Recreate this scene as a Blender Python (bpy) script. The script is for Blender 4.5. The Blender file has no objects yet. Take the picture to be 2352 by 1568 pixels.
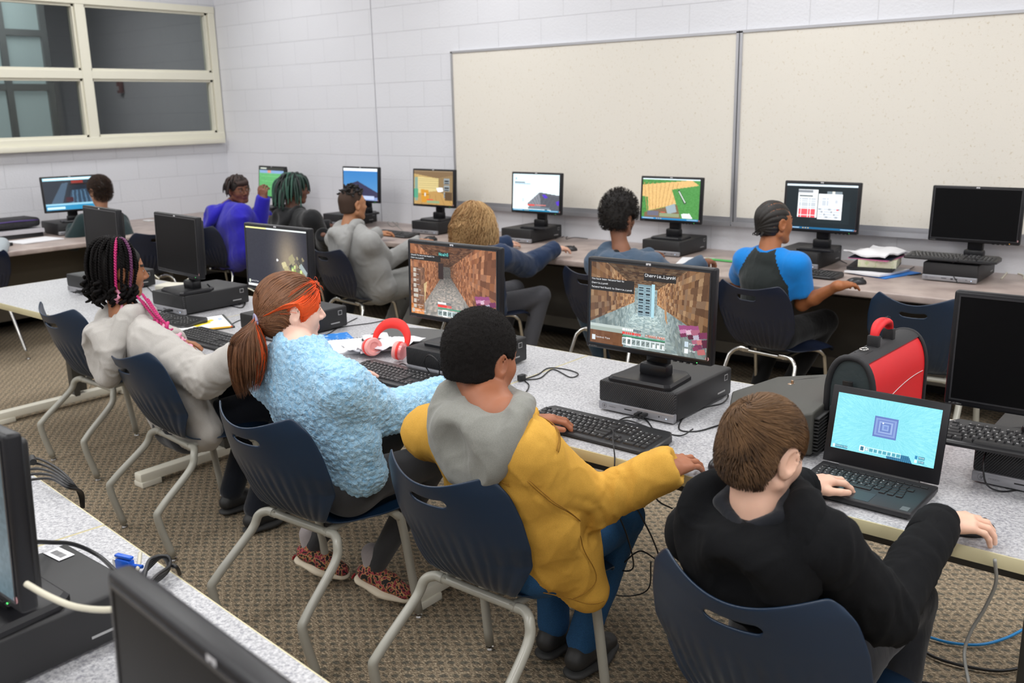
import bpy, bmesh, math, random
import numpy as np
from mathutils import Vector, Matrix
random.seed(7)
RNG = np.random.RandomState(11)
PI = math.pi
SC = bpy.context.scene
COL = SC.collection

# ------------------------------------------------------------------ camera
CAM_Q = (0.68691392, 0.24260701, -0.02095949)      # yaw, pitch, roll
CAM_H = 1.67
FPX = 2160.0
def cam_axes():
    yaw, pitch, roll = CAM_Q
    cy, sy = math.cos(yaw), math.sin(yaw)
    fwd = Vector((-sy*math.cos(pitch), cy*math.cos(pitch), -math.sin(pitch)))
    right = Vector((cy, sy, 0)); up = right.cross(fwd)
    r = right*math.cos(roll) + up*math.sin(roll)
    u = -right*math.sin(roll) + up*math.cos(roll)
    return r, u, fwd
_r, _u, _f = cam_axes()
cam_data = bpy.data.cameras.new('camera'); cam = bpy.data.objects.new('camera', cam_data)
COL.objects.link(cam)
M = Matrix((( _r.x, _u.x, -_f.x, 0), (_r.y, _u.y, -_f.y, 0), (_r.z, _u.z, -_f.z, CAM_H), (0, 0, 0, 1)))
cam.matrix_world = M
cam_data.sensor_width = 36.0; cam_data.lens = FPX/2352*36.0
cam_data.clip_start = .05
cam_data.dof.use_dof = True; cam_data.dof.focus_distance = 2.55; cam_data.dof.aperture_fstop = 5.0
SC.camera = cam

def ray(px, py):
    return _f + _r*((px-1176)/FPX) - _u*((py-784)/FPX)
def atz(px, py, z):
    d = ray(px, py); t = (z-CAM_H)/d.z
    return Vector((d.x*t, d.y*t, z))
def aty(px, py, y):
    d = ray(px, py); t = y/d.y
    return Vector((d.x*t, y, CAM_H+d.z*t))
def atx(px, py, x):
    d = ray(px, py); t = x/d.x
    return Vector((x, d.y*t, CAM_H+d.z*t))

# ------------------------------------------------------------------ world, exposure
w = bpy.data.worlds.new('world'); SC.world = w; w.use_nodes = True
w.node_tree.nodes['Background'].inputs[0].default_value = (.75, .82, 1, 1)
w.node_tree.nodes['Background'].inputs[1].default_value = .05
SC.view_settings.view_transform = 'Standard'; SC.view_settings.look = 'None'
SC.view_settings.gamma = 1; SC.view_settings.use_curve_mapping = False
SC.view_settings.exposure = 0.0
LIGHT_POWER = 23.0

# ------------------------------------------------------------------ object helpers
def link(o, parent=None):
    COL.objects.link(o)
    if parent is not None: o.parent = parent
    return o
def tag(o, label=None, cat=None, group=None, kind=None):
    if label: o['label'] = label
    if cat: o['category'] = cat
    if group: o['group'] = group
    if kind: o['kind'] = kind
    return o
def empty(name, loc, rz=0, label=None, cat=None, group=None):
    o = bpy.data.objects.new(name, None); o.empty_display_size = .05
    COL.objects.link(o); o.location = loc; o.rotation_euler = (0, 0, rz)
    return tag(o, label, cat, group)
def copy_tree(o, parent=None):
    c = o.copy(); COL.objects.link(c)
    if parent is not None: c.parent = parent
    for ch in list(o.children): copy_tree(ch, c)
    return c
def set_mat_of(o, name, m):
    for ch in o.children:
        if ch.name.split('.')[0] == name:
            ch.data = ch.data.copy(); ch.data.materials.clear(); ch.data.materials.append(m)

# ------------------------------------------------------------------ materials
def rgb(h):
    h = h.lstrip('#'); v = [int(h[i:i+2], 16)/255 for i in (0, 2, 4)]
    return tuple(((c/12.92) if c <= .04045 else ((c+.055)/1.055)**2.4) for c in v)
MATS = {}
class NT:
    def __init__(s, m): s.t = m.node_tree; s.n = s.t.nodes
    def new(s, kind, **kw):
        nd = s.n.new(kind)
        for k, v in kw.items():
            if k.startswith('i_'):
                key = k[2:]
                nd.inputs[int(key) if key.isdigit() else key.replace('_', ' ')].default_value = v
            else: setattr(nd, k, v)
        return nd
    def l(s, a, b): s.t.links.new(a, b)
def mat(name, col=(.5, .5, .5), rough=.5, metal=0., spec=.5, emit=None, estr=1., bump=None, var=None,
        coat=0., sheen=0., sss=0., alpha=None, trans=0.):
    """bump=(scale, strength, distance, detail)  var=(scale, colour2, lo, hi)"""
    if name in MATS: return MATS[name]
    if isinstance(col, str): col = rgb(col)
    m = bpy.data.materials.new(name); m.use_nodes = True; N = NT(m)
    b = N.n['Principled BSDF']; MATS[name] = m
    b.inputs['Base Color'].default_value = (*col, 1); b.inputs['Roughness'].default_value = rough
    b.inputs['Metallic'].default_value = metal; b.inputs['Specular IOR Level'].default_value = spec
    if coat: b.inputs['Coat Weight'].default_value = coat; b.inputs['Coat Roughness'].default_value = .2
    if sheen: b.inputs['Sheen Weight'].default_value = sheen; b.inputs['Sheen Roughness'].default_value = .5
    if trans: b.inputs['Transmission Weight'].default_value = trans
    if sss:
        b.inputs['Subsurface Weight'].default_value = sss
        b.inputs['Subsurface Radius'].default_value = (.012, .005, .003); b.inputs['Subsurface Scale'].default_value = 1.
    if emit is not None:
        if isinstance(emit, str): emit = rgb(emit)
        b.inputs['Emission Color'].default_value = (*emit, 1); b.inputs['Emission Strength'].default_value = estr
    if bump or var: tc = N.new('ShaderNodeTexCoord')
    if bump:
        nz = N.new('ShaderNodeTexNoise', i_Scale=bump[0], i_Detail=bump[3] if len(bump) > 3 else 3.)
        bp = N.new('ShaderNodeBump', i_Strength=bump[1], i_Distance=bump[2])
        N.l(tc.outputs['Object'], nz.inputs['Vector']); N.l(nz.outputs['Fac'], bp.inputs['Height'])
        N.l(bp.outputs['Normal'], b.inputs['Normal'])
    if var:
        nz = N.new('ShaderNodeTexNoise', i_Scale=var[0], i_Detail=4.)
        cr = N.new('ShaderNodeMapRange'); cr.inputs[1].default_value = var[2]; cr.inputs[2].default_value = var[3]
        mx = N.new('ShaderNodeMix', data_type='RGBA')
        c2 = rgb(var[1]) if isinstance(var[1], str) else var[1]
        mx.inputs[6].default_value = (*col, 1); mx.inputs[7].default_value = (*c2, 1)
        N.l(tc.outputs['Object'], nz.inputs['Vector']); N.l(nz.outputs['Fac'], cr.inputs[0])
        N.l(cr.outputs[0], mx.inputs[0]); N.l(mx.outputs[2], b.inputs['Base Color'])
    return m

# ------------------------------------------------------------------ mesh builder
class MB:
    def __init__(s): s.v = []; s.f = []; s.m = []; s.n = 0
    def add(s, V, F, mi=0):
        V = np.asarray(V, float).reshape(-1, 3)
        s.v.append(V); s.f.extend([[i+s.n for i in f] for f in F]); s.m.extend([mi]*len(F)); s.n += len(V)
        return s
    def box(s, c, size, rot=None, mi=0, bev=0., seg=2):
        if bev <= 0:
            h = np.array(size)/2
            V = np.array([[x, y, z] for x in (-1, 1) for y in (-1, 1) for z in (-1, 1)])*h
            F = [[0, 1, 3, 2], [4, 6, 7, 5], [0, 4, 5, 1], [2, 3, 7, 6], [0, 2, 6, 4], [1, 5, 7, 3]]
        else:
            bm = bmesh.new(); bmesh.ops.create_cube(bm, size=1)
            for q in bm.verts: q.co = Vector((q.co.x*size[0], q.co.y*size[1], q.co.z*size[2]))
            bmesh.ops.bevel(bm, geom=bm.edges[:], offset=min(bev, min(size)*.49), segments=seg, affect='EDGES', profile=.5)
            V = np.array([q.co[:] for q in bm.verts]); bm.verts.index_update()
            F = [[q.index for q in f.verts] for f in bm.faces]; bm.free()
        if rot is not None: V = V @ np.array(rot).T
        return s.add(V+np.array(c), F, mi)
    def quad(s, a, b, c, d, mi=0): return s.add([a, b, c, d], [[0, 1, 2, 3]], mi)
    def tube(s, P, r, seg=8, mi=0, cap=True, smooth=0, flat=None):
        P = np.array([tuple(p) for p in P], float)
        if smooth: P, r = spline(P, smooth, r)
        n = len(P); r = np.broadcast_to(np.asarray(r, float), (n,))
        T = np.gradient(P, axis=0); T /= np.linalg.norm(T, axis=1)[:, None]+1e-12
        up = np.array([0, 0, 1.]) if abs(T[0][2]) < .9 else np.array([0, 1., 0])
        a = np.cross(T[0], up); a /= np.linalg.norm(a)
        V = []; ang = np.arange(seg)*2*PI/seg
        for i in range(n):
            a = a-T[i]*(a@T[i]); a /= np.linalg.norm(a)+1e-12; b = np.cross(T[i], a)
            fl = 1 if flat is None else flat
            V.append(P[i]+r[i]*(np.cos(ang)[:, None]*a+fl*np.sin(ang)[:, None]*b))
        V = np.concatenate(V); F = []
        for i in range(n-1):
            for j in range(seg):
                k = (j+1) % seg; F.append([i*seg+j, i*seg+k, (i+1)*seg+k, (i+1)*seg+j])
        if cap: F.append(list(range(seg))[::-1]); F.append([(n-1)*seg+j for j in range(seg)])
        return s.add(V, F, mi)
    def lathe(s, prof, c=(0, 0, 0), seg=20, mi=0, rot=None):
        ang = np.arange(seg)*2*PI/seg; V = []
        for r, z in prof: V += [[r*math.cos(t), r*math.sin(t), z] for t in ang]
        V = np.array(V); F = []
        for i in range(len(prof)-1):
            for j in range(seg):
                k = (j+1) % seg; F.append([i*seg+j, i*seg+k, (i+1)*seg+k, (i+1)*seg+j])
        F.append(list(range(seg))[::-1]); F.append([(len(prof)-1)*seg+j for j in range(seg)])
        if rot is not None: V = V @ np.array(rot).T
        return s.add(V+np.array(c), F, mi)
    def ell(s, c, r, rot=None, seg=16, rings=10, mi=0):
        V = [[0, 0, -1]]
        for i in range(1, rings):
            t = -PI/2+PI*i/rings
            V += [[math.cos(t)*math.cos(a), math.cos(t)*math.sin(a), math.sin(t)] for a in np.arange(seg)*2*PI/seg]
        V.append([0, 0, 1]); V = np.array(V)*np.array(r); F = []
        for j in range(seg): F.append([0, 1+(j+1) % seg, 1+j])
        for i in range(rings-2):
            for j in range(seg):
                k = (j+1) % seg; F.append([1+i*seg+j, 1+i*seg+k, 1+(i+1)*seg+k, 1+(i+1)*seg+j])
        L = len(V)-1; o = 1+(rings-2)*seg
        for j in range(seg): F.append([o+j, o+(j+1) % seg, L])
        if rot is not None: V = V @ np.array(rot).T
        return s.add(V+np.array(c), F, mi)
    def prism(s, poly, z0, z1, mi=0, axis=2):
        n = len(poly); V = []
        for z in (z0, z1):
            for p in poly:
                q = [p[0], p[1]]; q.insert(axis, z); V.append(q)
        F = [list(range(n))[::-1], [n+i for i in range(n)]]+[[i, (i+1) % n, n+(i+1) % n, n+i] for i in range(n)]
        return s.add(V, F, mi)
    def build(s, name, mats, parent=None, smooth=True, angle=.6):
        me = bpy.data.meshes.new(name)
        V = np.concatenate(s.v) if s.v else np.zeros((0, 3))
        me.from_pydata(V.tolist(), [], s.f)
        if not isinstance(mats, (list, tuple)): mats = [mats]
        for m in mats: me.materials.append(m)
        me.polygons.foreach_set('material_index', s.m)
        if smooth:
            me.polygons.foreach_set('use_smooth', [True]*len(s.f))
            try: me.set_sharp_from_angle(angle=angle)
            except Exception: pass
        me.update()
        return link(bpy.data.objects.new(name, me), parent)
def spline(P, k, r=None):
    P = np.asarray(P, float); n = len(P)
    E = np.vstack([2*P[0]-P[1], P, 2*P[-1]-P[-2]]); out = []
    for i in range(n-1):
        a, b, c, d = E[i:i+4]
        for t in np.arange(k)/k:
            out.append(.5*((2*b)+(-a+c)*t+(2*a-5*b+4*c-d)*t*t+(-a+3*b-3*c+d)*t**3))
    out.append(P[-1]); out = np.array(out)
    if r is None: return out
    if np.ndim(r) > 0: r = np.interp(np.linspace(0, n-1, len(out)), np.arange(n), r)
    return out, r
def Rz(a): c, s = math.cos(a), math.sin(a); return np.array([[c, -s, 0], [s, c, 0], [0, 0, 1.]])
def Rx(a): c, s = math.cos(a), math.sin(a); return np.array([[1., 0, 0], [0, c, -s], [0, s, c]])
def Ry(a): c, s = math.cos(a), math.sin(a); return np.array([[c, 0, s], [0, 1., 0], [-s, 0, c]])
# ------------------------------------------------------------------ room constants
YW = 5.65; XL = -8.28; ZC = 3.35; TZ = .74
def blocks(name, horiz, base, off=0.):
    m = bpy.data.materials.new(name); m.use_nodes = True; N = NT(m); b = N.n['Principled BSDF']
    tc = N.new('ShaderNodeTexCoord'); sp = N.new('ShaderNodeSeparateXYZ'); cb = N.new('ShaderNodeCombineXYZ')
    N.l(tc.outputs['Object'], sp.inputs[0]); N.l(sp.outputs[horiz], cb.inputs[0]); N.l(sp.outputs['Z'], cb.inputs[1])
    mp = N.new('ShaderNodeMapping'); mp.inputs['Location'].default_value = (off, -.905, 0); N.l(cb.outputs[0], mp.inputs[0])
    br = N.new('ShaderNodeTexBrick', i_Scale=1., offset=.5)
    for k, v in {'Mortar Size': .0032, 'Mortar Smooth': .35, 'Brick Width': .3985, 'Row Height': .1985, 'Bias': 0.}.items():
        br.inputs[k].default_value = v
    br.inputs['Color1'].default_value = (*base, 1); br.inputs['Color2'].default_value = (*[c*.985 for c in base], 1)
    br.inputs['Mortar'].default_value = (*[c*.86 for c in base], 1)
    N.l(mp.outputs[0], br.inputs['Vector']); N.l(br.outputs['Color'], b.inputs['Base Color'])
    nz = N.new('ShaderNodeTexNoise', i_Scale=70., i_Detail=5.); N.l(tc.outputs['Object'], nz.inputs['Vector'])
    ad = N.new('ShaderNodeMath', operation='MULTIPLY_ADD'); ad.inputs[1].default_value = -1.6
    N.l(br.outputs['Fac'], ad.inputs[0]); N.l(nz.outputs['Fac'], ad.inputs[2])
    bp = N.new('ShaderNodeBump', i_Strength=.55, i_Distance=.0035); N.l(ad.outputs[0], bp.inputs['Height'])
    N.l(bp.outputs['Normal'], b.inputs['Normal']); b.inputs['Roughness'].default_value = .42
    return m
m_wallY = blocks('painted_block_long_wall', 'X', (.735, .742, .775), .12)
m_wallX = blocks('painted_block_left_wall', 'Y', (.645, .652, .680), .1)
m_plain = mat('painted_wall', (.60, .605, .64), .6)
m_ceil = mat('ceiling_tile', (.72, .72, .72), .9, bump=(90, .3, .003))

def carpet():
    m = bpy.data.materials.new('patterned_carpet'); m.use_nodes = True; N = NT(m); b = N.n['Principled BSDF']
    tc = N.new('ShaderNodeTexCoord'); mp = N.new('ShaderNodeMapping')
    N.l(tc.outputs['Object'], mp.inputs[0]); mp.inputs['Rotation'].default_value = (0, 0, .0)
    sp = N.new('ShaderNodeSeparateXYZ'); N.l(mp.outputs[0], sp.inputs[0])
    def mth(op, a, b2=None, c=None):
        nd = N.new('ShaderNodeMath', operation=op)
        for i, q in enumerate((a, b2, c)):
            if q is None: continue
            if isinstance(q, (int, float)): nd.inputs[i].default_value = q
            else: N.l(q, nd.inputs[i])
        return nd.outputs[0]
    wob = N.new('ShaderNodeTexNoise', i_Scale=38., i_Detail=3.); N.l(tc.outputs['Object'], wob.inputs['Vector'])
    wv = mth('MULTIPLY', mth('SUBTRACT', wob.outputs['Fac'], .5), 3.4)
    sx = mth('SINE', mth('ADD', mth('MULTIPLY', sp.outputs['X'], 2*PI/.058), wv))
    sy = mth('SINE', mth('ADD', mth('MULTIPLY', sp.outputs['Y'], 2*PI/.044), wv))
    pat = mth('MULTIPLY', sx, sy)
    fine = N.new('ShaderNodeTexNoise', i_Scale=210., i_Detail=3., i_Roughness=.7)
    m2 = N.new('ShaderNodeMapping'); m2.inputs['Scale'].default_value = (.45, 1., 1.); m2.inputs['Rotation'].default_value = (0, 0, .5)
    N.l(tc.outputs['Object'], m2.inputs[0]); N.l(m2.outputs[0], fine.inputs['Vector'])
    base = N.new('ShaderNodeValToRGB'); e = base.color_ramp.elements
    e[0].position = .30; e[0].color = (.075, .052, .036, 1); e[1].position = .68; e[1].color = (.68, .55, .385, 1)
    e2 = base.color_ramp.elements.new(.5); e2.color = (.275, .218, .150, 1)
    N.l(fine.outputs['Fac'], base.inputs[0])
    dark = N.new('ShaderNodeMapRange'); dark.inputs[1].default_value = .18; dark.inputs[2].default_value = .62
    N.l(mth('ADD', pat, mth('MULTIPLY', mth('SUBTRACT', fine.outputs['Fac'], .5), 1.0)), dark.inputs[0])
    mx = N.new('ShaderNodeMix', data_type='RGBA'); mx.inputs[7].default_value = (.062, .072, .066, 1)
    N.l(mth('MULTIPLY', dark.outputs[0], .68), mx.inputs[0]); N.l(base.outputs[0], mx.inputs[6]); N.l(mx.outputs[2], b.inputs['Base Color'])
    hgt = mth('ADD', fine.outputs['Fac'], mth('MULTIPLY', pat, -.5))
    bp = N.new('ShaderNodeBump', i_Strength=.9, i_Distance=.004); N.l(hgt, bp.inputs['Height']); N.l(bp.outputs['Normal'], b.inputs['Normal'])
    b.inputs['Roughness'].default_value = .95; b.inputs['Specular IOR Level'].default_value = .1
    return m
def struct(name, mb, m, parent=None, smooth=False):
    o = mb.build(name, m, parent, smooth)
    if parent is None: o['kind'] = 'structure'
    return o
X1 = 3.4; Y0 = -3.2
struct('floor', MB().box(((XL+X1)/2, (Y0+YW)/2, -.05), (X1-XL+.4, YW-Y0+.4, .1)), carpet())
struct('ceiling', MB().box(((XL+X1)/2, (Y0+YW)/2, ZC+.05), (X1-XL+.4, YW-Y0+.4, .1)), m_ceil)
struct('wall_back', MB().box(((XL+X1)/2, YW+.1, ZC/2), (X1-XL+.4, .2, ZC)), m_wallY)
struct('wall_right', MB().box((X1+.1, (Y0+YW)/2, ZC/2), (.2, YW-Y0, ZC)), m_plain)
struct('wall_front', MB().box(((XL+X1)/2, Y0-.1, ZC/2), (X1-XL+.4, .2, ZC)), m_plain)
# left wall with the window opening
WB, WT = 1.44, 2.68; WY0, WY1 = .6, 5.64
lw = MB()
lw.box((XL-.1, (Y0+YW)/2, WB/2), (.2, YW-Y0, WB))
lw.box((XL-.1, (Y0+YW)/2, (WT+ZC)/2), (.2, YW-Y0, ZC-WT))
lw.box((XL-.1, (Y0+WY0)/2, (WB+WT)/2), (.2, WY0-Y0, WT-WB))
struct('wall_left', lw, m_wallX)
# soffit bulkhead over the window
m_frame = mat('cream_window_paint', '#dedbca', .45)
m_glass = mat('window_glass', (.8, .85, .85), .03, spec=.5, trans=1.)
m_glass.node_tree.nodes['Principled BSDF'].inputs['IOR'].default_value = 1.3
wf = MB()
fx = XL-.055
wf.box((fx, (WY0+WY1)/2, WB+.03), (.15, WY1-WY0, .06), bev=.004)
wf.box((fx, (WY0+WY1)/2, WT-.03), (.15, WY1-WY0, .06), bev=.004)
wf.box((fx, (WY0+WY1)/2, 2.035), (.13, WY1-WY0, .07), bev=.004)
ym = [WY1-.035, 4.30, 3.34, 2.40, 1.45, WY0+.03]
for y in ym: wf.box((fx, y, (WB+WT)/2), (.14, .085 if y not in (ym[0], ym[-1]) else .07, WT-WB), bev=.004)
# thin glazing beads round each pane
for a, c2 in zip(ym[:-1], ym[1:]):
    for z0, z1 in ((WB+.06, 2.0), (2.07, WT-.06)):
        for zz in (z0+.01, z1-.01): wf.box((fx+.02, (a+c2)/2, zz), (.05, abs(a-c2)-.08, .02))
        for yy in (a-.05, c2+.05): wf.box((fx+.02, yy, (z0+z1)/2), (.05, .02, z1-z0))
win = struct('window_1', wf, m_frame)
gl = MB(); gl.box((fx, (WY0+WY1)/2, (WB+WT)/2), (.008, WY1-WY0-.04, WT-WB-.04)); gl.build('glass_pane', m_glass, win, False)
sl = MB(); sl.box((XL+.02, (WY0+WY1)/2-.02, WB-.02), (.11, WY1-WY0-.04, .045), bev=.006); sl.build('window_sill', m_frame, win)
# hallway beyond the window
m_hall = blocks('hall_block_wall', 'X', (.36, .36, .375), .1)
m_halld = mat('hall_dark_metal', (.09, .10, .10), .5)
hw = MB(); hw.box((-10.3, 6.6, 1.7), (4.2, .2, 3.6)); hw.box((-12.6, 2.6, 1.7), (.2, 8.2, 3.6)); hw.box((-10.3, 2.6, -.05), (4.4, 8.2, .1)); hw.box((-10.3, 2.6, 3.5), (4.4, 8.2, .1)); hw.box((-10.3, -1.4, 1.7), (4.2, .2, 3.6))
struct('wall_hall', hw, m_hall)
# glazed hall entrance behind the first panes
m_hg = mat('glowing_hall_glass', (.22, .28, .28), .15, emit=(.34, .42, .42), estr=.30)  # glass is given its own glow so it looks lit
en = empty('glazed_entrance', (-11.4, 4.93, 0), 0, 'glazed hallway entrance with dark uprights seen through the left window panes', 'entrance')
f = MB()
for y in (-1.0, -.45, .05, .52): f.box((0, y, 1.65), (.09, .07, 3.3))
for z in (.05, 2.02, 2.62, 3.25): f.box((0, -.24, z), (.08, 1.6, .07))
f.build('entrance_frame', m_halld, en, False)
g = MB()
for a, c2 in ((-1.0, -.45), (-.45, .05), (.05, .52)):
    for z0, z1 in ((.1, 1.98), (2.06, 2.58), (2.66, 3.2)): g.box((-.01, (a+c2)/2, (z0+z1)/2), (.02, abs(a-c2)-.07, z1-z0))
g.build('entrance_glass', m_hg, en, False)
fa = empty('wall_alarm', (-11.64, 6.46, 2.03), 0, 'small dark red alarm box on the hallway wall beyond the window', 'alarm box')
MB().box((0, 0, 0), (.07, .06, .14), bev=.006).build('alarm_body', mat('alarm_red', (.12, .03, .025), .5), fa)
MB().box((0, -.035, -.01), (.045, .012, .05), bev=.003).build('alarm_lens', mat('alarm_lens', (.3, .28, .28), .3), fa)

# tackboards on the back wall
m_board = mat('speckled_tackboard', '#e4dfd4', .85, var=(75, '#d0c5b0', .62, .76), bump=(200, .25, .002))
m_alu = mat('aluminium_trim', (.50, .50, .52), .38, metal=.7)
def tackboard(x0, x1, label):
    o = empty('tackboard', (x0, YW, .905), 0, label, 'board', 'speckled cream tackboards on the block wall')
    MB().box(((x1-x0)/2, -.012, .602), (x1-x0-.02, .02, 1.19)).build('board_surface', m_board, o, False)
    t = MB(); W_ = x1-x0
    t.box((W_/2, -.015, 1.198), (W_, .03, .016)); t.box((.009, -.015, .6), (.018, .03, 1.2)); t.box((W_-.009, -.015, .6), (.018, .03, 1.2))
    t.build('trim', m_alu, o, False)
    r = MB(); r.box((W_/2, -.03, .006), (W_, .06, .012)); r.box((W_/2, -.058, .018), (W_, .006, .02)); r.box((W_/2, -.012, .03), (W_, .024, .05))
    r.build('tray', m_alu, o, False)
tackboard(-5.17, -2.745, 'speckled cream tackboard with grey metal trim, the one reaching the bare block wall')
tackboard(-2.738, -.30, 'speckled cream tackboard with grey metal trim, the one running off the right side')
# control joint
j = MB(); j.box((-6.07, YW-.001, 1.9), (.007, .004, 2.9)); struct('trim_1', j, mat('joint_sealant', (.42, .42, .45), .7))
# black rubber base
m_base = mat('black_rubber_base', (.018, .018, .02), .6)
struct('baseboard_back', MB().box(((XL+X1)/2, YW-.006, .06), (X1-XL, .012, .12)), m_base)
struct('baseboard_left', MB().box((XL+.006, (Y0+YW)/2, .06), (.012, YW-Y0, .12)), m_base)

# ------------------------------------------------------------------ ceiling lights
m_diff = mat('light_diffuser', (.9, .9, .9), .5, emit=(1., .985, .96), estr=2.2)
m_white = mat('white_enamel', (.7, .7, .7), .5)
n = 0
for iy, y in enumerate((-2.0, .1, 2.2, 4.3)):
    for ix, x in enumerate((-7.0, -4.6, -2.2, .2, 2.4)):
        o = empty('ceiling_light', (x, y, ZC), 0, 'flat white ceiling light panel, '+('fourth', 'third', 'second', 'first')[iy]+' row from the tackboard wall, '+('nearest', 'second from', 'third from', 'fourth from', 'farthest from')[ix]+' the window wall', 'ceiling light', 'ceiling light panels')
        fr = MB()
        for sx in (-1, 1): fr.box((sx*.31, 0, -.015), (.02, 1.24, .03)); fr.box((0, sx*.61, -.015), (.62, .02, .03))
        fr.build('frame', m_white, o, False)
        MB().box((0, 0, -.008), (.59, 1.19, .012)).build('diffuser', m_diff, o, False)
        L = bpy.data.lights.new('tube_light', 'AREA'); L.shape = 'RECTANGLE'; L.size = .58; L.size_y = 1.18
        L.energy = LIGHT_POWER; L.color = (.985, .99, 1.)
        lo = bpy.data.objects.new('tube_light', L); COL.objects.link(lo); lo.parent = o; lo.location = (0, 0, -.03)
L = bpy.data.lights.new('hall_fill_light', 'AREA'); L.size = 1.2; L.energy = 32; L.color = (1., .98, .97)  # added lamp brightening the hall; its unseen fixture is made up to hold it
lo = bpy.data.objects.new('hall_fill_light', L); COL.objects.link(lo); hl = empty('ceiling_light', (-10.6, 4.6, 3.36), 0, 'unseen square light added to brighten the hallway beyond the window', 'ceiling light'); MB().box((0, 0, .02), (1.2, 1.2, .03)).build('frame', m_white, hl, False); MB().box((0, 0, 0), (1.1, 1.1, .012)).build('diffuser', m_diff, hl, False); lo.parent = hl; lo.location = (0, 0, -.03)

# ------------------------------------------------------------------ wall counters
m_ctr = mat('marbled_laminate', '#b3a49c', .38, var=(7, '#9a8a84', .38, .66), bump=(40, .05, .002))
m_ctrs = mat('counter_support_paint', '#867f73', .6)
m_ctrd = mat('counter_panel_dark', '#4b463e', .7)
cb_ = empty('worktop_counter', (-2.4, 5.2, 0), 0, 'long marbled brown counter along the tackboard wall, turning the corner under the window', 'counter')
def loc(mb, o):
    for k in range(len(mb.v)): mb.v[k] = mb.v[k]-np.array(o.location)
    return mb
t = MB(); t.box(((XL+2.6)/2, (4.75+YW)/2, TZ-.019), (2.6-XL, YW-4.75, .038), bev=.008, seg=3)
t.box(((XL-7.1)/2, (4.75+.4)/2, TZ-.0192), (-7.1-XL, 4.75-.4, .038), bev=.008, seg=3)
loc(t, cb_).build('worktop', m_ctr, cb_)
def support(x, along='y', base=5.65):
    s = MB()
    poly = [(YW-.02, 0.12), (YW-.02, TZ-.04), (4.86, TZ-.04), (4.86, TZ-.16), (5.13, .33), (5.13, .12)]
    V = []
    s2 = MB().prism(poly, x-.016, x+.016, axis=0) if along == 'y' else None
    return s2
for x in (-5.9, -3.17, -.98, 1.1):
    loc(support(x), cb_).build('support_panel', m_ctrs, cb_, False)
for y in (.9, 2.7, 4.5):
    poly = [(XL+.02, .12), (XL+.02, TZ-.04), (-7.2, TZ-.04), (-7.2, TZ-.16), (-7.6, .33), (-7.6, .12)]
    s = MB(); s.prism(poly, y-.016, y+.016, axis=1); loc(s, cb_).build('support_panel', m_ctrs, cb_, False)
k = MB(); k.box(((XL+2.6)/2, 5.36, .36), (2.6-XL-1.4, .03, .42)); k.box(((XL+2.6)/2, 5.14, .23), (2.6-XL-1.4, .03, .07)); loc(k, cb_).build('modesty_panel', m_ctrd, cb_, False)
k = MB(); k.box((-7.72, 2.6, .40), (.03, 4.3, .56)); loc(k, cb_).build('modesty_panel', mat('counter_panel_tan', '#5d5547', .7), cb_, False)

# ------------------------------------------------------------------ tables
def laminate():
    m = bpy.data.materials.new('grey_speckled_laminate'); m.use_nodes = True; N = NT(m); b = N.n['Principled BSDF']
    tc = N.new('ShaderNodeTexCoord')
    a = N.new('ShaderNodeTexNoise', i_Scale=130., i_Detail=3., i_Roughness=.75, i_Distortion=.2); N.l(tc.outputs['Object'], a.inputs['Vector'])
    r = N.new('ShaderNodeValToRGB'); e = r.color_ramp.elements
    e[0].position = .36; e[0].color = (.27, .27, .30, 1); e[1].position = .66; e[1].color = (.60, .60, .61, 1)
    e3 = r.color_ramp.elements.new(.5); e3.color = (.45, .45, .465, 1)
    N.l(a.outputs['Fac'], r.inputs[0]); N.l(r.outputs[0], b.inputs['Base Color']); b.inputs['Roughness'].default_value = .36
    return m
m_lam = laminate(); m_edge = mat('cream_edge_band', '#cfc6a0', .35); m_leg = mat('grey_beige_enamel', '#a9a595', .35, coat=.2)
m_legd = mat('dark_grey_enamel', '#4c4b47', .4)
m_blk = mat('black_plastic', (.012, .012, .013), .42)
def table(xc, yc, L_, D_, rz, label, group='grey laminate computer tables', ends=(-1, 1)):
    o = empty('computer_table', (xc, yc, 0), rz, label, 'table', group)
    MB().box((0, 0, TZ-.0155), (L_-.007, D_-.007, .031)).build('tabletop', m_lam, o, False)
    e = MB(); q = .0035; h = .032
    e.box((0, -D_/2+q/2, TZ-.016), (L_, q, h), bev=.0012); e.box((0, D_/2-q/2, TZ-.016), (L_, q, h), bev=.0012)
    e.box((-L_/2+q/2, 0, TZ-.016), (q, D_, h), bev=.0012); e.box((L_/2-q/2, 0, TZ-.016), (q, D_, h), bev=.0012)
    e.build('edge_band', m_edge, o)
    for s in ends:
        g = MB(); x = s*(L_/2-.14)
        g.box((x, .05, .38), (.06, .04, .66), bev=.006); g.box((x, .09, .38), (.05, .05, .60), bev=.006)
        g.box((x, 0, .70), (.05, D_-.12, .025), bev=.004)
        g.build('leg', m_legd, o)
        g = MB(); g.box((x, 0, .045), (.06, D_-.02, .045), bev=.008); g.box((x, -D_/2+.06, .014), (.075, .10, .028), bev=.005); g.box((x, D_/2-.06, .014), (.075, .10, .028), bev=.005)
        g.build('foot_bar', mat('cream_enamel', '#e4e0d0', .4), o)
    g = MB(); g.box((0, .09, .56), (L_-.34, .02, .22)); g.build('modesty_panel', m_legd, o, False)
    return o
YT = 2.47; DT = .86
table(-4.70, YT, 1.798, DT, 0, 'grey speckled table at the far left end of the middle row, empty chair tucked under')
table(-2.90, YT, 1.798, DT, 0, 'grey speckled table with cream edge in the middle row, under the red headphones', ends=(1,))
table(-1.10, YT, 1.798, DT, 0, 'grey speckled table in the middle row, under the laptop and the red case', ends=(1,))
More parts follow.
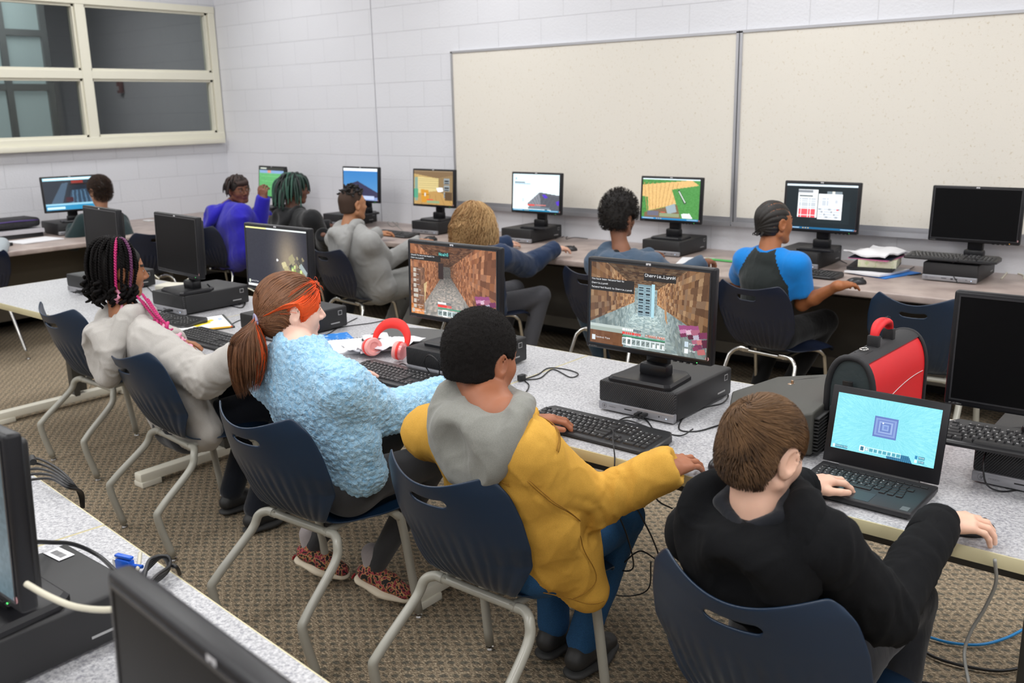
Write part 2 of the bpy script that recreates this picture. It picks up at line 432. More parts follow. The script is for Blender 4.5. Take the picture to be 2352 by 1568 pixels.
table(.70, YT, 1.798, DT, 0, 'grey speckled table at the near end of the middle row, running off the right edge', ends=(1,))
ra = -.10
def frow(u, v):   # front row frame: u along, v across, origin at the seam on the far edge
    p = Rz(ra) @ np.array([u, v, 0]); return np.array([-2.046, .972, 0])+p
for uc, lab in ((-.9, 'grey speckled table at the left edge, beyond the seam, black cable bundle on it'),
                (.9, 'grey speckled table in the bottom left corner, carrying the large black computer')):
    L_ = 1.8
    c = frow(uc, -.38); table(c[0], c[1], L_-.002, .76, ra, lab)
# ------------------------------------------------------------------ pixel lettering (5x7)
_F = {'A':'7C1211127C','B':'7F49494936','C':'3E41414122','D':'7F4141413E','E':'7F49494941','F':'7F09090901','G':'3E41415173','H':'7F0808087F','I':'00417F4100','J':'2040413F01','K':'7F08142241','L':'7F40404040','M':'7F021C027F','N':'7F0408107F','O':'3E4141413E','P':'7F09090906','Q':'3E4151215E','R':'7F09192946','S':'2649494932','T':'03017F0103','U':'3F4040403F','V':'1F2040201F','W':'3F4038403F','X':'6314081463','Y':'0304780403','Z':'6159494D43','_':'4040404040','a':'2054547840','b':'7F28444438','c':'3844444428','d':'384444287F','e':'3854545418','f':'00087E0902','g':'18A4A49C78','h':'7F08040478','i':'00447D4000','j':'2040403D00','k':'7F10284400','l':'00417F4000','m':'7C04780478','n':'7C08040478','o':'3844444438','p':'FC18242418','q':'18242418FC','r':'7C08040408','s':'4854545424','t':'04043F4424','u':'3C4040207C','v':'1C2040201C','w':'3C4030403C','x':'4428102844','y':'4C9090907C','z':'4464544C44','0':'3E5149453E','1':'00427F4000','2':'7249494946','3':'2141494D33','4':'1814127F10','5':'2745454539','6':'3C4A494931','7':'4121110907','8':'3649494936','9':'464949291E','.':'0000606000',',':'0080703000',':':'0000140000','/':'2010080402',';':'0080540000','[':'007F414100',']':'004141 7F00'.replace(' ',''),'-':'0808080808','=':'1414141414'}
def text_quads(mb, s, o, ux, uy, px, mi=0):
    """s written with its top-left at o; ux to the right, uy up; px = one font pixel in metres"""
    o = np.array(o, float); ux = np.array(ux, float); uy = np.array(uy, float); x = 0
    for ch in s:
        h = _F.get(ch)
        if h:
            for c in range(5):
                col = int(h[c*2:c*2+2], 16); r = 0
                while r < 8:
                    if col >> r & 1:
                        r0 = r
                        while r < 8 and col >> r & 1: r += 1
                        a = o+ux*px*(x+c)-uy*px*r0; b = a+ux*px; cc = b-uy*px*(r-r0); d = a-uy*px*(r-r0)
                        mb.quad(d, cc, b, a, mi)
                    else: r += 1
        x += 6 if ch != ' ' else 4
    return x*px

# ------------------------------------------------------------------ computers
m_case = mat('textured_black_metal', (.013, .013, .014), .48, bump=(500, .12, .0006))
m_bez = mat('satin_black_bezel', (.009, .009, .011), .36, spec=.35)
m_dark = mat('dark_screen_off', (.004, .004, .0045), .32, spec=.10)
m_silver = mat('silver_plastic', (.33, .33, .35), .32, metal=.4)
m_led = mat('green_led', (.05, .5, .1), .4, emit=(.1, 1, .2), estr=2.)
m_ledw = mat('white_led', (.5, .6, .8), .4, emit=(.5, .7, 1), estr=2.)
m_logo = mat('logo_silver', (.62, .62, .64), .35)
m_stick = mat('pink_sticker', '#c99a9c', .6)
m_stickd = mat('sticker_red', '#7a2f35', .6)
def grille():
    m = bpy.data.materials.new('diagonal_grille'); m.use_nodes = True; N = NT(m); b = N.n['Principled BSDF']
    tc = N.new('ShaderNodeTexCoord'); mp = N.new('ShaderNodeMapping'); mp.inputs['Rotation'].default_value = (0, -.62, 0)
    wv = N.new('ShaderNodeTexWave', wave_type='BANDS', bands_direction='X', i_Scale=62.)
    N.l(tc.outputs['Object'], mp.inputs[0]); N.l(mp.outputs[0], wv.inputs['Vector'])
    r = N.new('ShaderNodeValToRGB'); r.color_ramp.elements[0].position = .4; r.color_ramp.elements[1].position = .6
    r.color_ramp.elements[0].color = (.003, .003, .003, 1); r.color_ramp.elements[1].color = (.028, .028, .03, 1)
    N.l(wv.outputs['Fac'], r.inputs[0]); N.l(r.outputs[0], b.inputs['Base Color'])
    bp = N.new('ShaderNodeBump', i_Strength=.8, i_Distance=.0015); N.l(wv.outputs['Fac'], bp.inputs['Height']); N.l(bp.outputs['Normal'], b.inputs['Normal'])
    b.inputs['Roughness'].default_value = .45; return m
m_grille = grille()
def ring(mb, c, r, w, seg=24, mi=0, depth=.0006, ax=(1, 0, 0), ay=(0, 0, 1)):
    c = np.array(c, float); ax = np.array(ax, float); ay = np.array(ay, float); V = []; F = []
    for i in range(seg):
        a = 2*PI*i/seg; d = ax*math.cos(a)+ay*math.sin(a); V += [c+d*(r-w), c+d*r]
    for i in range(seg): j2 = (i+1) % seg; F.append([2*i, 2*i+1, 2*j2+1, 2*j2])
    mb.add(V, F, mi)
def hp_mark(mb, c, s, ux=(1, 0, 0), uy=(0, 0, 1), mi=0):
    """round badge with slanted h and p strokes"""
    c = np.array(c, float); ux = np.array(ux, float); uy = np.array(uy, float)
    def bar(x0, y0, x1, y1, w):
        a = c+ux*x0*s+uy*y0*s; b = c+ux*x1*s+uy*y1*s; d = ux*w*s/2
        mb.quad(a-d, a+d, b+d, b-d, mi)
    bar(-.42, -.45, -.02, .75, .16); bar(-.10, -.45, .10, .12, .16); bar(-.26, .03, -.2, .2, .42)
    bar(-.02, -.8, .40, .40, .16); bar(.26, -.32, .46, .32, .16); bar(.16, .25, .22, .4, .5); bar(.02, -.4, .06, -.26, .5)
def make_pc(label, loc_, rz=0, plugs=True, front_text=True):
    """origin: middle of the front bottom edge; front faces -y"""
    W_, D_, H_ = .272, .372, .098
    o = empty('desktop_computer', loc_, rz, label, 'computer', 'black desktop computers lying flat under the monitors')
    MB().box((0, D_/2+.006, H_/2+.003), (W_, D_-.012, H_-.006), bev=.008, seg=3).build('case', m_case, o)
    MB().box((0, .008, .065), (W_-.004, .018, .066), bev=.006).build('front_grille', m_grille, o)
    MB().box((0, .007, .0185), (W_-.002, .020, .029), bev=.005).build('front_strip', m_silver, o)
    d = MB()
    d.box((.105, -.0035, .0165), (.022, .002, .011), bev=.0008)
    for x in (.015, .035): d.box((x, -.003, .019), (.013, .0022, .006), mi=1)
    d.lathe([(.002, 0), (.002, .001)], (.085, -.0035, .019), 10, 1, rot=Rx(PI/2))
    d.box((-.025, -.003, .02), (.026, .001, .0035), mi=1)
    d.box((.110, -.005, .0165), (.003, .001, .002), mi=2)
    d.build('ports', [m_silver, m_blk, m_ledw], o)
    t = MB(); ring(t, (-.112, -.0034, .019), .0088, .0012)
    hp_mark(t, (-.112, -.0034, .019), .0075)
    text_quads(t, 'PRODESK', (-.095, -.0034, .021), (1, 0, 0), (0, 0, 1), .00062)
    t.build('front_marks', mat('etched_grey', (.16, .16, .17), .5), o, False)
    s = MB(); s.box((W_/2+.0004, .33, .072), (.0006, .022, .02)); s.box((W_/2+.0008, .33, .072), (.0006, .017, .015), mi=1); s.box((W_/2+.0006, .30, .03), (.0006, .05, .005))
    s.build('side_label', [mat('label_grey', (.35, .35, .35), .5), m_blk], o, False)
    if plugs:
        p = MB()
        for x in (.020, .040): p.box((x, -.018, .019), (.014, .03, .010), bev=.002)
        for x in (.020, .040): p.tube([(x, -.03, .019), (x, -.048, .016)], .0032)
        p.build('usb_plug', m_blk, o)
    for x in (-.11, .11):
        for y in (.04, .33): MB().lathe([(.008, 0), (.008, .004)], (x, y, 0), 10).build('rubber_foot', m_blk, o)
    return o
def make_monitor(label, loc_, rz=0, tilt=.04, screen=None, h=.093, group='black widescreen monitors', led='green'):
    """origin under the base centre; screen faces -y; h = height of panel bottom above base"""
    o = empty('monitor', loc_, rz, label, 'monitor', group)
    W_, H_, D_ = .445, .290, .040
    R = Rx(-tilt)
    P0 = np.array([0, -.045, h])            # bottom centre of the front face
    def tr(mb):
        for k in range(len(mb.v)): mb.v[k] = mb.v[k] @ R.T + P0
        return mb
    bz = MB(); bz.box((0, D_*.35, H_/2), (W_, D_*.7, H_), bev=.007, seg=3)
    # recess lip round the panel
    SW, SH = .412, .2575; sz = .0185+SH/2
    tr(bz).build('bezel', m_bez, o)
    bk = MB(); bk.box((0, D_*.72+.004, H_/2), (W_-.03, .022, H_-.03), bev=.010, seg=3); bk.box((0, D_+.012, H_/2-.01), (.26, .03, .17), bev=.012, seg=3)
    tr(bk).build('back_cover', m_blk, o)
    lp = MB(); t = .004
    lp.box((0, -.0006, sz-SH/2-t/2), (SW+2*t, .003, t)); lp.box((0, -.0006, sz+SH/2+t/2), (SW+2*t, .003, t))
    lp.box((-SW/2-t/2, -.0006, sz), (t, .003, SH)); lp.box((SW/2+t/2, -.0006, sz), (t, .003, SH))
    tr(lp).build('screen_rim', mat('rim_black', (.03, .03, .033), .25), o, False)
    if screen is None:
        s = MB(); s.box((0, -.0003, sz), (SW, .0015, SH)); tr(s).build('screen', m_dark, o, False)
    else:
        screen(o, tr, SW, SH, sz)
    mk = MB(); mk.quad((-.0085, -.0009, H_-.0145), (.0085, -.0009, H_-.0145), (.0085, -.0009, H_-.0035), (-.0085, -.0009, H_-.0035), 0)
    hp_mark(mk, (0, -.0013, H_-.009), .0042, mi=1)
    tr(mk).build('badge', [m_logo, m_blk], o, False)
    tx = MB(); text_quads(tx, 'HP LE1901w', (-.210, -.0006, .0085), (1, 0, 0), (0, 0, 1), .00052)
    tr(tx).build('model_writing', mat('faint_grey', (.22, .22, .22), .5), o, False)
    st = MB(); st.lathe([(.0062, 0), (.0062, .0008)], (.208, -.0002, .022), 20, 0, rot=Rx(PI/2))
    st.box((.208, -.0012, .022), (.005, .0006, .0055), mi=1)
    tr(st).build('round_sticker', [m_stick, m_stickd], o)
    bt = MB()
    for k in range(4): bt.box((.10+k*.022, .004, -.001), (.012, .006, .003), bev=.0008)
    tr(bt).build('button_row', m_blk, o)
    ld = MB(); ld.box((.176, -.0012, .006), (.003, .001, .0015))
    tr(ld).build('power_light', m_led if led == 'green' else mat('amber_led', (.5, .3, .05), .4, emit=(1, .5, .1), estr=2.), o, False)
    # stand
    b = MB(); W2, D2, c = .111, .095, .016
    poly = [(-W2+c, -D2), (W2-c, -D2), (W2, -D2+c*.8), (W2-.012, D2-.03), (W2-.04, D2), (-W2+.04, D2), (-W2+.012, D2-.03), (-W2, -D2+c*.8)]
    b.prism(poly, .002, .011)
    poly2 = [(x*.93, y*.92) for x, y in poly]; n0 = len(poly)
    V = [(x, y, .011) for x, y in poly]+[(x, y, .018) for x, y in poly2]
    b.add(V, [[i, (i+1) % n0, n0+(i+1) % n0, n0+i] for i in range(n0)])
    poly3 = [(x*.80, y*.78) for x, y in poly]
    V = [(x, y, .018) for x, y in poly2]+[(x, y, .015) for x, y in poly3]
    b.add(V, [[i, (i+1) % n0, n0+(i+1) % n0, n0+i] for i in range(n0)]+[[n0+i for i in range(n0)]])
    b.build('base', m_bez, o, True, .4)
    nk = MB(); nk.box((0, .035, h*.5+.05), (.078, .030, h+.085), bev=.008); nk.box((0, .02, h*.35), (.10, .05, h*.5), bev=.012)
    nk.box((0, .012, h+.06), (.09, .05, .10), bev=.01)
    nk.build('neck', m_bez, o)
    return o

# keyboard ---------------------------------------------------------------
m_key = mat('key_black', (.017, .017, .018), .45); m_keyl = mat('key_legend', (.75, .75, .75), .6)
m_kb = mat('keyboard_body', (.014, .014, .0155), .38)
def kb_layout():
    rows = []; u = .0190
    def row(y, items, x0=0.0, h=1.):
        x = x0
        for it in items:
            wd, lab = it if isinstance(it, tuple) else (1., it)
            if lab is not None: rows.append((x*u, y, wd*u, h*u, lab))
            x += wd
    row(0, ['1', '2', '3'], 0, .0) if 0 else None
    fy = .0185
    row(5*u+.006, ['=', (1., None), 'F', 'F', 'F', 'F', (.5, None), 'F', 'F', 'F', 'F', (.5, None), 'F', 'F', 'F', 'F', (.25, None), 'P', 'S', 'B'], 0, .62)
    row(4*u, list('`1234567890-=')+[(2., 'B')]+[(.25, None)]+list('IHP')+[(.25, None)]+list('N/x-'))
    row(3*u, [(1.5, 'T')]+list('QWERTYUIOP[]')+[(1.5, '/')]+[(.25, None)]+list('DEP')+[(.25, None)]+list('789')+['='])
    row(2*u, [(1.75, 'C')]+list('ASDFGHJKL;;')+[(2.25, 'E')]+[(3.5, None)]+list('456')+[' '])
    row(1*u, [(2.25, 'S')]+list('ZXCVBNM,./')+[(2.75, 'S')]+[(1.25, None), '-', (1.25, None)]+list('123')+['='])
    row(0, [(1.25, 'C'), (1.25, 'W'), (1.25, 'A'), (6.25, ' '), (1.25, 'A'), (1.25, 'W'), (1.25, 'M'), (1.25, 'C'), (.25, None), '-', '-', '-', (.25, None), (2., '0'), '.', ' '])
    return rows
KB = kb_layout()
def kb_meshes():
    W_ = .455; D_ = .158
    b = MB()
    # wedge body with clipped corners
    c = .022
    poly = [(-W_/2+c*.6, -D_/2), (W_/2-c, -D_/2), (W_/2, -D_/2+c), (W_/2, D_/2-c*1.2), (W_/2-c*.8, D_/2), (-W_/2+c*.8, D_/2), (-W_/2, D_/2-c*1.2), (-W_/2, -D_/2+c*.6)]
    n0 = len(poly); zt = lambda y: .010+(y+D_/2)/D_*.012
    V = [(x, y, .003+max(0, y)*.05) for x, y in poly]+[(x, y, zt(y)) for x, y in poly]+[(x*.985, y*.955, zt(y)+.0035) for x, y in poly]
    F = [list(range(n0))[::-1], [2*n0+i for i in range(n0)]]
    for k in (0, n0): F += [[k+i, k+(i+1) % n0, k+n0+(i+1) % n0, k+n0+i] for i in range(n0)]
    b.add(V, F)
    k = MB(); l = MB(); g = .0016; sl = math.atan(.012/D_); R = Rx(sl)
    for x, y, w_, h_, lab in KB:
        cx = -W_/2+.011+x+w_/2; cy = -D_/2+.016+y+h_/2; z = zt(cy)+.0035
        hw, hh = (w_-g)/2, (h_-g)/2; q = .0022; tz = .0042
        V = [(-hw, -hh, -.001), (hw, -hh, -.001), (hw, hh, -.001), (-hw, hh, -.001), (-hw+q, -hh+q, tz), (hw-q, -hh+q, tz), (hw-q, hh-q*.6, tz), (-hw+q, hh-q*.6, tz)]
        V = np.array(V) @ R.T + np.array([cx, cy, z])
        k.add(V, [[0, 1, 5, 4], [1, 2, 6, 5], [2, 3, 7, 6], [3, 0, 4, 7], [4, 5, 6, 7]])
        if lab in _F: text_quads(l, lab, np.array([cx-hw+.0035, cy+hh-.003, z+tz+.0012]), (1, 0, 0), R @ np.array([0, 1, 0]), .00082 if w_ < .02 else .0007)
    return b, k, l
_kb = [mb.build(nm, m, None, sm) for mb, nm, m, sm in zip(kb_meshes(), ('keyboard_body', 'key_bank', 'key_legend'), (m_kb, m_key, m_keyl), (True, False, False))]
_kbm = [o.data for o in _kb]
for o in _kb: bpy.data.objects.remove(o)
def make_keyboard(label, loc_, rz=0, rx=0):
    o = empty('keyboard', loc_, rz, label, 'keyboard', 'black computer keyboards')
    o.rotation_euler = (rx, 0, rz)
    for me, nm in zip(_kbm, ('body', 'keys', 'key_letters')): link(bpy.data.objects.new(nm, me), o)
    o.children[1]['kind'] = 'stuff'
    return o
def make_mouse(label, loc_, rz=0):
    o = empty('computer_mouse', loc_, rz, label, 'mouse', 'black computer mice')
    b = MB(); b.ell((0, 0, .006), (.0305, .055, .030), seg=24, rings=14)
    V = b.v[0]; V[:, 2] = np.maximum(V[:, 2], .001); V[:, 0] *= (1-.12*(V[:, 1]/.055)**2)
    b.build('body', mat('mouse_black', (.016, .016, .018), .3), o, True, 3)
    w_ = MB(); w_.lathe([(.001, -.003), (.008, -.003), (.008, .003), (.001, .003)], (0, .03, .027), 14, rot=Ry(PI/2)); w_.build('scroll_wheel', m_blk, o)
    return o
m_cab = mat('black_cable', (.011, .011, .012), .4); m_cabg = mat('grey_cable', (.30, .30, .28), .5); m_cabw = mat('beige_cable', '#cbc6b2', .45)
m_cabb = mat('blue_cable', '#1b86c8', .4)
def cable(pts, label, name='cable', m=None, r=.0022, group=None, k=10):
    m = m or m_cab
    P = np.array([tuple(p) for p in pts]); c0 = P.mean(axis=0); c0[2] = P[:, 2].min()
    b = MB().tube(P-c0, r, 8, smooth=k)
    o = b.build(name, m, None, True, 3); o.location = c0
    return tag(o, label, 'cable', group)
# chairs ----------------------------------------------------------------------
m_shell = mat('navy_plastic_shell', (.0058, .0220, .052), .36, bump=(900, .10, .0004), coat=.12)
m_shelld = mat('dark_navy_plastic_shell', (.006, .011, .028), .34, bump=(900, .10, .0004), coat=.12)
m_chrome = mat('chrome_tube', (.62, .61, .58), .14, metal=1.)
m_ctube = mat('warm_grey_tube', '#a5a398', .30, coat=.25)
def shell_mesh(style=0):
    nu, nv = 49, 100
    if style == 0:
        prof = [(-.050, .800), (-.036, .76), (-.012, .69), (.012, .62), (.042, .55), (.080, .49), (.118, .448), (.152, .425), (.19, .418), (.24, .422), (.30, .430), (.38, .440), (.44, .440), (.480, .428), (.498, .405)]
        wid = [.182, .208, .226, .231, .214, .182, .150, .148, .166, .196, .218, .230, .230, .222, .205]
    else:
        prof = [(-.045, .79), (-.034, .75), (-.012, .69), (.010, .62), (.036, .55), (.074, .49), (.112, .450), (.148, .430), (.19, .420), (.24, .422), (.30, .430), (.38, .440), (.44, .440), (.480, .428), (.498, .405)]
        wid = [.185, .208, .222, .224, .210, .178, .140, .140, .170, .192, .212, .222, .220, .212, .195]
    P, Wd = spline(np.array(prof), 12, np.array(wid)); L = np.r_[0, np.cumsum(np.linalg.norm(np.diff(P, axis=0), axis=1))]
    s = np.linspace(0, L[-1], nv); py = np.interp(s, L, P[:, 0]); pz = np.interp(s, L, P[:, 1]); pw = np.interp(s, L, Wd)
    ty = np.gradient(py); tz = np.gradient(pz); nn = np.hypot(ty, tz); ny, nz = -tz/nn, ty/nn    # front/up normal
    ny, nz = -ny, -nz
    ny = np.where(True, tz/nn*-1, 0); nz = ty/nn
    U = np.linspace(-1, 1, nu); V = np.zeros((nv, nu, 3)); back = pz > .445
    for i in range(nv):
        isb = pz[i] > .445 and py[i] < .13
        for j, u in enumerate(U):
            x = u*pw[i]; y, z = py[i], pz[i]; t = i/(nv-1)
            if isb:
                y += (.078 if style == 0 else .055)*abs(u)**2.2*min(1., (z-.44)/.12)
                hb = np.clip((z-.62)/.19, 0, 1)
                z += hb*(.028*(abs(u)**2)*1.0 - .020*(math.cos(u*PI)*.5+.5)) - hb**3*.05*max(0, abs(u)-.90)*10*.6
                if style == 1: z -= hb*.012*abs(u)
                f = np.clip((.66-z)/.08, 0, 1)*np.clip((z-.430)/.04, 0, 1)*np.clip((1-abs(u))/.12, 0, 1)
                if style == 1: f *= 1 if z < .60+.06*u*u-.0 else .0
                ph = (u*6.5) % 1.0
                saw = (ph-.5) if style == 0 else math.cos(u*13*PI)*.5
                d = -.011*f*saw
                y += d*ny[i]; z += d*nz[i]
            else:
                z += .018*abs(u)**3*np.clip((.34-py[i])/.24, 0, 1) - .022*abs(u)**4*np.clip((py[i]-.25)/.2, 0, 1)
            V[i, j] = (x, y, z)
    # handle slot
    zc, hz, hx = (.728, .0125, .062) if style == 0 else (.725, .016, .055)
    jj = [j for j in range(nu) if abs(U[j])*.24 < hx]; cj = nu//2
    rows = [i for i in range(nv) if py[i] < .1 and abs(V[i, cj, 2]-zc) < hz]
    i0, i1, j0, j1 = rows[0], rows[-1], jj[0], jj[-1]
    if i1-i0 < 3: i1 = i0+3
    F = []
    for i in range(nv-1):
        for j in range(nu-1):
            if i0 <= i < i1 and j0 <= j < j1: continue
            F.append([i*nu+j, i*nu+j+1, (i+1)*nu+j+1, (i+1)*nu+j])
    for i in range(i0, i1+1):      # round the slot ends
        q = 2*(i-i0)/(i1-i0)-1
        e = math.sqrt(max(0, 1-q*q))
        if style == 1: e = 1 if q < 0 else e
        V[i, j0, 0] = -(hx-hz)-hz*e; V[i, j1, 0] = (hx-hz)+hz*e
        xs = np.linspace(V[i, j0, 0], V[i, j1, 0], j1-j0+1)
        V[i, j0:j1+1, 0] = xs
        # relax a few neighbours outside
        for k2, fr in ((1, .6), (2, .3)):
            V[i, j0-k2, 0] = V[i, j0-k2, 0]*(1-fr*.4)+(V[i, j0, 0]-.009*k2)*fr*.4; V[i, j1+k2, 0] = -V[i, j0-k2, 0]
    b = MB(); b.add(V.reshape(-1, 3), F)
    return b
def add_solid(o, t, off=1.):
    md = o.modifiers.new('thick', 'SOLIDIFY'); md.thickness = t; md.offset = off; md.use_even_offset = False
    return o
def make_chair(style, label, loc_, rz, group):
    """origin on the floor between the rear feet; seat towards +y"""
    o = empty('school_chair', loc_, rz, label, 'chair', group)
    sh = shell_mesh(style).build('seat_shell', m_shell if style == 0 else m_shelld, o, True, 1.2)
    add_solid(sh, .006, 0.)
    md = sh.modifiers.new('round', 'SUBSURF'); md.levels = 1; md.render_levels = 1
    m_ = m_ctube if style == 0 else m_chrome; r = .0145 if style == 0 else .0115
    for s in (-1, 1):
        if style == 0:
            t = MB().tube([(s*.130, .150, .400), (s*.160, .148, .400), (s*.188, .132, .385), (s*.200, .105, .335), (s*.214, -.030, .225), (s*.218, -.050, .180), (s*.222, -.012, .02)], r, 14, smooth=6)
        else:
            t = MB().tube([(s*.09, .15, .408), (s*.150, .15, .405), (s*.190, .135, .378), (s*.206, .11, .32), (s*.225, .0, .02)], r, 14, smooth=6)
        lg = t.build('leg', m_, o, True, 3)
        ff = MB(); yb = -.010 if style == 0 else .0; xb = s*(.222 if style == 0 else .225)
        ff.lathe([(.0125, 0), (.015, .004), (.013, .010), (.006, .012), (.006, .026)], (xb, yb, 0), 14); ff.build('foot_glide', m_chrome, lg)
        t = MB().tube([(s*.140, .300, .418), (s*.185, .345, .418), (s*.208, .375, .395), (s*.213, .395, .34), (s*.222, .440, .02)], r, 14, smooth=6)
        lg = t.build('leg', m_, o, True, 3)
        ff = MB(); ff.lathe([(.0125, 0), (.015, .004), (.013, .010), (.006, .012), (.006, .026)], (s*.222, .440, 0), 14); ff.build('foot_glide', m_chrome, lg)
    fr = MB(); fr.tube([(-.145, .150, .400), (.145, .150, .400)], r*.9, 12); fr.tube([(-.145, .300, .418), (.145, .300, .418)], r*.9, 12)
    for s in (-1, 1): fr.tube([(s*.12, .14, .400), (s*.13, .32, .415)], r*.8, 12)
    fr.build('under_frame', m_, o)
    return o
# ------------------------------------------------------------------ lit screens
def scr_mat(name, k=1.0):
    if name in MATS: return MATS[name]
    m = bpy.data.materials.new(name); m.use_nodes = True; N = NT(m); b = N.n['Principled BSDF']; MATS[name] = m
    a = N.new('ShaderNodeAttribute', attribute_name='tone'); b.inputs['Base Color'].default_value = (.01, .01, .01, 1)
    N.l(a.outputs['Color'], b.inputs['Emission Color']); b.inputs['Emission Strength'].default_value = k
    b.inputs['Roughness'].default_value = .25
    return m
def lin(a): a = np.clip(a, 0, 1); return np.where(a <= .04045, a/12.92, ((a+.055)/1.055)**2.4)
def raster_panel(img, k=1.0, extra=None, depth=-.0008, mname='lit_screen'):
    """returns a screen builder for make_monitor; img is HxWx3 sRGB, row 0 on top"""
    def f(o, tr, SW, SH, sz):
        H_, W_ = img.shape[:2]
        xs = np.linspace(-SW/2, SW/2, W_+1); zs = np.linspace(sz+SH/2, sz-SH/2, H_+1)
        V = np.zeros((H_+1, W_+1, 3)); V[:, :, 0] = xs[None]; V[:, :, 2] = zs[:, None]; V[:, :, 1] = depth
        idx = np.arange((H_+1)*(W_+1)).reshape(H_+1, W_+1)
        F = np.stack([idx[1:, :-1], idx[1:, 1:], idx[:-1, 1:], idx[:-1, :-1]], -1).reshape(-1, 4)
        mb = MB(); mb.add(V, F.tolist()); tr(mb)
        ob = mb.build('screen', scr_mat(mname, k), o, False)
        at = ob.data.attributes.new('tone', 'FLOAT_COLOR', 'FACE')
        c = np.ones((H_*W_, 4), np.float32); c[:, :3] = lin(img.reshape(-1, 3)); at.data.foreach_set('color', c.ravel())
        if extra:
            t = MB(); bgm = MB()
            extra(t, bgm, lambda u, v, d=0: np.array([-SW/2+u*SW, depth-.0004-d, sz+SH/2-v*SH]), SW)
            if bgm.n: tr(bgm); bgm.build('caption_backing', mat('caption_dark', (.01, .01, .01), .4, emit=(.012, .010, .010), estr=1.), o, False)
            tr(t); t.build('screen_writing', [mat('screen_white', (.1, .1, .1), .4, emit=(.85, .87, .9), estr=1.), mat('screen_cyan', (.1, .1, .1), .4, emit=(.1, .8, .75), estr=1.)], o, False)
    return f
def H3(*a):    # hash of integer arrays -> 0..1
    h = np.zeros(np.broadcast(*a).shape, np.uint64)
    for k, x in enumerate(a): h = (h*np.uint64(1000003)) ^ (x.astype(np.int64).astype(np.uint64)*np.uint64(2654435761+k*97))
    h ^= h >> np.uint64(13); h *= np.uint64(0x9E3779B97F4A7C15); h ^= h >> np.uint64(29)
    return (h % np.uint64(10007)).astype(float)/10007
def pal(h, cols):
    c = np.array([[int(q[i:i+2], 16)/255 for i in (0, 2, 4)] for q in cols]); return c[np.minimum((h*len(c)).astype(int), len(c)-1)]
def rect(A, x0, y0, x1, y1, c, al=1.):
    H_, W_ = A.shape[:2]; c = np.array([int(c[i:i+2], 16)/255 for i in (0, 2, 4)]) if isinstance(c, str) else np.array(c)
    s = A[int(round(y0*H_)):int(round(y1*H_)), int(round(x0*W_)):int(round(x1*W_))]; s[:] = s*(1-al)+c*al
def polyf(A, pts, c, al=1.):
    H_, W_ = A.shape[:2]; yy, xx = np.mgrid[0:H_, 0:W_]; x = (xx+.5)/W_; y = (yy+.5)/H_; ins = np.zeros((H_, W_), bool); n = len(pts)
    for i in range(n):
        x0, y0 = pts[i]; x1, y1 = pts[(i+1) % n]
        if y0 == y1: continue
        t = ((y0 > y) != (y1 > y)) & (x < (x1-x0)*(y-y0)/(y1-y0)+x0); ins ^= t
    c = np.array([int(c[i:i+2], 16)/255 for i in (0, 2, 4)]) if isinstance(c, str) else c
    A[ins] = A[ins]*(1-al)+c*al; return ins
DIRT = ['8a5f40', 'a3764f', '6e4a30', 'b98d62', '94683f', '7b563a', 'c9a177', '9c7a5e', 'a9815c']
STONE = ['9fb3b5', 'b2c4c4', '8ea3a6', 'a9bcbb', 'c0cfcc', '98aaa8', '86999a']
def corridor(W_, H_, fov, yaw, pitch, wl, wr, zf, zc, D, eye, split, lit, tint=(1, 1, 1)):
    yy, xx = np.mgrid[0:H_, 0:W_]; u = ((xx+.5)/W_-.5)*fov; v = -((yy+.5)/H_-.5)*fov*H_/W_
    dx, dy, dz = u, np.ones_like(u), v
    cp, sp = math.cos(pitch), math.sin(pitch); dy, dz = dy*cp-dz*sp, dy*sp+dz*cp
    cy, sy = math.cos(yaw), math.sin(yaw); dx, dy = dx*cy-dy*sy, dx*sy+dy*cy
    A = np.zeros((H_, W_, 3)); best = np.full((H_, W_), 1e9); kind = np.zeros((H_, W_), int); P = np.zeros((H_, W_, 3))
    for kd, (ax, val) in enumerate([(0, -wl), (0, wr), (2, zf-eye), (2, zc-eye), (1, D)]):
        d = (dx, dy, dz)[ax]
        with np.errstate(all='ignore'): t = val/d
        ok = (t > 0) & (t < best); best[ok] = t[ok]; kind[ok] = kd
    P[..., 0] = dx*best; P[..., 1] = dy*best; P[..., 2] = dz*best+eye
    q = np.floor(P*8+1e-4).astype(int)
    for kd in range(5):
        m = kind == kd
        a, b = {0: (1, 2), 1: (1, 2), 2: (0, 1), 3: (0, 1), 4: (0, 2)}[kd]
        h = H3(q[..., a], q[..., b], np.full_like(q[..., 0], kd))
        dirt = pal(h, DIRT); st = pal(h, STONE)
        if kd == 2: c = st
        elif kd == 3: c = dirt*.62
        elif kd == 4: c = st*.8
        else: c = np.where((P[..., 2] < split)[..., None], st*.92, dirt)
        A[m] = c[m]
    fall = np.clip(lit[0]+lit[1]*np.exp(-((P[..., 1]-lit[2])/lit[3])**2), 0, 1.25)
    A = A*fall[..., None]*np.array(tint); return np.clip(A, 0, 1)
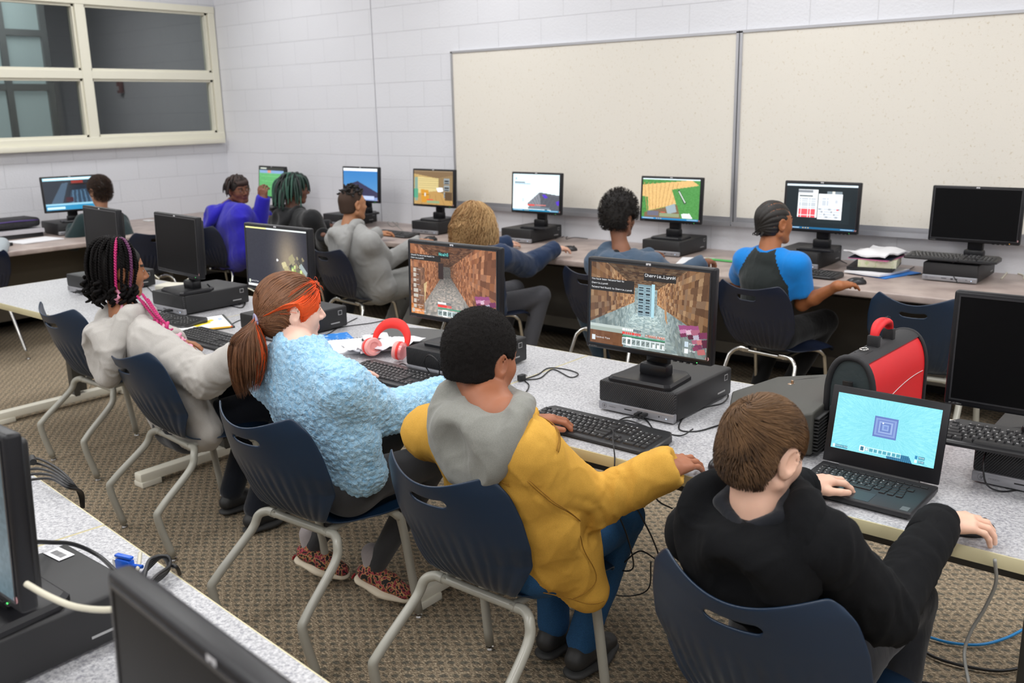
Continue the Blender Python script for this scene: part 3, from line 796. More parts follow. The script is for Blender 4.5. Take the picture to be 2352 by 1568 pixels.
def hud(A, hx=.30, hw=.37, y=.90):
    n = 9; w_ = hw/n
    for i in range(n):
        x = hx+i*w_; rect(A, x, y, x+w_, y+.085, 'c8d4d6'); rect(A, x+.005, y+.012, x+w_-.005, y+.075, '7f8d8c')
        if i == 1: rect(A, x-.003, y-.008, x+w_+.003, y+.093, 'f2f6f6'); rect(A, x+.006, y+.014, x+w_-.006, y+.072, '6f7c79')
        if i < 6: polyf(A, [(x+.012, y+.06), (x+.012, y+.045), (x+w_-.014, y+.02), (x+w_-.010, y+.03)], '4d5960')
        else: rect(A, x+w_*.45, y+.035, x+w_-.006, y+.07, 'e9eff0')
    rect(A, hx, y-.03, hx+hw, y-.015, '3f8f6e'); rect(A, hx, y-.016, hx+hw, y-.012, '1e3a30')
    for i in range(10):
        x = hx+i*.0165; rect(A, x, y-.075, x+.0125, y-.045, 'd8403a'); rect(A, x, y-.115, x+.0125, y-.085, 'e6e9ec' if i < 6 else '5d666c')
        x = hx+hw-.165+i*.0165; rect(A, x, y-.072, x+.011, y-.048, 'c06f5c'); rect(A, x+.004, y-.072, x+.008, y-.06, 'efe3d8')
def pick(A, x0=.78, y0=.70, s=1.):
    cs = ['8c4372', 'b77b9f', 'c9a9bb', '6b2a4f', '9a5a72', '4d1c38', 'a8a4b4', '7a3355']
    k = 0
    def par(x, y, w_, h_, c): polyf(A, [(x, y), (x+w_, y-.02*s), (x+w_+.012*s, y-.02*s+h_), (x+.012*s, y+h_)], c)
    par(x0, y0-.02, .16*s, .06*s, cs[0]); par(x0+.01, y0+.035, .055*s, .045*s, cs[1]); par(x0+.06, y0+.03, .055*s, .05*s, cs[2]); par(x0+.012, y0+.08, .05*s, .04*s, cs[3])
    par(x0+.075, y0+.085, .05*s, .05*s, cs[5]); par(x0+.10, y0+.02, .07*s, .06*s, cs[4]); par(x0+.12, y0+.08, .05*s, .06*s, cs[6]); par(x0+.16, y0+.04, .07*s, .07*s, cs[3])
    par(x0+.11, y0+.14, .04*s, .045*s, cs[4]); par(x0+.15, y0+.13, .045*s, .06*s, 'b06a70'); par(x0+.19, y0+.12, .06*s, .09*s, cs[5])
    par(x0+.13, y0+.19, .06*s, .05*s, cs[3]); par(x0+.155, y0+.24, .06*s, .06*s, 'a85f62'); par(x0+.12, y0+.22, .04*s, .04*s, cs[7])
def noise_tex(A, sc, amp, seed=0):
    H_, W_ = A.shape[:2]; yy, xx = np.mgrid[0:H_, 0:W_]
    A += (H3((xx/sc).astype(int), (yy/sc).astype(int), np.full_like(xx, seed))[..., None]-.5)*amp; return A
def taskbar(A, c='1c7fb8'):
    rect(A, 0, .955, 1, 1, c); rect(A, .02, .965, .22, .99, 'bcd6e6')
    for x in (.26, .30, .34): rect(A, x, .966, x+.018, .99, 'e8c25c')
    rect(A, .80, .968, .97, .988, 'a9cbe0')
def scr_main():
    A = corridor(230, 144, 1.55, -.02, -.13, 1.05, 1.05, 0, 2.15, 7.2, 1.45, .95, (.60, .42, 6., 4.2))
    # end wall: blocks with slots, pale doorway
    polyf(A, [(.415, .215), (.535, .215), (.535, .585), (.425, .60)], '6d8790')
    for r in range(5):
        for c in range(2):
            x = .42+c*.057; y = .235+r*.072; polyf(A, [(x, y), (x+.052, y), (x+.052, y+.066), (x, y+.066)], '86a0aa'); rect(A, x+.008, y+.012, x+.044, y+.03, '16222a'); rect(A, x+.008, y+.045, x+.044, y+.056, '233440')
    rect(A, .536, .20, .56, .60, 'a3ccd8'); polyf(A, [(.63, .27), (.645, .25), (.675, .66), (.655, .60)], 'a87e58')
    rect(A, .0, .76, .39, .79, 'b4bfbb'); rect(A, 0, .79, .39, .84, '98a39b'); rect(A, 0, .84, .30, 1, '6a4326'); noise_tex(A[121:, :69], 6, .05); rect(A, .30, .84, .39, .92, '8a9a96')
    hud(A, .29, .37, .885); pick(A, .765, .66)
    rect(A, .822, .82, .85, .88, 'b8c9d6'); rect(A, .822, .90, .85, .96, 'dfe6ea'); rect(A, .018, .905, .048, .965, 'cfd6da')
    return A
def t_main(t, bg, P, SW):
    ux = (1, 0, 0); uy = (0, 0, 1)
    def bgq(u0, v0, u1, v1): bg.quad(P(u0, v1), P(u1, v1), P(u1, v0), P(u0, v0))
    bgq(.465, .075, .735, .165); text_quads(t, 'Cherrie_LynnH', P(.475, .083, .0003), ux, uy, SW*.255/78)
    bgq(.0, .19, .385, .345)
    for k, s_ in enumerate(('You have been teleported to', 'Cherrie_LynnH', 'Teleported NoahS to Cherrie_LynnH')): text_quads(t, s_, P(.006, .195+k*.05, .0003), ux, uy, SW*.37/196)
    text_quads(t, 'Control Tips', P(.055, .915, .0003), ux, uy, SW*.125/68)
    text_quads(t, 'Mine', P(.86, .83, .0003), ux, uy, SW*.045/23); text_quads(t, 'Drop', P(.86, .91, .0003), ux, uy, SW*.05/23)
def scr_second():
    A = corridor(180, 113, 1.5, -.10, -.16, 1.0, 1.0, 0, 2.1, 14, 1.5, .35, (.62, .35, 3., 5.), (.98, .84, .80))
    A = A*.92+.03
    rect(A, .34, .24, .40, .46, '2a1c1c'); rect(A, 0, .86, .16, 1, 'c87f48'); noise_tex(A[97:, :28], 4, .25); rect(A, .03, .33, .17, .93, '5a4a42', .5)
    for k in range(8): rect(A, .035, .345+k*.074, .035+(.03 if k not in (4, 5, 8) else .055), .345+k*.074+.05, 'b9b2a8')
    polyf(A, [(.16, .56), (.20, .52), (.17, .85)], 'e6d9a0', .6)
    hud(A, .33, .50, .90); pick(A, .76, .66); rect(A, .01, .93, .045, .985, 'b9b2a8')
    return A
def t_second(t, bg, P, SW):
    ux = (1, 0, 0); uy = (0, 0, 1)
    bg.quad(P(0, .225), P(.37, .225), P(.37, .14), P(0, .14)); bg.quad(P(.345, .165), P(.475, .165), P(.475, .085), P(.345, .085))
    text_quads(t, 'NoahS', P(.35, .09, .0003), ux, uy, SW*.115/30, 1)
    for k, s_ in enumerate(('[NoahS Teleported NoahS to', 'Cherrie_LynnH]')): text_quads(t, s_, P(.008, .148+k*.038, .0003), ux, uy, SW*.30/156)
    for k, s_ in enumerate(('Forward', 'Back', 'Left', 'Right', 'Jump', 'Inventory', 'Chat', 'Code Builder', 'Sneak')[:8]):
        text_quads(t, s_, P(.10 if k in (4, 5) else .075, .352+k*.074, .0003), ux, uy, SW*.0011)
    text_quads(t, 'Sneak', P(.10, .94-.038, .0003), ux, uy, SW*.0011)
    text_quads(t, 'Control Tips', P(.05, .945, .0003), ux, uy, SW*.13/68)
def scr_third():
    W_, H_ = 120, 76; yy, xx = np.mgrid[0:H_, 0:W_]; x = xx/W_; y = yy/H_
    A = np.zeros((H_, W_, 3)); A[:] = np.array([.14, .15, .20])
    g = np.exp(-(((x-.68)/.20)**2+((y-.50)/.55)**2)); A += g[..., None]*np.array([.42, .36, .24])
    noise_tex(A, 2, .015)
    r = random.Random(3)
    for k in range(16):
        cx = .62+r.random()*.32; cy = .42+r.random()*.25; s_ = .02+r.random()*.03
        polyf(A, [(cx, cy), (cx+s_, cy-s_), (cx+2*s_, cy+s_), (cx+s_, cy+2*s_)], r.choice(['6f6a58', '8d8468', '4c4b46', '9c9474']))
    for k in range(7):
        cx = .58+k*.035; cy = .55+k*.07; polyf(A, [(cx, cy), (cx+.07, cy-.03), (cx+.10, cy+.07), (cx+.03, cy+.10)], ['c9bf94', 'b2a87f', 'ddd3a8'][k % 3])
    for k in range(26):
        cx = .74+r.random()*.14; cy = .55+r.random()*.35; rect(A, cx, cy, cx+.03, cy+.05, r.choice(['8ba84a', 'a9c65a', '6d8d3c', 'c9d98a', '7f9a6a']))
    polyf(A, [(.86, .58), (.90, .52), (.99, .66), (.97, .72)], '9aa6a6')
    rect(A, 0, .0, 1, .03, 'dfe6e4'); rect(A, .0, .0, .35, .03, 'e9e69a'); rect(A, 0, .955, .22, 1, 'dfe2e2'); rect(A, .02, .89, .04, .95, 'cfd6c9')
    rect(A, .50, .505, .53, .52, 'e6e6e6'); rect(A, .51, .49, .52, .535, 'e6e6e6'); return A
def t_third(t, bg, P, SW): text_quads(t, 'Control Tips', P(.05, .905, .0003), (1, 0, 0), (0, 0, 1), SW*.13/68)
def scr_laptop():
    W_, H_ = 220, 124; yy, xx = np.mgrid[0:H_, 0:W_]; x = xx/W_-.48; y = (yy/H_-.48)*.56
    A = np.zeros((H_, W_, 3)); A[:] = np.array([.52, .84, .89])
    th = np.arctan2(y, x); rr = np.hypot(x, y)
    h = H3((th*70).astype(int)+500, (rr*24+th*9).astype(int)+500, np.zeros_like(xx)+3); A += ((h-.5)*.09*np.clip(rr*5, 0, 1))[..., None]*np.array([1, .7, .7])
    A += (np.clip(.35-rr, 0, 1)*-.10)[..., None]
    for k, c in enumerate(['5d74b4', '7f97c9', '6a80bd', '8fa5d2', '5f78b6', '86a0d0', '6c84c2']):
        q = .115-k*.0165; 
        if q > 0: rect(A, .505-q, .48-q*1.55, .505+q, .48+q*1.55, c)
    rect(A, .47, .405, .486, .41, 'eef6ff'); rect(A, .475, .395, .481, .42, 'eef6ff')
    polyf(A, [(.54, .885), (.76, .885), (.80, 1), (.56, 1)], '1f5f86')
    for k in range(12): polyf(A, [(.55+k*.018, .885), (.556+k*.018, .885), (.58+k*.0185, 1), (.573+k*.0185, 1)], '3f87a8')
    for i in range(9):
        a = .29+i*.044; rect(A, a, .875, a+.044, .955, 'bfe6ee'); rect(A, a+.005, .887, a+.039, .943, '4f9fb2')
    rect(A, .287, .865, .337, .965, 'f2fafa'); rect(A, .295, .882, .329, .948, '356f86'); rect(A, .345, .895, .37, .935, 'e6eef2')
    rect(A, .02, .93, .04, .98, 'd6eef4'); rect(A, .82, .85, .843, .90, '2f7fb0'); rect(A, .82, .92, .843, .97, 'e6f2f6'); rect(A, .85, .85, .91, .90, '2b6f88', .6); rect(A, .85, .92, .91, .97, '2b6f88', .6); rect(A, .045, .93, .17, .98, '2b6f88', .6)
    return A
def t_laptop(t, bg, P, SW):
    text_quads(t, 'Control Tips', P(.052, .938, .0003), (1, 0, 0), (0, 0, 1), SW*.115/68); text_quads(t, 'Mine', P(.858, .856, .0003), (1, 0, 0), (0, 0, 1), SW*.045/23); text_quads(t, 'Drop', P(.858, .926, .0003), (1, 0, 0), (0, 0, 1), SW*.045/23)
def blank(c, W_=110, H_=70):
    A = np.zeros((H_, W_, 3)); A[:] = np.array([int(c[i:i+2], 16)/255 for i in (0, 2, 4)]); return A
def grad(A, c0, c1):
    c0, c1 = [np.array([int(c[i:i+2], 16)/255 for i in (0, 2, 4)]) for c in (c0, c1)]; t = np.linspace(0, 1, A.shape[0])[:, None, None]; A[:] = c0*(1-t)+c1*t; return A
def scr_sky():
    A = grad(blank('3a79b8'), '2f78bb', '5f93c4'); polyf(A, [(-.1, .62), (.3, .45), (.42, .40), (.62, .52), (1.1, .80), (1.1, 1.1), (-.1, 1.1)], '343350')
    rect(A, 0, 0, 1, .085, 'f4f8fc'); rect(A, .0, .90, 1, 1, '7f93c0'); rect(A, .3, .86, .9, .97, 'b6c4e4'); return A
def scr_room():
    A = blank('b79a62'); noise_tex(A, 3, .05)
    polyf(A, [(0, 0), (1, 0), (1, .12), (.62, .22), (.12, .12), (0, .1)], '7c6448'); polyf(A, [(.10, .18), (.64, .22), (.64, .58), (.10, .68)], 'd0bd84')
    for k in range(6): rect(A, .12, .24+k*.065, .64, .25+k*.065, 'b3a06c')
    polyf(A, [(.64, .22), (1, .12), (1, .9), (.64, .58)], '8a7350'); polyf(A, [(.1, .68), (.64, .58), (1, .86), (1, 1), (.05, 1)], 'b58f55')
    for k in range(6): polyf(A, [(.16+k*.13, .70), (.17+k*.13, .70), (.0+k*.2, 1), (-.015+k*.2, 1)], '9c7844')
    polyf(A, [(.18, .55), (.38, .58), (.40, .92), (.20, .95)], 'c98e2c'); rect(A, .20, .70, .40, .72, '6c4a1c'); rect(A, .27, .66, .31, .76, 'd9d9d2')
    rect(A, .02, .2, .1, .9, '7d9a8c'); rect(A, .0, .55, .11, .82, '4f9b7c')
    for k in range(3): rect(A, .77, .22+k*.2, .92, .38+k*.2, '8f979a'); rect(A, .79, .27+k*.2, .90, .31+k*.2, '16181a'); rect(A, .79, .34+k*.2, .90, .37+k*.2, '22262a')
    polyf(A, [(.58, .50), (.74, .48), (.76, .60), (.62, .62)], 'eef4f8'); rect(A, .80, .62, .98, .86, '5a4630')
    rect(A, .34, .84, .50, .87, 'd84a40'); rect(A, .34, .89, .66, .96, '8aa07a'); rect(A, 0, 0, 1, .03, '8f7a5e'); return A
def scr_pyramid():
    A = grad(blank('ffffff'), 'dff6fd', 'f3fbfe'); noise_tex(A, 3, .02)
    polyf(A, [(.58, .48), (1, .55), (1, .97), (.38, .9), (.32, .8)], '5a5d66')
    polyf(A, [(.58, .48), (.34, .78), (.40, .9), (.62, .9)], '83878f')
    for k in range(9): polyf(A, [(.60, .56+k*.045), (1, .62+k*.047), (1, .635+k*.047), (.60, .57+k*.045)], '3f424b')
    for k in range(5): polyf(A, [(.57-k*.05, .50+k*.06), (.58-k*.05, .50+k*.06), (.66-k*.04, .9), (.65-k*.04, .9)], '5c6069')
    polyf(A, [(.64, .55), (.70, .53), (.76, .62), (.69, .64)], '5434c4'); polyf(A, [(.93, .72), (1, .68), (1, .82), (.95, .8)], '5434c4')
    rect(A, .04, .21, .26, .24, '5a6f80'); rect(A, .04, .25, .38, .27, '24608c', .7); rect(A, .05, .1, .08, .16, '9fb8c4')
    rect(A, .33, .82, .48, .85, 'e05048'); rect(A, .5, .82, .72, .845, 'c77c78'); rect(A, .34, .88, .80, .94, '6f7f8a')
    rect(A, .2, .65, .25, .76, 'cfdde2'); taskbar(A, '1a86b0'); return A
def scr_grass():
    A = blank('4a8a44'); noise_tex(A, 2, .07)
    ins = polyf(A, [(0, .16), (.86, .02), (.98, .14), (.52, .26), (.62, .60), (.12, .80), (.10, .46), (0, .44)], 'e0b878')
    for k in range(13): polyf(A, [(.02+k*.075, .10), (.03+k*.075, .10), (.10+k*.05, .80), (.09+k*.05, .80)], 'c0935a') if k < 9 else None
    polyf(A, [(.86, .02), (1, .02), (1, 1), (.70, 1), (.52, .26), (.98, .14)], '4d9048'); noise_tex(A, 2, .05, 3)
    polyf(A, [(.05, .84), (.62, .62), (.70, 1), (.05, 1)], '7a6248'); polyf(A, [(.42, .68), (.58, .60), (.62, .80), (.46, .86)], '9aaab0'); rect(A, .10, .80, .30, .92, '6a6a7a')
    polyf(A, [(.62, .27), (.65, .26), (.78, .58), (.74, .60)], '23302a'); polyf(A, [(.635, .30), (.65, .29), (.765, .56), (.75, .57)], 'dfe9df')
    polyf(A, [(.70, .84), (.84, .82), (.90, .95), (.72, .95)], 'eef0f2'); rect(A, .32, .84, .66, .93, '8f9a78'); rect(A, .34, .81, .42, .83, 'e05a50'); rect(A, 0, 0, 1, .035, 'dff0f6'); taskbar(A); return A
def scr_inv():
    A = blank('0a1a20'); A[25:60, 40:100] += .03
    rect(A, .0, .02, 1, .06, 'dbe9f2'); rect(A, .17, .13, .45, .75, 'eef2f4'); rect(A, .46, .22, .80, .77, 'f0f3f6'); rect(A, .175, .14, .38, .2, '8a8f96'); rect(A, .58, .16, .79, .22, '7d8a92')
    rect(A, .65, .16, .69, .22, 'f3efe2'); rect(A, .19, .25, .38, .29, '5c6668'); rect(A, .42, .14, .45, .22, 'f6f8f8')
    for r in range(9):
        for c in range(7):
            x = .19+c*.034; y = .32+r*.047; rect(A, x, y, x+.03, y+.04, 'c6ccd2' if r < 5 else 'ee5560')
    for r in range(3):
        for c in range(3): rect(A, .515+c*.032, .30+r*.06, .515+c*.032+.028, .30+r*.06+.05, 'c9d0d8')
    rect(A, .70, .35, .74, .41, 'c9d0d8')
    for r in range(4):
        for c in range(9): rect(A, .475+c*.034, .53+r*.055, .475+c*.034+.03, .53+r*.055+.045, 'd3d9e0' if (r*7+c*5) % 4 else 'a9b0b8')
    rect(A, .73, .54, .755, .57, 'd84456'); taskbar(A, '0f5f8c'); return A
def scr_field():
    A = grad(blank('4f9b5c'), '5fae6c', '4b9a55'); noise_tex(A, 3, .04); rect(A, 0, 0, 1, .10, '23261f'); rect(A, .05, .02, .3, .05, 'c9d0c4'); rect(A, .02, .10, 1, .20, '7fa0c8'); rect(A, .35, .10, .48, .19, 'd08a72')
    for k in range(4): rect(A, .1, .3+k*.17, .9, .31+k*.17, '6cbc78')
    return A
def scr_night():
    A = blank('1a2430'); polyf(A, [(.10, .80), (.34, .18), (.46, .15), (.30, .85)], '3f556a'); polyf(A, [(.5, .4), (.9, .35), (.98, .85), (.42, .85)], '2c4054')
    for k in range(6): polyf(A, [(.52+k*.07, .40), (.545+k*.07, .40), (.52+k*.09, .85), (.48+k*.09, .85)], '4a6a84')
    rect(A, .52, .10, .74, .22, '8a2a22'); rect(A, .48, .18, .85, .24, '1a0f12'); rect(A, .38, .62, .52, .76, '3a1420')
    rect(A, 0, 0, 1, .08, 'a8e2f6'); rect(A, .02, .01, .9, .05, 'e6f8fd'); rect(A, 0, .86, 1, 1, '1f86b4'); rect(A, 0, .80, .9, .86, '8fc6dd'); rect(A, .02, .90, .35, .97, 'c6ecf8'); return A
def scr_front():
    A = grad(blank('2a3a44'), '35464f', '4a5f68'); noise_tex(A, 2, .05); return A
# ------------------------------------------------------------------ middle row
PCZ = TZ+.004+.0945
def station(xpc, ypc, xm, ym, lab_pc, lab_m, screen=None, tilt=.035, rzp=0., rzm=0., h=.086, plugs=True, led='green'):
    make_pc(lab_pc, (xpc, ypc, TZ+.001), rzp, plugs)
    return make_monitor(lab_m, (xm, ym, TZ+.0975), rzm, tilt, screen, h, led=led)
GP = 'black desktop computer lying flat '
station(-5.005, 2.41, -4.79, 2.50, GP+'at the far left end of the middle table', 'black monitor with dark screen, directly behind the head of the girl with braids', rzm=-.10)
station(-4.125, 2.405, -4.09, 2.505, GP+'under the dark monitor right of the girl with braids', 'switched-off monitor right of the girl with braids, before the one with the yellow glow', rzm=-.10)
station(-3.295, 2.33, -3.28, 2.475, GP+'hidden partly behind the head of the red-haired girl', 'black monitor showing a dark scene with yellow glow, behind the red-haired girl', raster_panel(scr_third(), 1.3, t_third))
station(-2.27, 2.32, -2.255, 2.46, GP+'beside the red headphones, behind the boy in yellow', 'black monitor showing a brown block tunnel and the name NoahS, above the boy in yellow', raster_panel(scr_second(), 2.0, t_second))
station(-1.455, 2.365, -1.455, 2.465, GP+'just behind the keyboard of the boy in yellow', 'black monitor showing a brown and pale blue block tunnel with the name Cherrie_LynnH', raster_panel(scr_main(), 2.0, t_main))
station(-.375, 2.42, -.375, 2.49, GP+'at the right edge, a keyboard tilted on it', 'large black monitor with dark screen at the right edge, behind the laptop')
# ------------------------------------------------------------------ back wall row
YB = 5.20
for xpc, xm, scr, lp, lm, rm in (
    (-6.18, -5.93, scr_sky, 'behind the boy in the grey hoodie at the back wall', 'distant monitor showing blue sky over a dark hill, beyond the boy in grey', 0.),
    (-5.12, -5.10, scr_room, 'left of the blond child at the back wall', 'distant monitor showing a wooden block room, left of the blond child', 0.),
    (-4.21, -4.10, scr_pyramid, 'right of the blond child at the back wall', 'distant monitor showing a grey pyramid on a white sky, right of the blond child', 0.),
    (-3.03, -3.02, scr_grass, 'right of the curly-haired child at the back wall', 'distant monitor showing green grass and planks, right of the curly-haired child', 0.),
    (-2.14, -2.045, scr_inv, 'in front of the child in the bright blue shirt', 'distant monitor showing a white and red item grid, before the cornrowed child', 0.),
    (-1.30, -1.225, None, 'under the switched-off monitor before the tackboard', 'switched-off black monitor with a keyboard under it, against the tackboard', 0.)):
    station(xpc, YB, xm, YB+.135, GP+lp, lm, raster_panel(scr(), 1.25) if scr else None, .06, 0, rm, h=.105, plugs=False, led='green' if scr else 'amber')
station(-7.2, 5.22, -7.12, 5.33, GP+'behind the two children in the far corner', 'distant monitor showing a green field, between the two children in the far corner', raster_panel(scr_field(), 1.1), .10, 0, -.1, plugs=False)
station(-7.66, 3.72, -7.74, 3.76, GP+'under the window, in front of the boy in dark green', 'distant monitor showing a dark blue night scene, under the window at the left', raster_panel(scr_night(), 1.1), .10, PI/2-.1, PI/2-.25, plugs=False)
# ------------------------------------------------------------------ front left corner
def fpos(u, v, z): p = frow(u, v); return (p[0], p[1], z)
make_pc('large black desktop computer lying flat in the bottom left corner', (-1.675, .405, TZ+.001), 0, False)
make_monitor('monitor seen edge-on in the bottom left corner, its screen turned away', (-1.65, .575, TZ+.0975), 0, .05, raster_panel(scr_front(), .5), .086)
make_monitor('blurred dark monitor cut off by the bottom edge of the picture', (-.660, .425, TZ+.0975), ra, .04, None, .093)
make_pc('black desktop computer under the blurred monitor, mostly below the picture', (-.63, .24, TZ+.001), ra, False)

# ------------------------------------------------------------------ keyboards and mice
make_keyboard('keyboard under the hands of the boy in yellow', (-1.475, 2.175, TZ+.001), -.02)
make_keyboard('keyboard in front of the red-haired girl', (-2.365, 2.235, TZ+.001), -.03)
make_keyboard('keyboard in front of the girl with braids', (-3.42, 2.18, TZ+.001), -.03)
make_keyboard('keyboard mostly hidden behind the braids of the girl in grey', (-3.96, 2.27, TZ+.001), .2)
make_keyboard('keyboard tilted on the computer at the right edge', (-.36, 2.53-.10, TZ+.108), .03, .0)
make_keyboard('keyboard laid on top of the computer before the switched-off monitor', (-1.31, 5.27, TZ+.108), .0)
make_keyboard('keyboard beside the bare arm of the child in bright blue', (-2.03, 5.02, TZ+.001), -.06)
make_keyboard('keyboard under the hands of the boy in the grey hoodie at the back', (-5.28, 5.03, TZ+.001), -.05)
make_mouse('mouse under the right hand of the boy in yellow', (-1.045, 2.155, TZ), -.5)
make_mouse('mouse beside the big computer, left of the head of the boy in black', (-1.155, 2.50, TZ), 2.4)
make_mouse('mouse under the hand of the child in bright blue', tuple(atz(1966, 652, TZ)), -.9)
make_mouse('mouse under the hand of the blond child', (-3.655, 5.08, TZ), -.9)
make_mouse('mouse under the right hand of the boy in the grey hoodie at the back', tuple(atz(988, 553, TZ)), -.6)
make_mouse('mouse under the right hand of the boy in black', tuple(atz(2226, 1222, TZ)), -1.0)

# ------------------------------------------------------------------ chairs
G0 = 'navy chairs with warm grey tube legs at the middle row'; G1 = 'dark navy chairs with chrome legs at the wall counter'
make_chair(0, 'empty navy chair pushed under the far end of the middle table', (-4.40, 1.99, 0), 0., G0)
make_chair(0, 'navy chair of the girl with braids', (-3.36, 1.77, 0), -.10, G0)
make_chair(0, 'navy chair of the red-haired girl', (-2.29, 1.565, 0), .04, G0)
make_chair(0, 'navy chair of the boy in yellow', (-1.545, 1.57, 0), .0, G0)
make_chair(0, 'navy chair of the boy in black, at the bottom of the picture', (-.690, 1.500, 0), .0, G0)
make_chair(0, 'empty navy chair at the wall counter behind the red case', (-1.22, 4.36, 0), .03, G1)
make_chair(1, 'dark navy chair of the child in the bright blue shirt', (-2.02, 4.36, 0), -.16, G1)
make_chair(1, 'dark navy chair of the boy in the grey hoodie at the back', (-4.92, 4.06, 0), -.12, G1)
make_chair(1, 'dark navy chair of the boy in the royal blue hoodie', (-6.85, 4.35, 0), .1, G1)
make_chair(1, 'dark navy chair of the green-haired child', (-5.90, 4.22, 0), -.1, G1)
make_chair(1, 'dark navy chair of the blond child', (-3.86, 4.12, 0), -.1, G1)
make_chair(1, 'dark navy chair of the curly-haired child', (-2.95, 4.28, 0), -.1, G1)
make_chair(1, 'dark navy chair of the boy in dark green', (-6.85, 3.95, 0), PI/2, G1)
make_chair(1, 'dark navy chair cut by the left edge of the picture', (-6.80, 2.62, 0), PI/2+.05, G1)
# ------------------------------------------------------------------ laptop
def hinge(o, ang, P0): pass
def make_laptop():
    cx, y0, y1 = -.700, 2.095, 2.300; W_ = .290; o = empty('laptop', (cx, (y0+y1)/2, TZ+.001), -.02, 'small black laptop with a turquoise screen and a square in its middle', 'laptop'); D_ = y1-y0
    MB().box((0, 0, .011), (W_, D_, .016), bev=.005, seg=3).build('base', mat('laptop_black', (.02, .02, .022), .45, bump=(300, .1, .0005)), o)
    k = MB(); l = MB(); u = .0172
    rows = [(4, 13, 0), (3, 14, .0), (2, 13, .4), (1, 12, .7), (0, 11, 1.1)]; lets = ['1234567890-=', 'QWERTYUIOP[]', 'ASDFGHJKL;', 'ZXCVBNM,.']
    for r, n, off in rows:
        for c in range(n):
            x = -.122+off*u*.5+c*u*(13.6/n if n < 13 else 1)*(1. if n >= 13 else .96); y = -.018+r*.0168; w_ = u*.86
            if r == 0 and 3 <= c <= 7:
                if c == 3: x += 2*u; w_ = u*4.8
                else: continue
            k.box((x, y, .0205), (w_, .0142, .0022), bev=.0008, seg=1)
            ch = lets[4-r][c] if 1 <= r <= 4 and c < len(lets[4-r]) else None
            if ch and ch in _F: text_quads(l, ch, (x-w_*.3, y+.0045, .0218), (1, 0, 0), (0, 1, 0), .00062)
    for c in range(14): k.box((-.122+c*.0188, .068, .0203), (.016, .008, .002), bev=.0006, seg=1)
    kk = k.build('keys', m_key, o); kk['kind'] = 'stuff'; l.build('key_letters', m_keyl, o, False)
    t = MB(); t.box((-.005, -.068, .0192), (.10, .056, .0008)); t.build('touchpad', mat('touchpad_black', (.026, .026, .028), .35), o, False)
    t = MB(); t.box((.125, -.082, .0193), (.018, .024, .0006)); t.build('maker_label', mat('label_dark_grey', (.10, .10, .10), .4), o, False)
    ti = .24; R = Rx(-ti); P0 = np.array([0, D_/2-.006, .020])
    def tr(mb):
        for q in range(len(mb.v)): mb.v[q] = mb.v[q]@R.T+P0
        return mb
    m = MB(); m.box((0, .004, .102), (W_, .007, .200), bev=.003); tr(m).build('lid', m_bez, o)
    raster_panel(scr_laptop(), 1.3, t_laptop)(o, lambda mb: tr(mb), .256, .144, .112)
    for q in ('screen',): pass
    m = MB(); m.tube([(-.10, .004, -.002), (.10, .004, -.002)], .006, 10); tr(m).build('hinge', m_blk, o)
make_laptop()
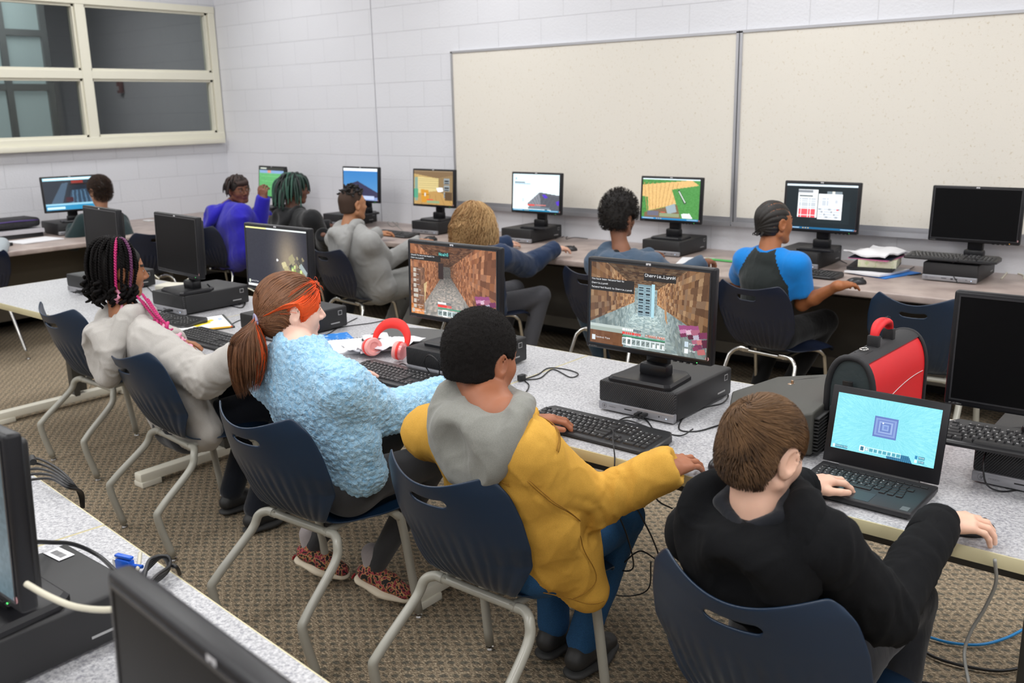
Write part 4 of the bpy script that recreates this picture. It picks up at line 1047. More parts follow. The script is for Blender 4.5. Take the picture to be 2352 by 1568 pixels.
# ------------------------------------------------------------------ red zipped case
def red_case():
    x0, x1, y0, y1 = -.885, -.760, 2.44, 2.84; H_ = .268; cx, cy = (x0+x1)/2, (y0+y1)/2; o = empty('zipped_case', (cx, cy, TZ+.001), -.04, 'tall red and black zipped case with a red carrying handle, behind the laptop', 'case')
    hw, hd = (x1-x0)/2, (y1-y0)/2
    def prof(n=9):     # cross-section in x,z : wide foot, rounded top
        P = [(-hw, 0), (-hw, H_*.62)]+[(-hw*math.cos(t)**.8, H_*.62+H_*.38*math.sin(t)) for t in np.linspace(.12, PI/2-.05, n)]
        Q = P+[(-x, z) for x, z in P[::-1]]; return Q
    Q = prof(); n = len(Q)
    red = mat('red_neoprene', '#da161e', .55, bump=(700, .15, .0008)); blk = fabric_like = mat('black_nylon', (.014, .014, .016), .65, bump=(500, .4, .001)); gry = mat('grey_panel_fabric', '#2f3a3c', .7, bump=(60, .4, .003))
    def shell(sc, ya, yb, mi, mb, zt=0):
        V = [(x*sc, y, z*(sc if z > 0 else 1)+zt) for y in (ya, yb) for x, z in Q]
        mb.add(V, [[i, n+i, n+(i+1) % n, (i+1) % n] for i in range(n)]+[list(range(n)), [n+i for i in range(n)][::-1]], mi)
    b = MB(); shell(.985, -hd, hd, 0, b); b.build('body', red, o, True, .9)
    t = MB()
    V = []; strip = [(x*1.02, z*1.012) for x, z in Q if z > H_*.93]; m_ = len(strip)
    for y in (-hd*.99, hd*.99): V += [(x, y, z) for x, z in strip]
    t.add(V, [[i, m_+i, m_+i+1, i+1] for i in range(m_-1)]); t.build('top_band', blk, o)
    pp = MB(); pts = [(x*1.0, -hd-.004, z) for x, z in Q]; pp.tube(pts, .009, 8); pp.build('piping', blk, o, True, 3); pp = MB(); pp.tube([(x, hd+.002, z) for x, z in Q], .007, 8); pp.build('piping', blk, o, True, 3)
    e = MB(); V = [(x*.93, -hd-.003, z*.97+.004) for x, z in Q]; e.add(V, [list(range(n))]); V = [(x*.5, -hd-.022, z*.55+.01) for x, z in Q]; e.build('end_panel', gry, o, False)
    e = MB(); e.box((0, -hd-.016, .070), (hw*1.5, .022, .13), bev=.010, seg=3); e.build('end_pocket', blk, o)
    s = MB(); s.box((-.002, -hd-.014, .185), (.028, .006, .045), Rx(.2), bev=.002); s.tube([(.0, -hd-.02, .17), (.012, -hd-.03, .155), (.020, -hd-.03, .13), (.010, -hd-.028, .12), (.0, -hd-.026, .14)], .0035, 8, smooth=4); s.build('strap_clip', m_blk, o)
    s = MB(); s.tube([(.012, -hd-.034, .135), (.022, -hd-.045, .09), (.030, -hd-.040, .03), (.034, -hd-.04, .006)], .014, 8, smooth=4, flat=.3); s.build('shoulder_strap', blk, o)
    zt = H_+.004
    h = MB(); h.tube([(0, -.055, zt), (0, -.052, zt+.034), (0, -.032, zt+.052), (0, .0, zt+.058), (0, .032, zt+.052), (0, .052, zt+.034), (0, .055, zt)], [.012, .013, .017, .018, .017, .013, .012], 12, smooth=5, flat=.6); h.build('handle', red, o, True, 3)
    for y in (-.056, .056): MB().box((0, y, zt+.012), (.032, .020, .034), bev=.003).build('handle_tab', blk, o)
    MB().box((0, -.125, zt-.004), (.034, .05, .006), bev=.002).build('ring_tab', blk, o)
    k = MB(); k.tube([(.010*math.cos(t), -.125+.013*math.sin(t), zt+.004) for t in np.linspace(0, 2*PI, 16)], .0022, 6); k.build('metal_ring', m_chrome, o, True, 3)
    w = MB(); u = np.array([0, -1, 0.]); text_quads(w, 'Case it', (.0125, .026, zt+.0672), u, nrm2((.93, 0, -.37)), .00125); w.build('handle_writing', m_blk, o, False)
    w = MB(); P = [(hw*1.0, -hd+.01, .105)]+[(hw*1.005, -hd+t*hd*2, .105+.055*math.sin(t*PI*.62)**.8) for t in np.linspace(.08, .95, 9)]; w.tube(P, .0010, 5, smooth=3); w.build('loose_thread', mat('pale_thread', (.7, .7, .68), .7), o, True, 3)
def nrm2(v): v = np.array(v, float); return v/np.linalg.norm(v)
red_case()
# ------------------------------------------------------------------ black accordion file
def accordion():
    o = empty('expanding_file', (-1.02, 2.50, TZ+.001), 0, 'black expanding file with a round metal clasp, papers fanning from its open end', 'file')
    cl = mat('black_file_cover', '#464641', .62, bump=(900, .5, .0008)); ple = mat('file_pleats', (.03, .03, .03), .6)
    # a wedge lying on its side: low at the back left, tall where the papers sit
    A_ = [(-.23, .10), (-.15, .255), (.08, .255), (.115, .12), (.13, -.16), (.02, -.20), (-.16, -.06)]
    zt = [.060, .085, .135, .135, .128, .105, .070]
    n = len(A_); b = MB(); V = [(x, y, .008) for x, y in A_]+[(x, y, z) for (x, y), z in zip(A_, zt)]
    c = (sum(x for x, _ in A_)/n, sum(y for _, y in A_)/n, .125); V.append(c)
    b.add(V, [list(range(n))[::-1]]+[[n+i, n+(i+1) % n, 2*n] for i in range(n)]+[[i, (i+1) % n, n+(i+1) % n, n+i] for i in range(n)]); ob = b.build('cover', cl, o, True, 1.2)
    md = ob.modifiers.new('round', 'BEVEL'); md.width = .006; md.segments = 3
    p = MB()
    for k in range(11): p.box((.128, -.02, .015+k*.0095), (.020, .26, .0035), Rz(.04)); p.box((.055, -.188, .015+k*.0085), (.13, .014, .0030), Rz(-.3))
    p.build('pleats', ple, o, False)
    r_ = random.Random(3)
    for k, c_ in enumerate(('#d8dadb', '#2f8a4a', '#d98a6a', '#3f8fb8', '#e6e4dc', '#3a7f4c', '#dcdcdc')):
        q = MB(); q.box((.045+r_.uniform(-.004, .004), -.182, .020+k*.011), (.115, .04, .0035), Rz(-.3)); q.build('paper_sheet', mat('paper_'+c_[1:], c_, .7), o, False)
    m = MB(); m.lathe([(.012, 0), (.0125, .002), (.010, .0035)], (-.035, .090, .1180), 20); m.box((-.035, .093, .126), (.008, .004, .010), bev=.001); m.build('clasp', mat('brass_clasp', '#b39b84', .3, metal=.9), o)
    s = MB(); s.tube([(-.11, .09, .098), (-.07, .15, .108), (.0, .19, .122), (.06, .18, .130)], .0008, 5, smooth=5); s.build('stitch_line', m_blk, o, True, 3)
accordion()
# ------------------------------------------------------------------ red headphones
def headphones():
    o = empty('headphones', (-2.60, 2.40, TZ+.001), .15, 'red and pink over-ear headphones lying on the table', 'headphones')
    red = mat('headband_red', '#f03028', .6, bump=(900, .3, .0005)); pk = mat('earcup_pink', '#eb8f90', .25, metal=.3); pr = mat('ear_cushion_red', '#ee3a34', .7); pl = mat('cushion_pale_pink', '#f0a5a0', .8)
    b = MB(); P = [(-.078, .03, .045), (-.074, .048, .088), (-.045, .062, .120), (0, .068, .130), (.045, .062, .120), (.074, .048, .088), (.078, .03, .045)]
    b.tube(P, [.010, .016, .020, .021, .020, .016, .010], 10, smooth=5, flat=.45); b.build('headband', red, o, True, 3)
    for s in (-1, 1):
        k = MB(); R_ = Rz(s*.25)@Ry(s*(PI/2+.12)); c = np.array([s*.078, .005, .042])
        k.lathe([(.006, .014), (.024, .013), (.033, .006), (.034, -.004)], c, 28, rot=R_@np.diag([1, 1.12, 1])); cup = k.build('ear_cup', pk, o)
        k = MB(); k.lathe([(.034, -.004), (.036, -.008), (.035, -.014)], c, 28, rot=R_@np.diag([1, 1.12, 1])); k.build('cup_ring', pr, cup)
        k = MB(); k.lathe([(.034, -.014), (.036, -.020), (.032, -.030), (.020, -.030), (.016, -.022)], c, 28, rot=R_@np.diag([1, 1.12, 1])); k.build('cushion', pl, cup)
        k = MB(); k.tube([(s*.078, .030, .045), (s*.080, .018, .055), (s*.079, .008, .062)], .004, 8); k.build('arm', m_chrome, o, True, 3)
headphones()
# ------------------------------------------------------------------ paper goods
m_paper = mat('white_paper', (.80, .80, .82), .7); m_paper2 = mat('lined_paper', (.76, .77, .82), .7)
def quadsheet(pts, z, th, o, name, m, wave=0., seed=0):
    """thin sheet or pad from four corners (world xy), slightly wavy"""
    P = np.array(pts, float); n = 8; V = []; c = np.array(o.location)
    for side in (1, 0):
        for i in range(n):
            for j in range(n):
                u, v = i/(n-1), j/(n-1); p = (P[0]*(1-u)+P[1]*u)*(1-v)+(P[3]*(1-u)+P[2]*u)*v
                q = np.array([p[0], p[1], z]); w_ = wave*(vnoise_s(u*3+seed, v*3)+.5) if wave else 0
                V.append([p[0]-c[0], p[1]-c[1], z-c[2]+w_+(th if side else 0)])
    F = []; N2 = n*n
    for i in range(n-1):
        for j in range(n-1): a = i*n+j; F.append([a, a+n, a+n+1, a+1]); F.append([N2+a, N2+a+1, N2+a+n+1, N2+a+n])
    ring_ = [i for i in range(n)]+[i*n+n-1 for i in range(1, n)]+[N2-1-i for i in range(1, n)]+[(n-1-i)*n for i in range(1, n-1)]
    for a, b in zip(ring_, ring_[1:]+ring_[:1]): F.append([a, b, N2+b, N2+a])
    mb = MB(); mb.add(V, F); return mb.build(name, m, o, True, .7)
def vnoise_s(x, y): return math.sin(x*2.1+y*1.3)*.5*math.cos(y*2.7-x*.6)
def sheet(name, label, cat, pts, z, th, m, wave=0., seed=0, group=None, part='page'):
    P = np.array(pts); c = P.mean(0); o = empty(name, (c[0], c[1], z), 0, label, cat, group); quadsheet(pts, z, th, o, part, m, wave, seed); return o
def corners(cx, cy, w, d, a): R = Rz(a)[:2, :2]; return [tuple(np.array([cx, cy])+R@np.array(p)) for p in ((-w/2, -d/2), (w/2, -d/2), (w/2, d/2), (-w/2, d/2))]
z0 = TZ+.001
nb = sheet('spiral_notebook', 'open white spiral notebook beside the red-haired girl, torn papers on it', 'notebook', corners(-2.86, 2.46, .23, .30, -.62), z0, .008, m_paper)
co = MB(); C_ = corners(-2.86, 2.46, .23, .30, -.62); a_, b_ = np.array(C_[0]), np.array(C_[3])
for k in range(24):
    p = a_*(1-k/23)+b_*(k/23)-np.array(nb.location)[:2]; co.tube([(p[0]+.004*math.cos(t), p[1], .006+.006*math.sin(t)) for t in np.linspace(0, 2*PI, 9)], .0007, 4)
co.build('wire_binding', m_blk, nb, True, 3)
rr = random.Random(12)
for k, (px_, py_, w_, d_, a_) in enumerate(((-2.78, 2.44, .10, .16, .5), (-2.74, 2.53, .13, .11, -.3), (-2.70, 2.42, .09, .12, .9), (-2.68, 2.56, .14, .16, .2), (-2.80, 2.54, .11, .09, 1.1), (-2.74, 2.36, .08, .05, .1), (-2.66, 2.46, .12, .10, -.6))):
    sheet('torn_paper', ['folded scrap of white paper lying uppermost on the notebook pile', 'large crumpled white sheet at the back of the notebook pile', 'small creased scrap near the keyboard edge of the notebook pile', 'wide white sheet under the red headphones side of the notebook pile', 'angular white scrap in the middle of the notebook pile', 'tiny white slip at the front of the notebook pile', 'creased white sheet at the right of the notebook pile'][k], 'paper', corners(px_, py_, w_, d_, a_), z0+.010+k*.0035, .0012, m_paper if k % 2 else m_paper2, .018, k, 'torn papers on the spiral notebook')
sheet('printed_leaflet', 'bright blue printed sheet half hidden behind the face of the red-haired girl', 'leaflet', corners(-3.06, 2.50, .15, .20, -.5), z0, .002, mat('blue_print', '#1c7fd6', .5, var=(30, '#9ec4e8', .56, .60)))
fo = sheet('closed_laptop', 'closed dark grey laptop lying flat behind the red headphones', 'laptop', corners(-2.76, 2.70, .34, .24, .35), z0, .018, mat('dark_grey_lid', '#4b4b4a', .5), part='lid')
sheet('wooden_board', 'tan wooden board corner sticking out from under the closed grey laptop', 'board', corners(-2.66, 2.76, .20, .20, .75), z0-.0005, .001, mat('tan_board', '#c9a676', .6, var=(40, '#a97f4e', .5, .6)))
# sketch pad with pencil
C_ = [tuple(atz(*p, z0)[:2]) for p in ((408, 770), (540, 752), (514, 724), (396, 742))]
pad = sheet('sketch_pad', 'spiral sketch pad with yellow and red marks, behind the hand of the girl with braids', 'sketch pad', C_, z0, .006, mat('dark_pad_cover', (.03, .035, .03), .5), part='cover')
c4 = np.array(C_); ctr = c4.mean(0); C2 = [tuple(ctr+(np.array(p)-ctr)*.90) for p in C_]; quadsheet(C2, z0+.0062, .0012, pad, 'drawn_page', m_paper)
def onpad(u, v): p = (c4[0]*(1-u)+c4[1]*u)*(1-v)+(c4[3]*(1-u)+c4[2]*u)*v; return np.array([p[0], p[1], z0+.0080])-np.array(pad.location)
mk = MB(); r_ = random.Random(6)
for pts, mi in (([(.30, .45), (.36, .62), (.5, .60), (.62, .58), (.66, .45), (.5, .40), (.38, .30)], 0), ([(.56, .62), (.70, .72), (.74, .62), (.64, .52)], 0), ([(.50, .60), (.60, .64), (.60, .52), (.52, .48)], 1), ([(.14, .66), (.24, .76), (.30, .70), (.20, .62)], 2), ([(.82, .55), (.90, .60), (.88, .74), (.82, .72)], 3)):
    mk.add([onpad(*p) for p in pts], [list(range(len(pts)))], mi)
mk.build('coloured_marks', [mat('yellow_mark', '#e3cf1e', .6), mat('red_mark', '#d9472c', .6), mat('teal_mark', '#2f97a8', .6), mat('pale_blue_mark', '#b9c8e0', .6)], pad, False)
def pencil(a, b, label, m, cat='pencil', r=.0042):
    a, b = np.array(a), np.array(b); d = b-a; o = empty('pencil', a, 0, label, cat); k = MB(); k.tube([d*0, d*.93], r, 6); k.build('barrel', m, o, False); k = MB(); k.tube([d*.93, d], [r, .0008], 8); k.build('tip', mat('pencil_tip', '#c9a070', .6), o)
    k = MB(); k.tube([-d*.05, d*0], r*.95, 8); k.build('eraser', mat('eraser_orange', '#e0582c', .6), o); return o
pa, pb = atz(530, 750, z0+.013), atz(452, 758, z0+.013); pencil(pa, pb, 'yellow pencil with orange end lying across the sketch pad', mat('pencil_yellow', '#eeb515', .4))
# ------------------------------------------------------------------ adapters and plugs
def small_box(name, label, cat, loc_, size, rz, m, part='casing'):
    o = empty(name, loc_, rz, label, cat); MB().box((0, 0, size[2]/2), size, bev=min(size)*.25, seg=3).build(part, m, o); return o
m_beige = mat('beige_plastic', '#d8d4c4', .45)
sw = small_box('network_switch', 'flat cream plastic box with cables, left of the dark monitor on the middle table', 'network box', (-4.66, 2.76, z0), (.16, .11, .035), .4, m_beige)
pl = empty('ribbed_plug', (-1.99, 2.475, z0), 0, 'small black ribbed plug lying beside the face of the boy in yellow', 'plug'); MB().box((0, 0, .012), (.018, .030, .022), bev=.003).build('casing', m_blk, pl); MB().box((0, .02, .014), (.010, .014, .008), bev=.001).build('prong', m_chrome, pl)  # black power plug with its metal prong
us = small_box('light_switch_puck', 'small white disc lying on the counter in the far left corner', 'disc', atz(341, 508, z0), (.09, .06, .012), 0, m_white)
# ------------------------------------------------------------------ wall counter clutter
def stack_item(i, name, label, cat, cx, cy, w, d, h, a, z, m, wave=0.): return sheet(name, label, cat, corners(cx, cy, w, d, a), z, h, m, wave, i)
zz = z0; cx, cy = -1.72, 5.36
sheet('blue_folder', 'bright blue folder at the bottom of the paper stack on the wall counter', 'folder', corners(cx+.06, cy-.06, .24, .30, -.35), zz, .004, mat('folder_blue', '#1477d0', .45)); zz += .005
sheet('paper_bundle', 'thin bundle of white papers on the blue folder', 'papers', corners(cx+.02, cy-.07, .22, .29, -.25), zz, .010, m_paper, .004, 2); zz += .016
sheet('black_binder', 'thin dark binder in the middle of the paper stack on the wall counter', 'binder', corners(cx-.02, cy, .24, .30, .15), zz, .016, m_blk); zz += .017
sheet('thick_book', 'thick book with cream page edges in the paper stack on the wall counter', 'book', corners(cx+.01, cy, .20, .26, .2), zz, .040, mat('cream_pages', '#dcd9bd', .7, var=(60, '#c4cf9c', .55, .65))); zz += .041
sheet('pink_folder', 'pink folder lying on the thick cream book', 'folder', corners(cx, cy, .22, .29, -.1), zz, .004, mat('folder_pink', '#e07aa8', .5)); zz += .005
sheet('navy_folder', 'dark navy folder under the topmost papers on the wall counter', 'folder', corners(cx-.01, cy+.01, .23, .29, .05), zz, .004, mat('folder_navy', '#1a2438', .5)); zz += .005
sheet('loose_papers', 'curling white papers on top of the stack on the wall counter', 'papers', corners(cx, cy, .25, .31, -.2), zz, .008, m_paper, .030, 5)
sheet('writing_paper', 'white sheet under the writing hand of the curly-haired child', 'paper', corners(-2.74, 5.13, .20, .26, .35), z0, .0015, m_paper, .002)
sheet('green_folder', 'green folder edge beside the writing hand of the curly-haired child', 'folder', corners(-2.60, 5.22, .26, .05, -.05), z0+.0025, .003, mat('folder_green', '#4fae5a', .5))
sheet('laminated_sheets', 'loose white sheets between the curly-haired child and the child in bright blue', 'papers', corners(-2.45, 5.40, .24, .22, .3), z0+.008, .006, m_paper, .006, 3)
sheet('dark_binder', 'dark binder under loose white sheets, left of the child in bright blue', 'binder', corners(-2.44, 5.36, .22, .28, .25), z0, .007, m_blk)
sheet('angled_paper', 'white paper at the counter edge left of the child in bright blue', 'paper', corners(-2.32, 5.04, .12, .24, .2), z0, .002, m_paper)
# under the window
bgo = empty('black_bag', (-7.96, 3.32, z0), 0, 'flat black zipped bag with purple trim on binders under the window', 'bag')
k = MB(); k.box((0, 0, .115), (.26, .42, .075), bev=.030, seg=4); k.build('body', mat('bag_nylon', (.02, .02, .024), .7, bump=(14, .8, .02)), bgo); k = MB(); k.tube([(.125, -.19, .13), (.130, 0, .135), (.125, .19, .13)], .005, 8, smooth=4); k.build('zip', mat('purple_zip', '#4a3478', .5), bgo, True, 3)
sheet('grey_binder', 'dark grey binder under the black bag, beneath the window', 'binder', corners(-7.94, 3.34, .27, .36, .05), z0, .035, mat('binder_grey', '#2c2c30', .5))
sheet('white_binder', 'white ring binder between the dark binder and the black bag under the window', 'binder', corners(-7.92, 3.34, .27, .38, -.06), z0+.0355, .030, mat('binder_white', '#b9b7bc', .5))
sheet('open_papers', 'flat white papers at the counter edge under the window', 'papers', corners(-7.55, 3.33, .26, .34, .1), z0, .006, m_paper, .002)
small_box('black_mouse_adapter', 'small black object beside the hand at the left edge', 'mouse', (-7.42, 3.06, z0), (.05, .09, .025), .3, m_blk)
# ------------------------------------------------------------------ implicit surfaces for bodies and clothing
def vnoise(P, sc, seed=0):
    """smooth value noise -1..1 at points P"""
    q = np.asarray(P)*sc+seed*17.31; i = np.floor(q).astype(np.int64); f = q-i; f = f*f*(3-2*f); out = 0
    for dx in (0, 1):
        for dy in (0, 1):
            for dz in (0, 1):
                wgt = (f[..., 0] if dx else 1-f[..., 0])*(f[..., 1] if dy else 1-f[..., 1])*(f[..., 2] if dz else 1-f[..., 2])
                out = out+wgt*H3(i[..., 0]+dx+5000, i[..., 1]+dy+5000, i[..., 2]+dz+5000)
    return out*2-1
def nrm(v): v = np.asarray(v, float); return v/(np.linalg.norm(v)+1e-12)
def V3(*a): return np.array(a, float)
class SDF:
    """list of primitives, each blended into the field with radius k ('+' union, '-' carve)"""
    def __init__(s): s.p = []
    def cone(s, a, b, ra, rb, k=.02, sc=None, M=None, op='+'):
        """rounded cone; sc+M squash it: rows of M are local axes, sc per-axis scale"""
        s.p.append(('c', np.array(a, float), np.array(b, float), ra, rb, k, None if sc is None else np.array(sc, float), M, op)); return s
    def ell(s, c, r, k=.02, M=None, op='+'):
        s.p.append(('e', np.array(c, float), np.array(r, float), 0, 0, k, None, M, op)); return s
    def chain(s, pts, rs, k=.02, **kw):
        for i in range(len(pts)-1): s.cone(pts[i], pts[i+1], rs[i], rs[i+1], k, **kw)
        return s
    def bounds(s):
        lo = np.full(3, 1e9); hi = -lo
        for t, a, b, ra, rb, k, sc, M, op in s.p:
            if op == '-': continue
            if t == 'c':
                m = max(ra, rb)*(1 if sc is None else max(sc)); lo = np.minimum(lo, np.minimum(a, b)-m); hi = np.maximum(hi, np.maximum(a, b)+m)
            else: m = max(b); lo = np.minimum(lo, a-m); hi = np.maximum(hi, a+m)
        return lo, hi
    @staticmethod
    def one(pr, X):
        t, a, b, ra, rb, k, sc, M, op = pr
        if t == 'e':
            p = X-a
            if M is not None: p = p @ M.T
            k0 = np.linalg.norm(p/b, axis=-1); k1 = np.linalg.norm(p/(b*b), axis=-1)
            return k0*(k0-1)/(k1+1e-9)
        p = X-a; d = b-a
        if M is not None: p = p @ M.T; d = M @ d
        f = 1.
        if sc is not None: p = p/sc; d = d/sc; f = sc.min()
        L2 = d@d
        h = np.clip((p@d)/(L2+1e-12), 0, 1); q = p-h[..., None]*d
        return (np.linalg.norm(q, axis=-1)-(ra+(rb-ra)*h))*f
    def eval(s, X):
        D = np.full(X.shape[:-1], 1e3)
        for pr in s.p:
            d = s.one(pr, X); k = pr[5]
            D = s.smin(D, d, k) if pr[8] == '+' else -s.smin(-D, d, k)
        return D
    @staticmethod
    def smin(a, b, k):
        if k <= 0: return np.minimum(a, b)
        h = np.maximum(k-np.abs(a-b), 0)/k
        return np.minimum(a, b)-h*h*k*.25
    def mesh(s, vox, relax=2, disp=None):
        lo, hi = s.bounds(); lo = lo-vox*3; hi = hi+vox*3; n = np.ceil((hi-lo)/vox).astype(int)+1
        ax = [lo[i]+vox*np.arange(n[i]) for i in range(3)]
        D = np.full(tuple(n), .5)
        for pr in s.p:
            t, a, b, ra, rb, k, sc, M, op = pr; mg = k+vox*2.5
            if t == 'c': m = max(ra, rb)*(1 if sc is None else max(sc)); l = np.minimum(a, b)-m-mg; h = np.maximum(a, b)+m+mg
            else: m = max(b); l = a-m-mg; h = a+m+mg
            i0 = np.clip(((l-lo)/vox).astype(int), 0, n-1); i1 = np.clip(((h-lo)/vox).astype(int)+2, 1, n)
            if (i1 <= i0).any(): continue
            sl = tuple(slice(p0, p1) for p0, p1 in zip(i0, i1))
            X = np.stack(np.meshgrid(*[ax[i][sl[i]] for i in range(3)], indexing='ij'), -1)
            d = s.one(pr, X); D[sl] = s.smin(D[sl], d, k) if op == '+' else -s.smin(-D[sl], d, k)
        V, F = surfnet(D, lo, vox)
        V = laplace(V, F, relax)
        if disp is not None:
            Nn = vnormals(V, F); V = V+Nn*disp(V, Nn)[:, None]
        return V, F
def surfnet(D, lo, vox):
    ins = D < 0; n = D.shape
    c = np.zeros((n[0]-1, n[1]-1, n[2]-1), int)
    for dx in (0, 1):
        for dy in (0, 1):
            for dz in (0, 1): c += ins[dx:n[0]-1+dx, dy:n[1]-1+dy, dz:n[2]-1+dz]
    act = (c > 0) & (c < 8); ids = np.full(c.shape, -1); I = np.argwhere(act); ids[act] = np.arange(len(I))
    S = np.zeros((len(I), 3)); W_ = np.zeros(len(I)); off = [(a, b, d) for a in (0, 1) for b in (0, 1) for d in (0, 1)]
    for a in off:
        for ax in range(3):
            if a[ax]: continue
            b = list(a); b[ax] = 1
            da = D[I[:, 0]+a[0], I[:, 1]+a[1], I[:, 2]+a[2]]; db = D[I[:, 0]+b[0], I[:, 1]+b[1], I[:, 2]+b[2]]
            m = (da < 0) != (db < 0); t = np.where(m, da/(da-db+1e-12), 0)
            p = I+np.array(a)+0.; p[:, ax] += t; S += p*m[:, None]; W_ += m
    V = lo+vox*(S/W_[:, None]); F = []
    for ax in range(3):
        o = [i for i in range(3) if i != ax]
        sl0 = [slice(None)]*3; sl1 = [slice(None)]*3; sl0[ax] = slice(0, -1); sl1[ax] = slice(1, None)
        a, b = ins[tuple(sl0)], ins[tuple(sl1)]; E = np.argwhere(a != b)
        ok = (E[:, o[0]] > 0) & (E[:, o[1]] > 0) & (E[:, o[0]] < n[o[0]]-1) & (E[:, o[1]] < n[o[1]]-1); E = E[ok]
        q = []
        for d0, d1 in ((-1, -1), (0, -1), (0, 0), (-1, 0)):
            e = E.copy(); e[:, o[0]] += d0; e[:, o[1]] += d1; q.append(ids[e[:, 0], e[:, 1], e[:, 2]])
        q = np.stack(q, 1); fl = a[E[:, 0], E[:, 1], E[:, 2]]
        if ax == 1: fl = ~fl
        q[~fl] = q[~fl][:, ::-1]; F.append(q)
    F = np.concatenate(F); return V, F[(F >= 0).all(1)]
def laplace(V, F, it, f=.5):
    E = np.concatenate([F[:, [i, (i+1) % 4]] for i in range(4)]); n = len(V)
    for _ in range(it):
        A = np.zeros((n, 3)); c = np.zeros(n)
        for a, b in ((0, 1), (1, 0)):
            for k in range(3): A[:, k] += np.bincount(E[:, a], V[E[:, b], k], n)
            c += np.bincount(E[:, a], minlength=n)
        V = V*(1-f)+f*A/np.maximum(c, 1)[:, None]
    return V
def vnormals(V, F):
    a = np.cross(V[F[:, 2]]-V[F[:, 0]], V[F[:, 3]]-V[F[:, 1]]); n = len(V); N_ = np.zeros((n, 3))
    for i in range(4):
        for k in range(3): N_[:, k] += np.bincount(F[:, i], a[:, k], n)
    return N_/(np.linalg.norm(N_, axis=1)[:, None]+1e-12)
def np_mesh(name, parts, mats, parent=None, origin=None, attr=None):
    """parts: list of (V, F(n,4 or lists), material index or per-face array)"""
    Vs = []; Fs = []; Ms = []; o = 0
    for V, F, mi in parts:
        Vs.append(V); F = np.asarray(F); Fs.append(F+o); Ms.append(np.broadcast_to(mi, (len(F),))); o += len(V)
    V = np.concatenate(Vs)-(0 if origin is None else np.array(origin)); nf = sum(len(f) for f in Fs)
    me = bpy.data.meshes.new(name); me.vertices.add(len(V)); me.vertices.foreach_set('co', V.astype(np.float32).ravel())
    lt = np.concatenate([np.full(len(f), f.shape[1]) for f in Fs]); ls = np.r_[0, np.cumsum(lt)[:-1]]
    me.loops.add(int(lt.sum())); me.loops.foreach_set('vertex_index', np.concatenate([f.ravel() for f in Fs]).astype(np.int32))
    me.polygons.add(nf); me.polygons.foreach_set('loop_start', ls.astype(np.int32))
    try: me.polygons.foreach_set('loop_total', lt.astype(np.int32))
    except Exception: pass
    if not isinstance(mats, (list, tuple)): mats = [mats]
    for m in mats: me.materials.append(m)
    me.polygons.foreach_set('material_index', np.concatenate(Ms).astype(np.int32))
    me.polygons.foreach_set('use_smooth', np.ones(nf, bool)); me.update(calc_edges=True); me.validate()
    if attr is not None:
        at = me.attributes.new('tone', 'FLOAT', 'POINT'); at.data.foreach_set('value', np.asarray(attr, np.float32))
    return link(bpy.data.objects.new(name, me), parent)
# strands ---------------------------------------------------------------
def strands(paths, rad, seg=3, taper=.25, flat=1.):
    """paths (n, k, 3) -> tubes; rad scalar or (n,) ; returns V, F, strand id per vertex"""
    P = np.asarray(paths, float); n, k, _ = P.shape
    T = np.gradient(P, axis=1); T /= np.linalg.norm(T, axis=2)[..., None]+1e-9
    ref = np.where(np.abs(T[..., 2:3]) < .9, np.array([0, 0, 1.]), np.array([1., 0, 0])); a = np.cross(T, ref); a /= np.linalg.norm(a, axis=2)[..., None]+1e-9; b = np.cross(T, a)
    rr = np.broadcast_to(np.asarray(rad, float).reshape(-1, 1), (n, k))*np.interp(np.linspace(0, 1, k), [0, .15, .6, 1], [.7, 1, .85, taper])[None]
    ang = np.arange(seg)*2*PI/seg
    V = P[:, :, None]+rr[..., None, None]*(np.cos(ang)[:, None]*a[:, :, None]+flat*np.sin(ang)[:, None]*b[:, :, None])
    V = V.reshape(-1, 3); base = np.arange(n)[:, None, None]*k*seg+np.arange(k-1)[None, :, None]*seg; j = np.arange(seg)[None, None]; j2 = (j+1) % seg
    F = np.stack([base+j, base+j2, base+seg+j2, base+seg+j], -1).reshape(-1, 4)
    return V, F, np.repeat(np.arange(n), k*seg)
def hair_mat(name, c1, c2, rough=.45, c3=None, aniso=0.):
    """colour varies from strand to strand between c1 and c2 (attribute tone); tone>1 picks c3"""
    if name in MATS: return MATS[name]
    m = bpy.data.materials.new(name); m.use_nodes = True; N = NT(m); b = N.n['Principled BSDF']; MATS[name] = m
    a = N.new('ShaderNodeAttribute', attribute_name='tone'); r = N.new('ShaderNodeValToRGB'); e = r.color_ramp.elements
    e[0].color = (*rgb(c1), 1); e[1].color = (*rgb(c2), 1)
    if c3:
        e[1].position = .62; q = e.new(.72); q.color = (*rgb(c3), 1); q = e.new(1.); q.color = (*[min(1, c*1.3) for c in rgb(c3)], 1)
    N.l(a.outputs['Fac'], r.inputs[0]); N.l(r.outputs[0], b.inputs['Base Color'])
    b.inputs['Roughness'].default_value = rough; b.inputs['Specular IOR Level'].default_value = .35
    return m

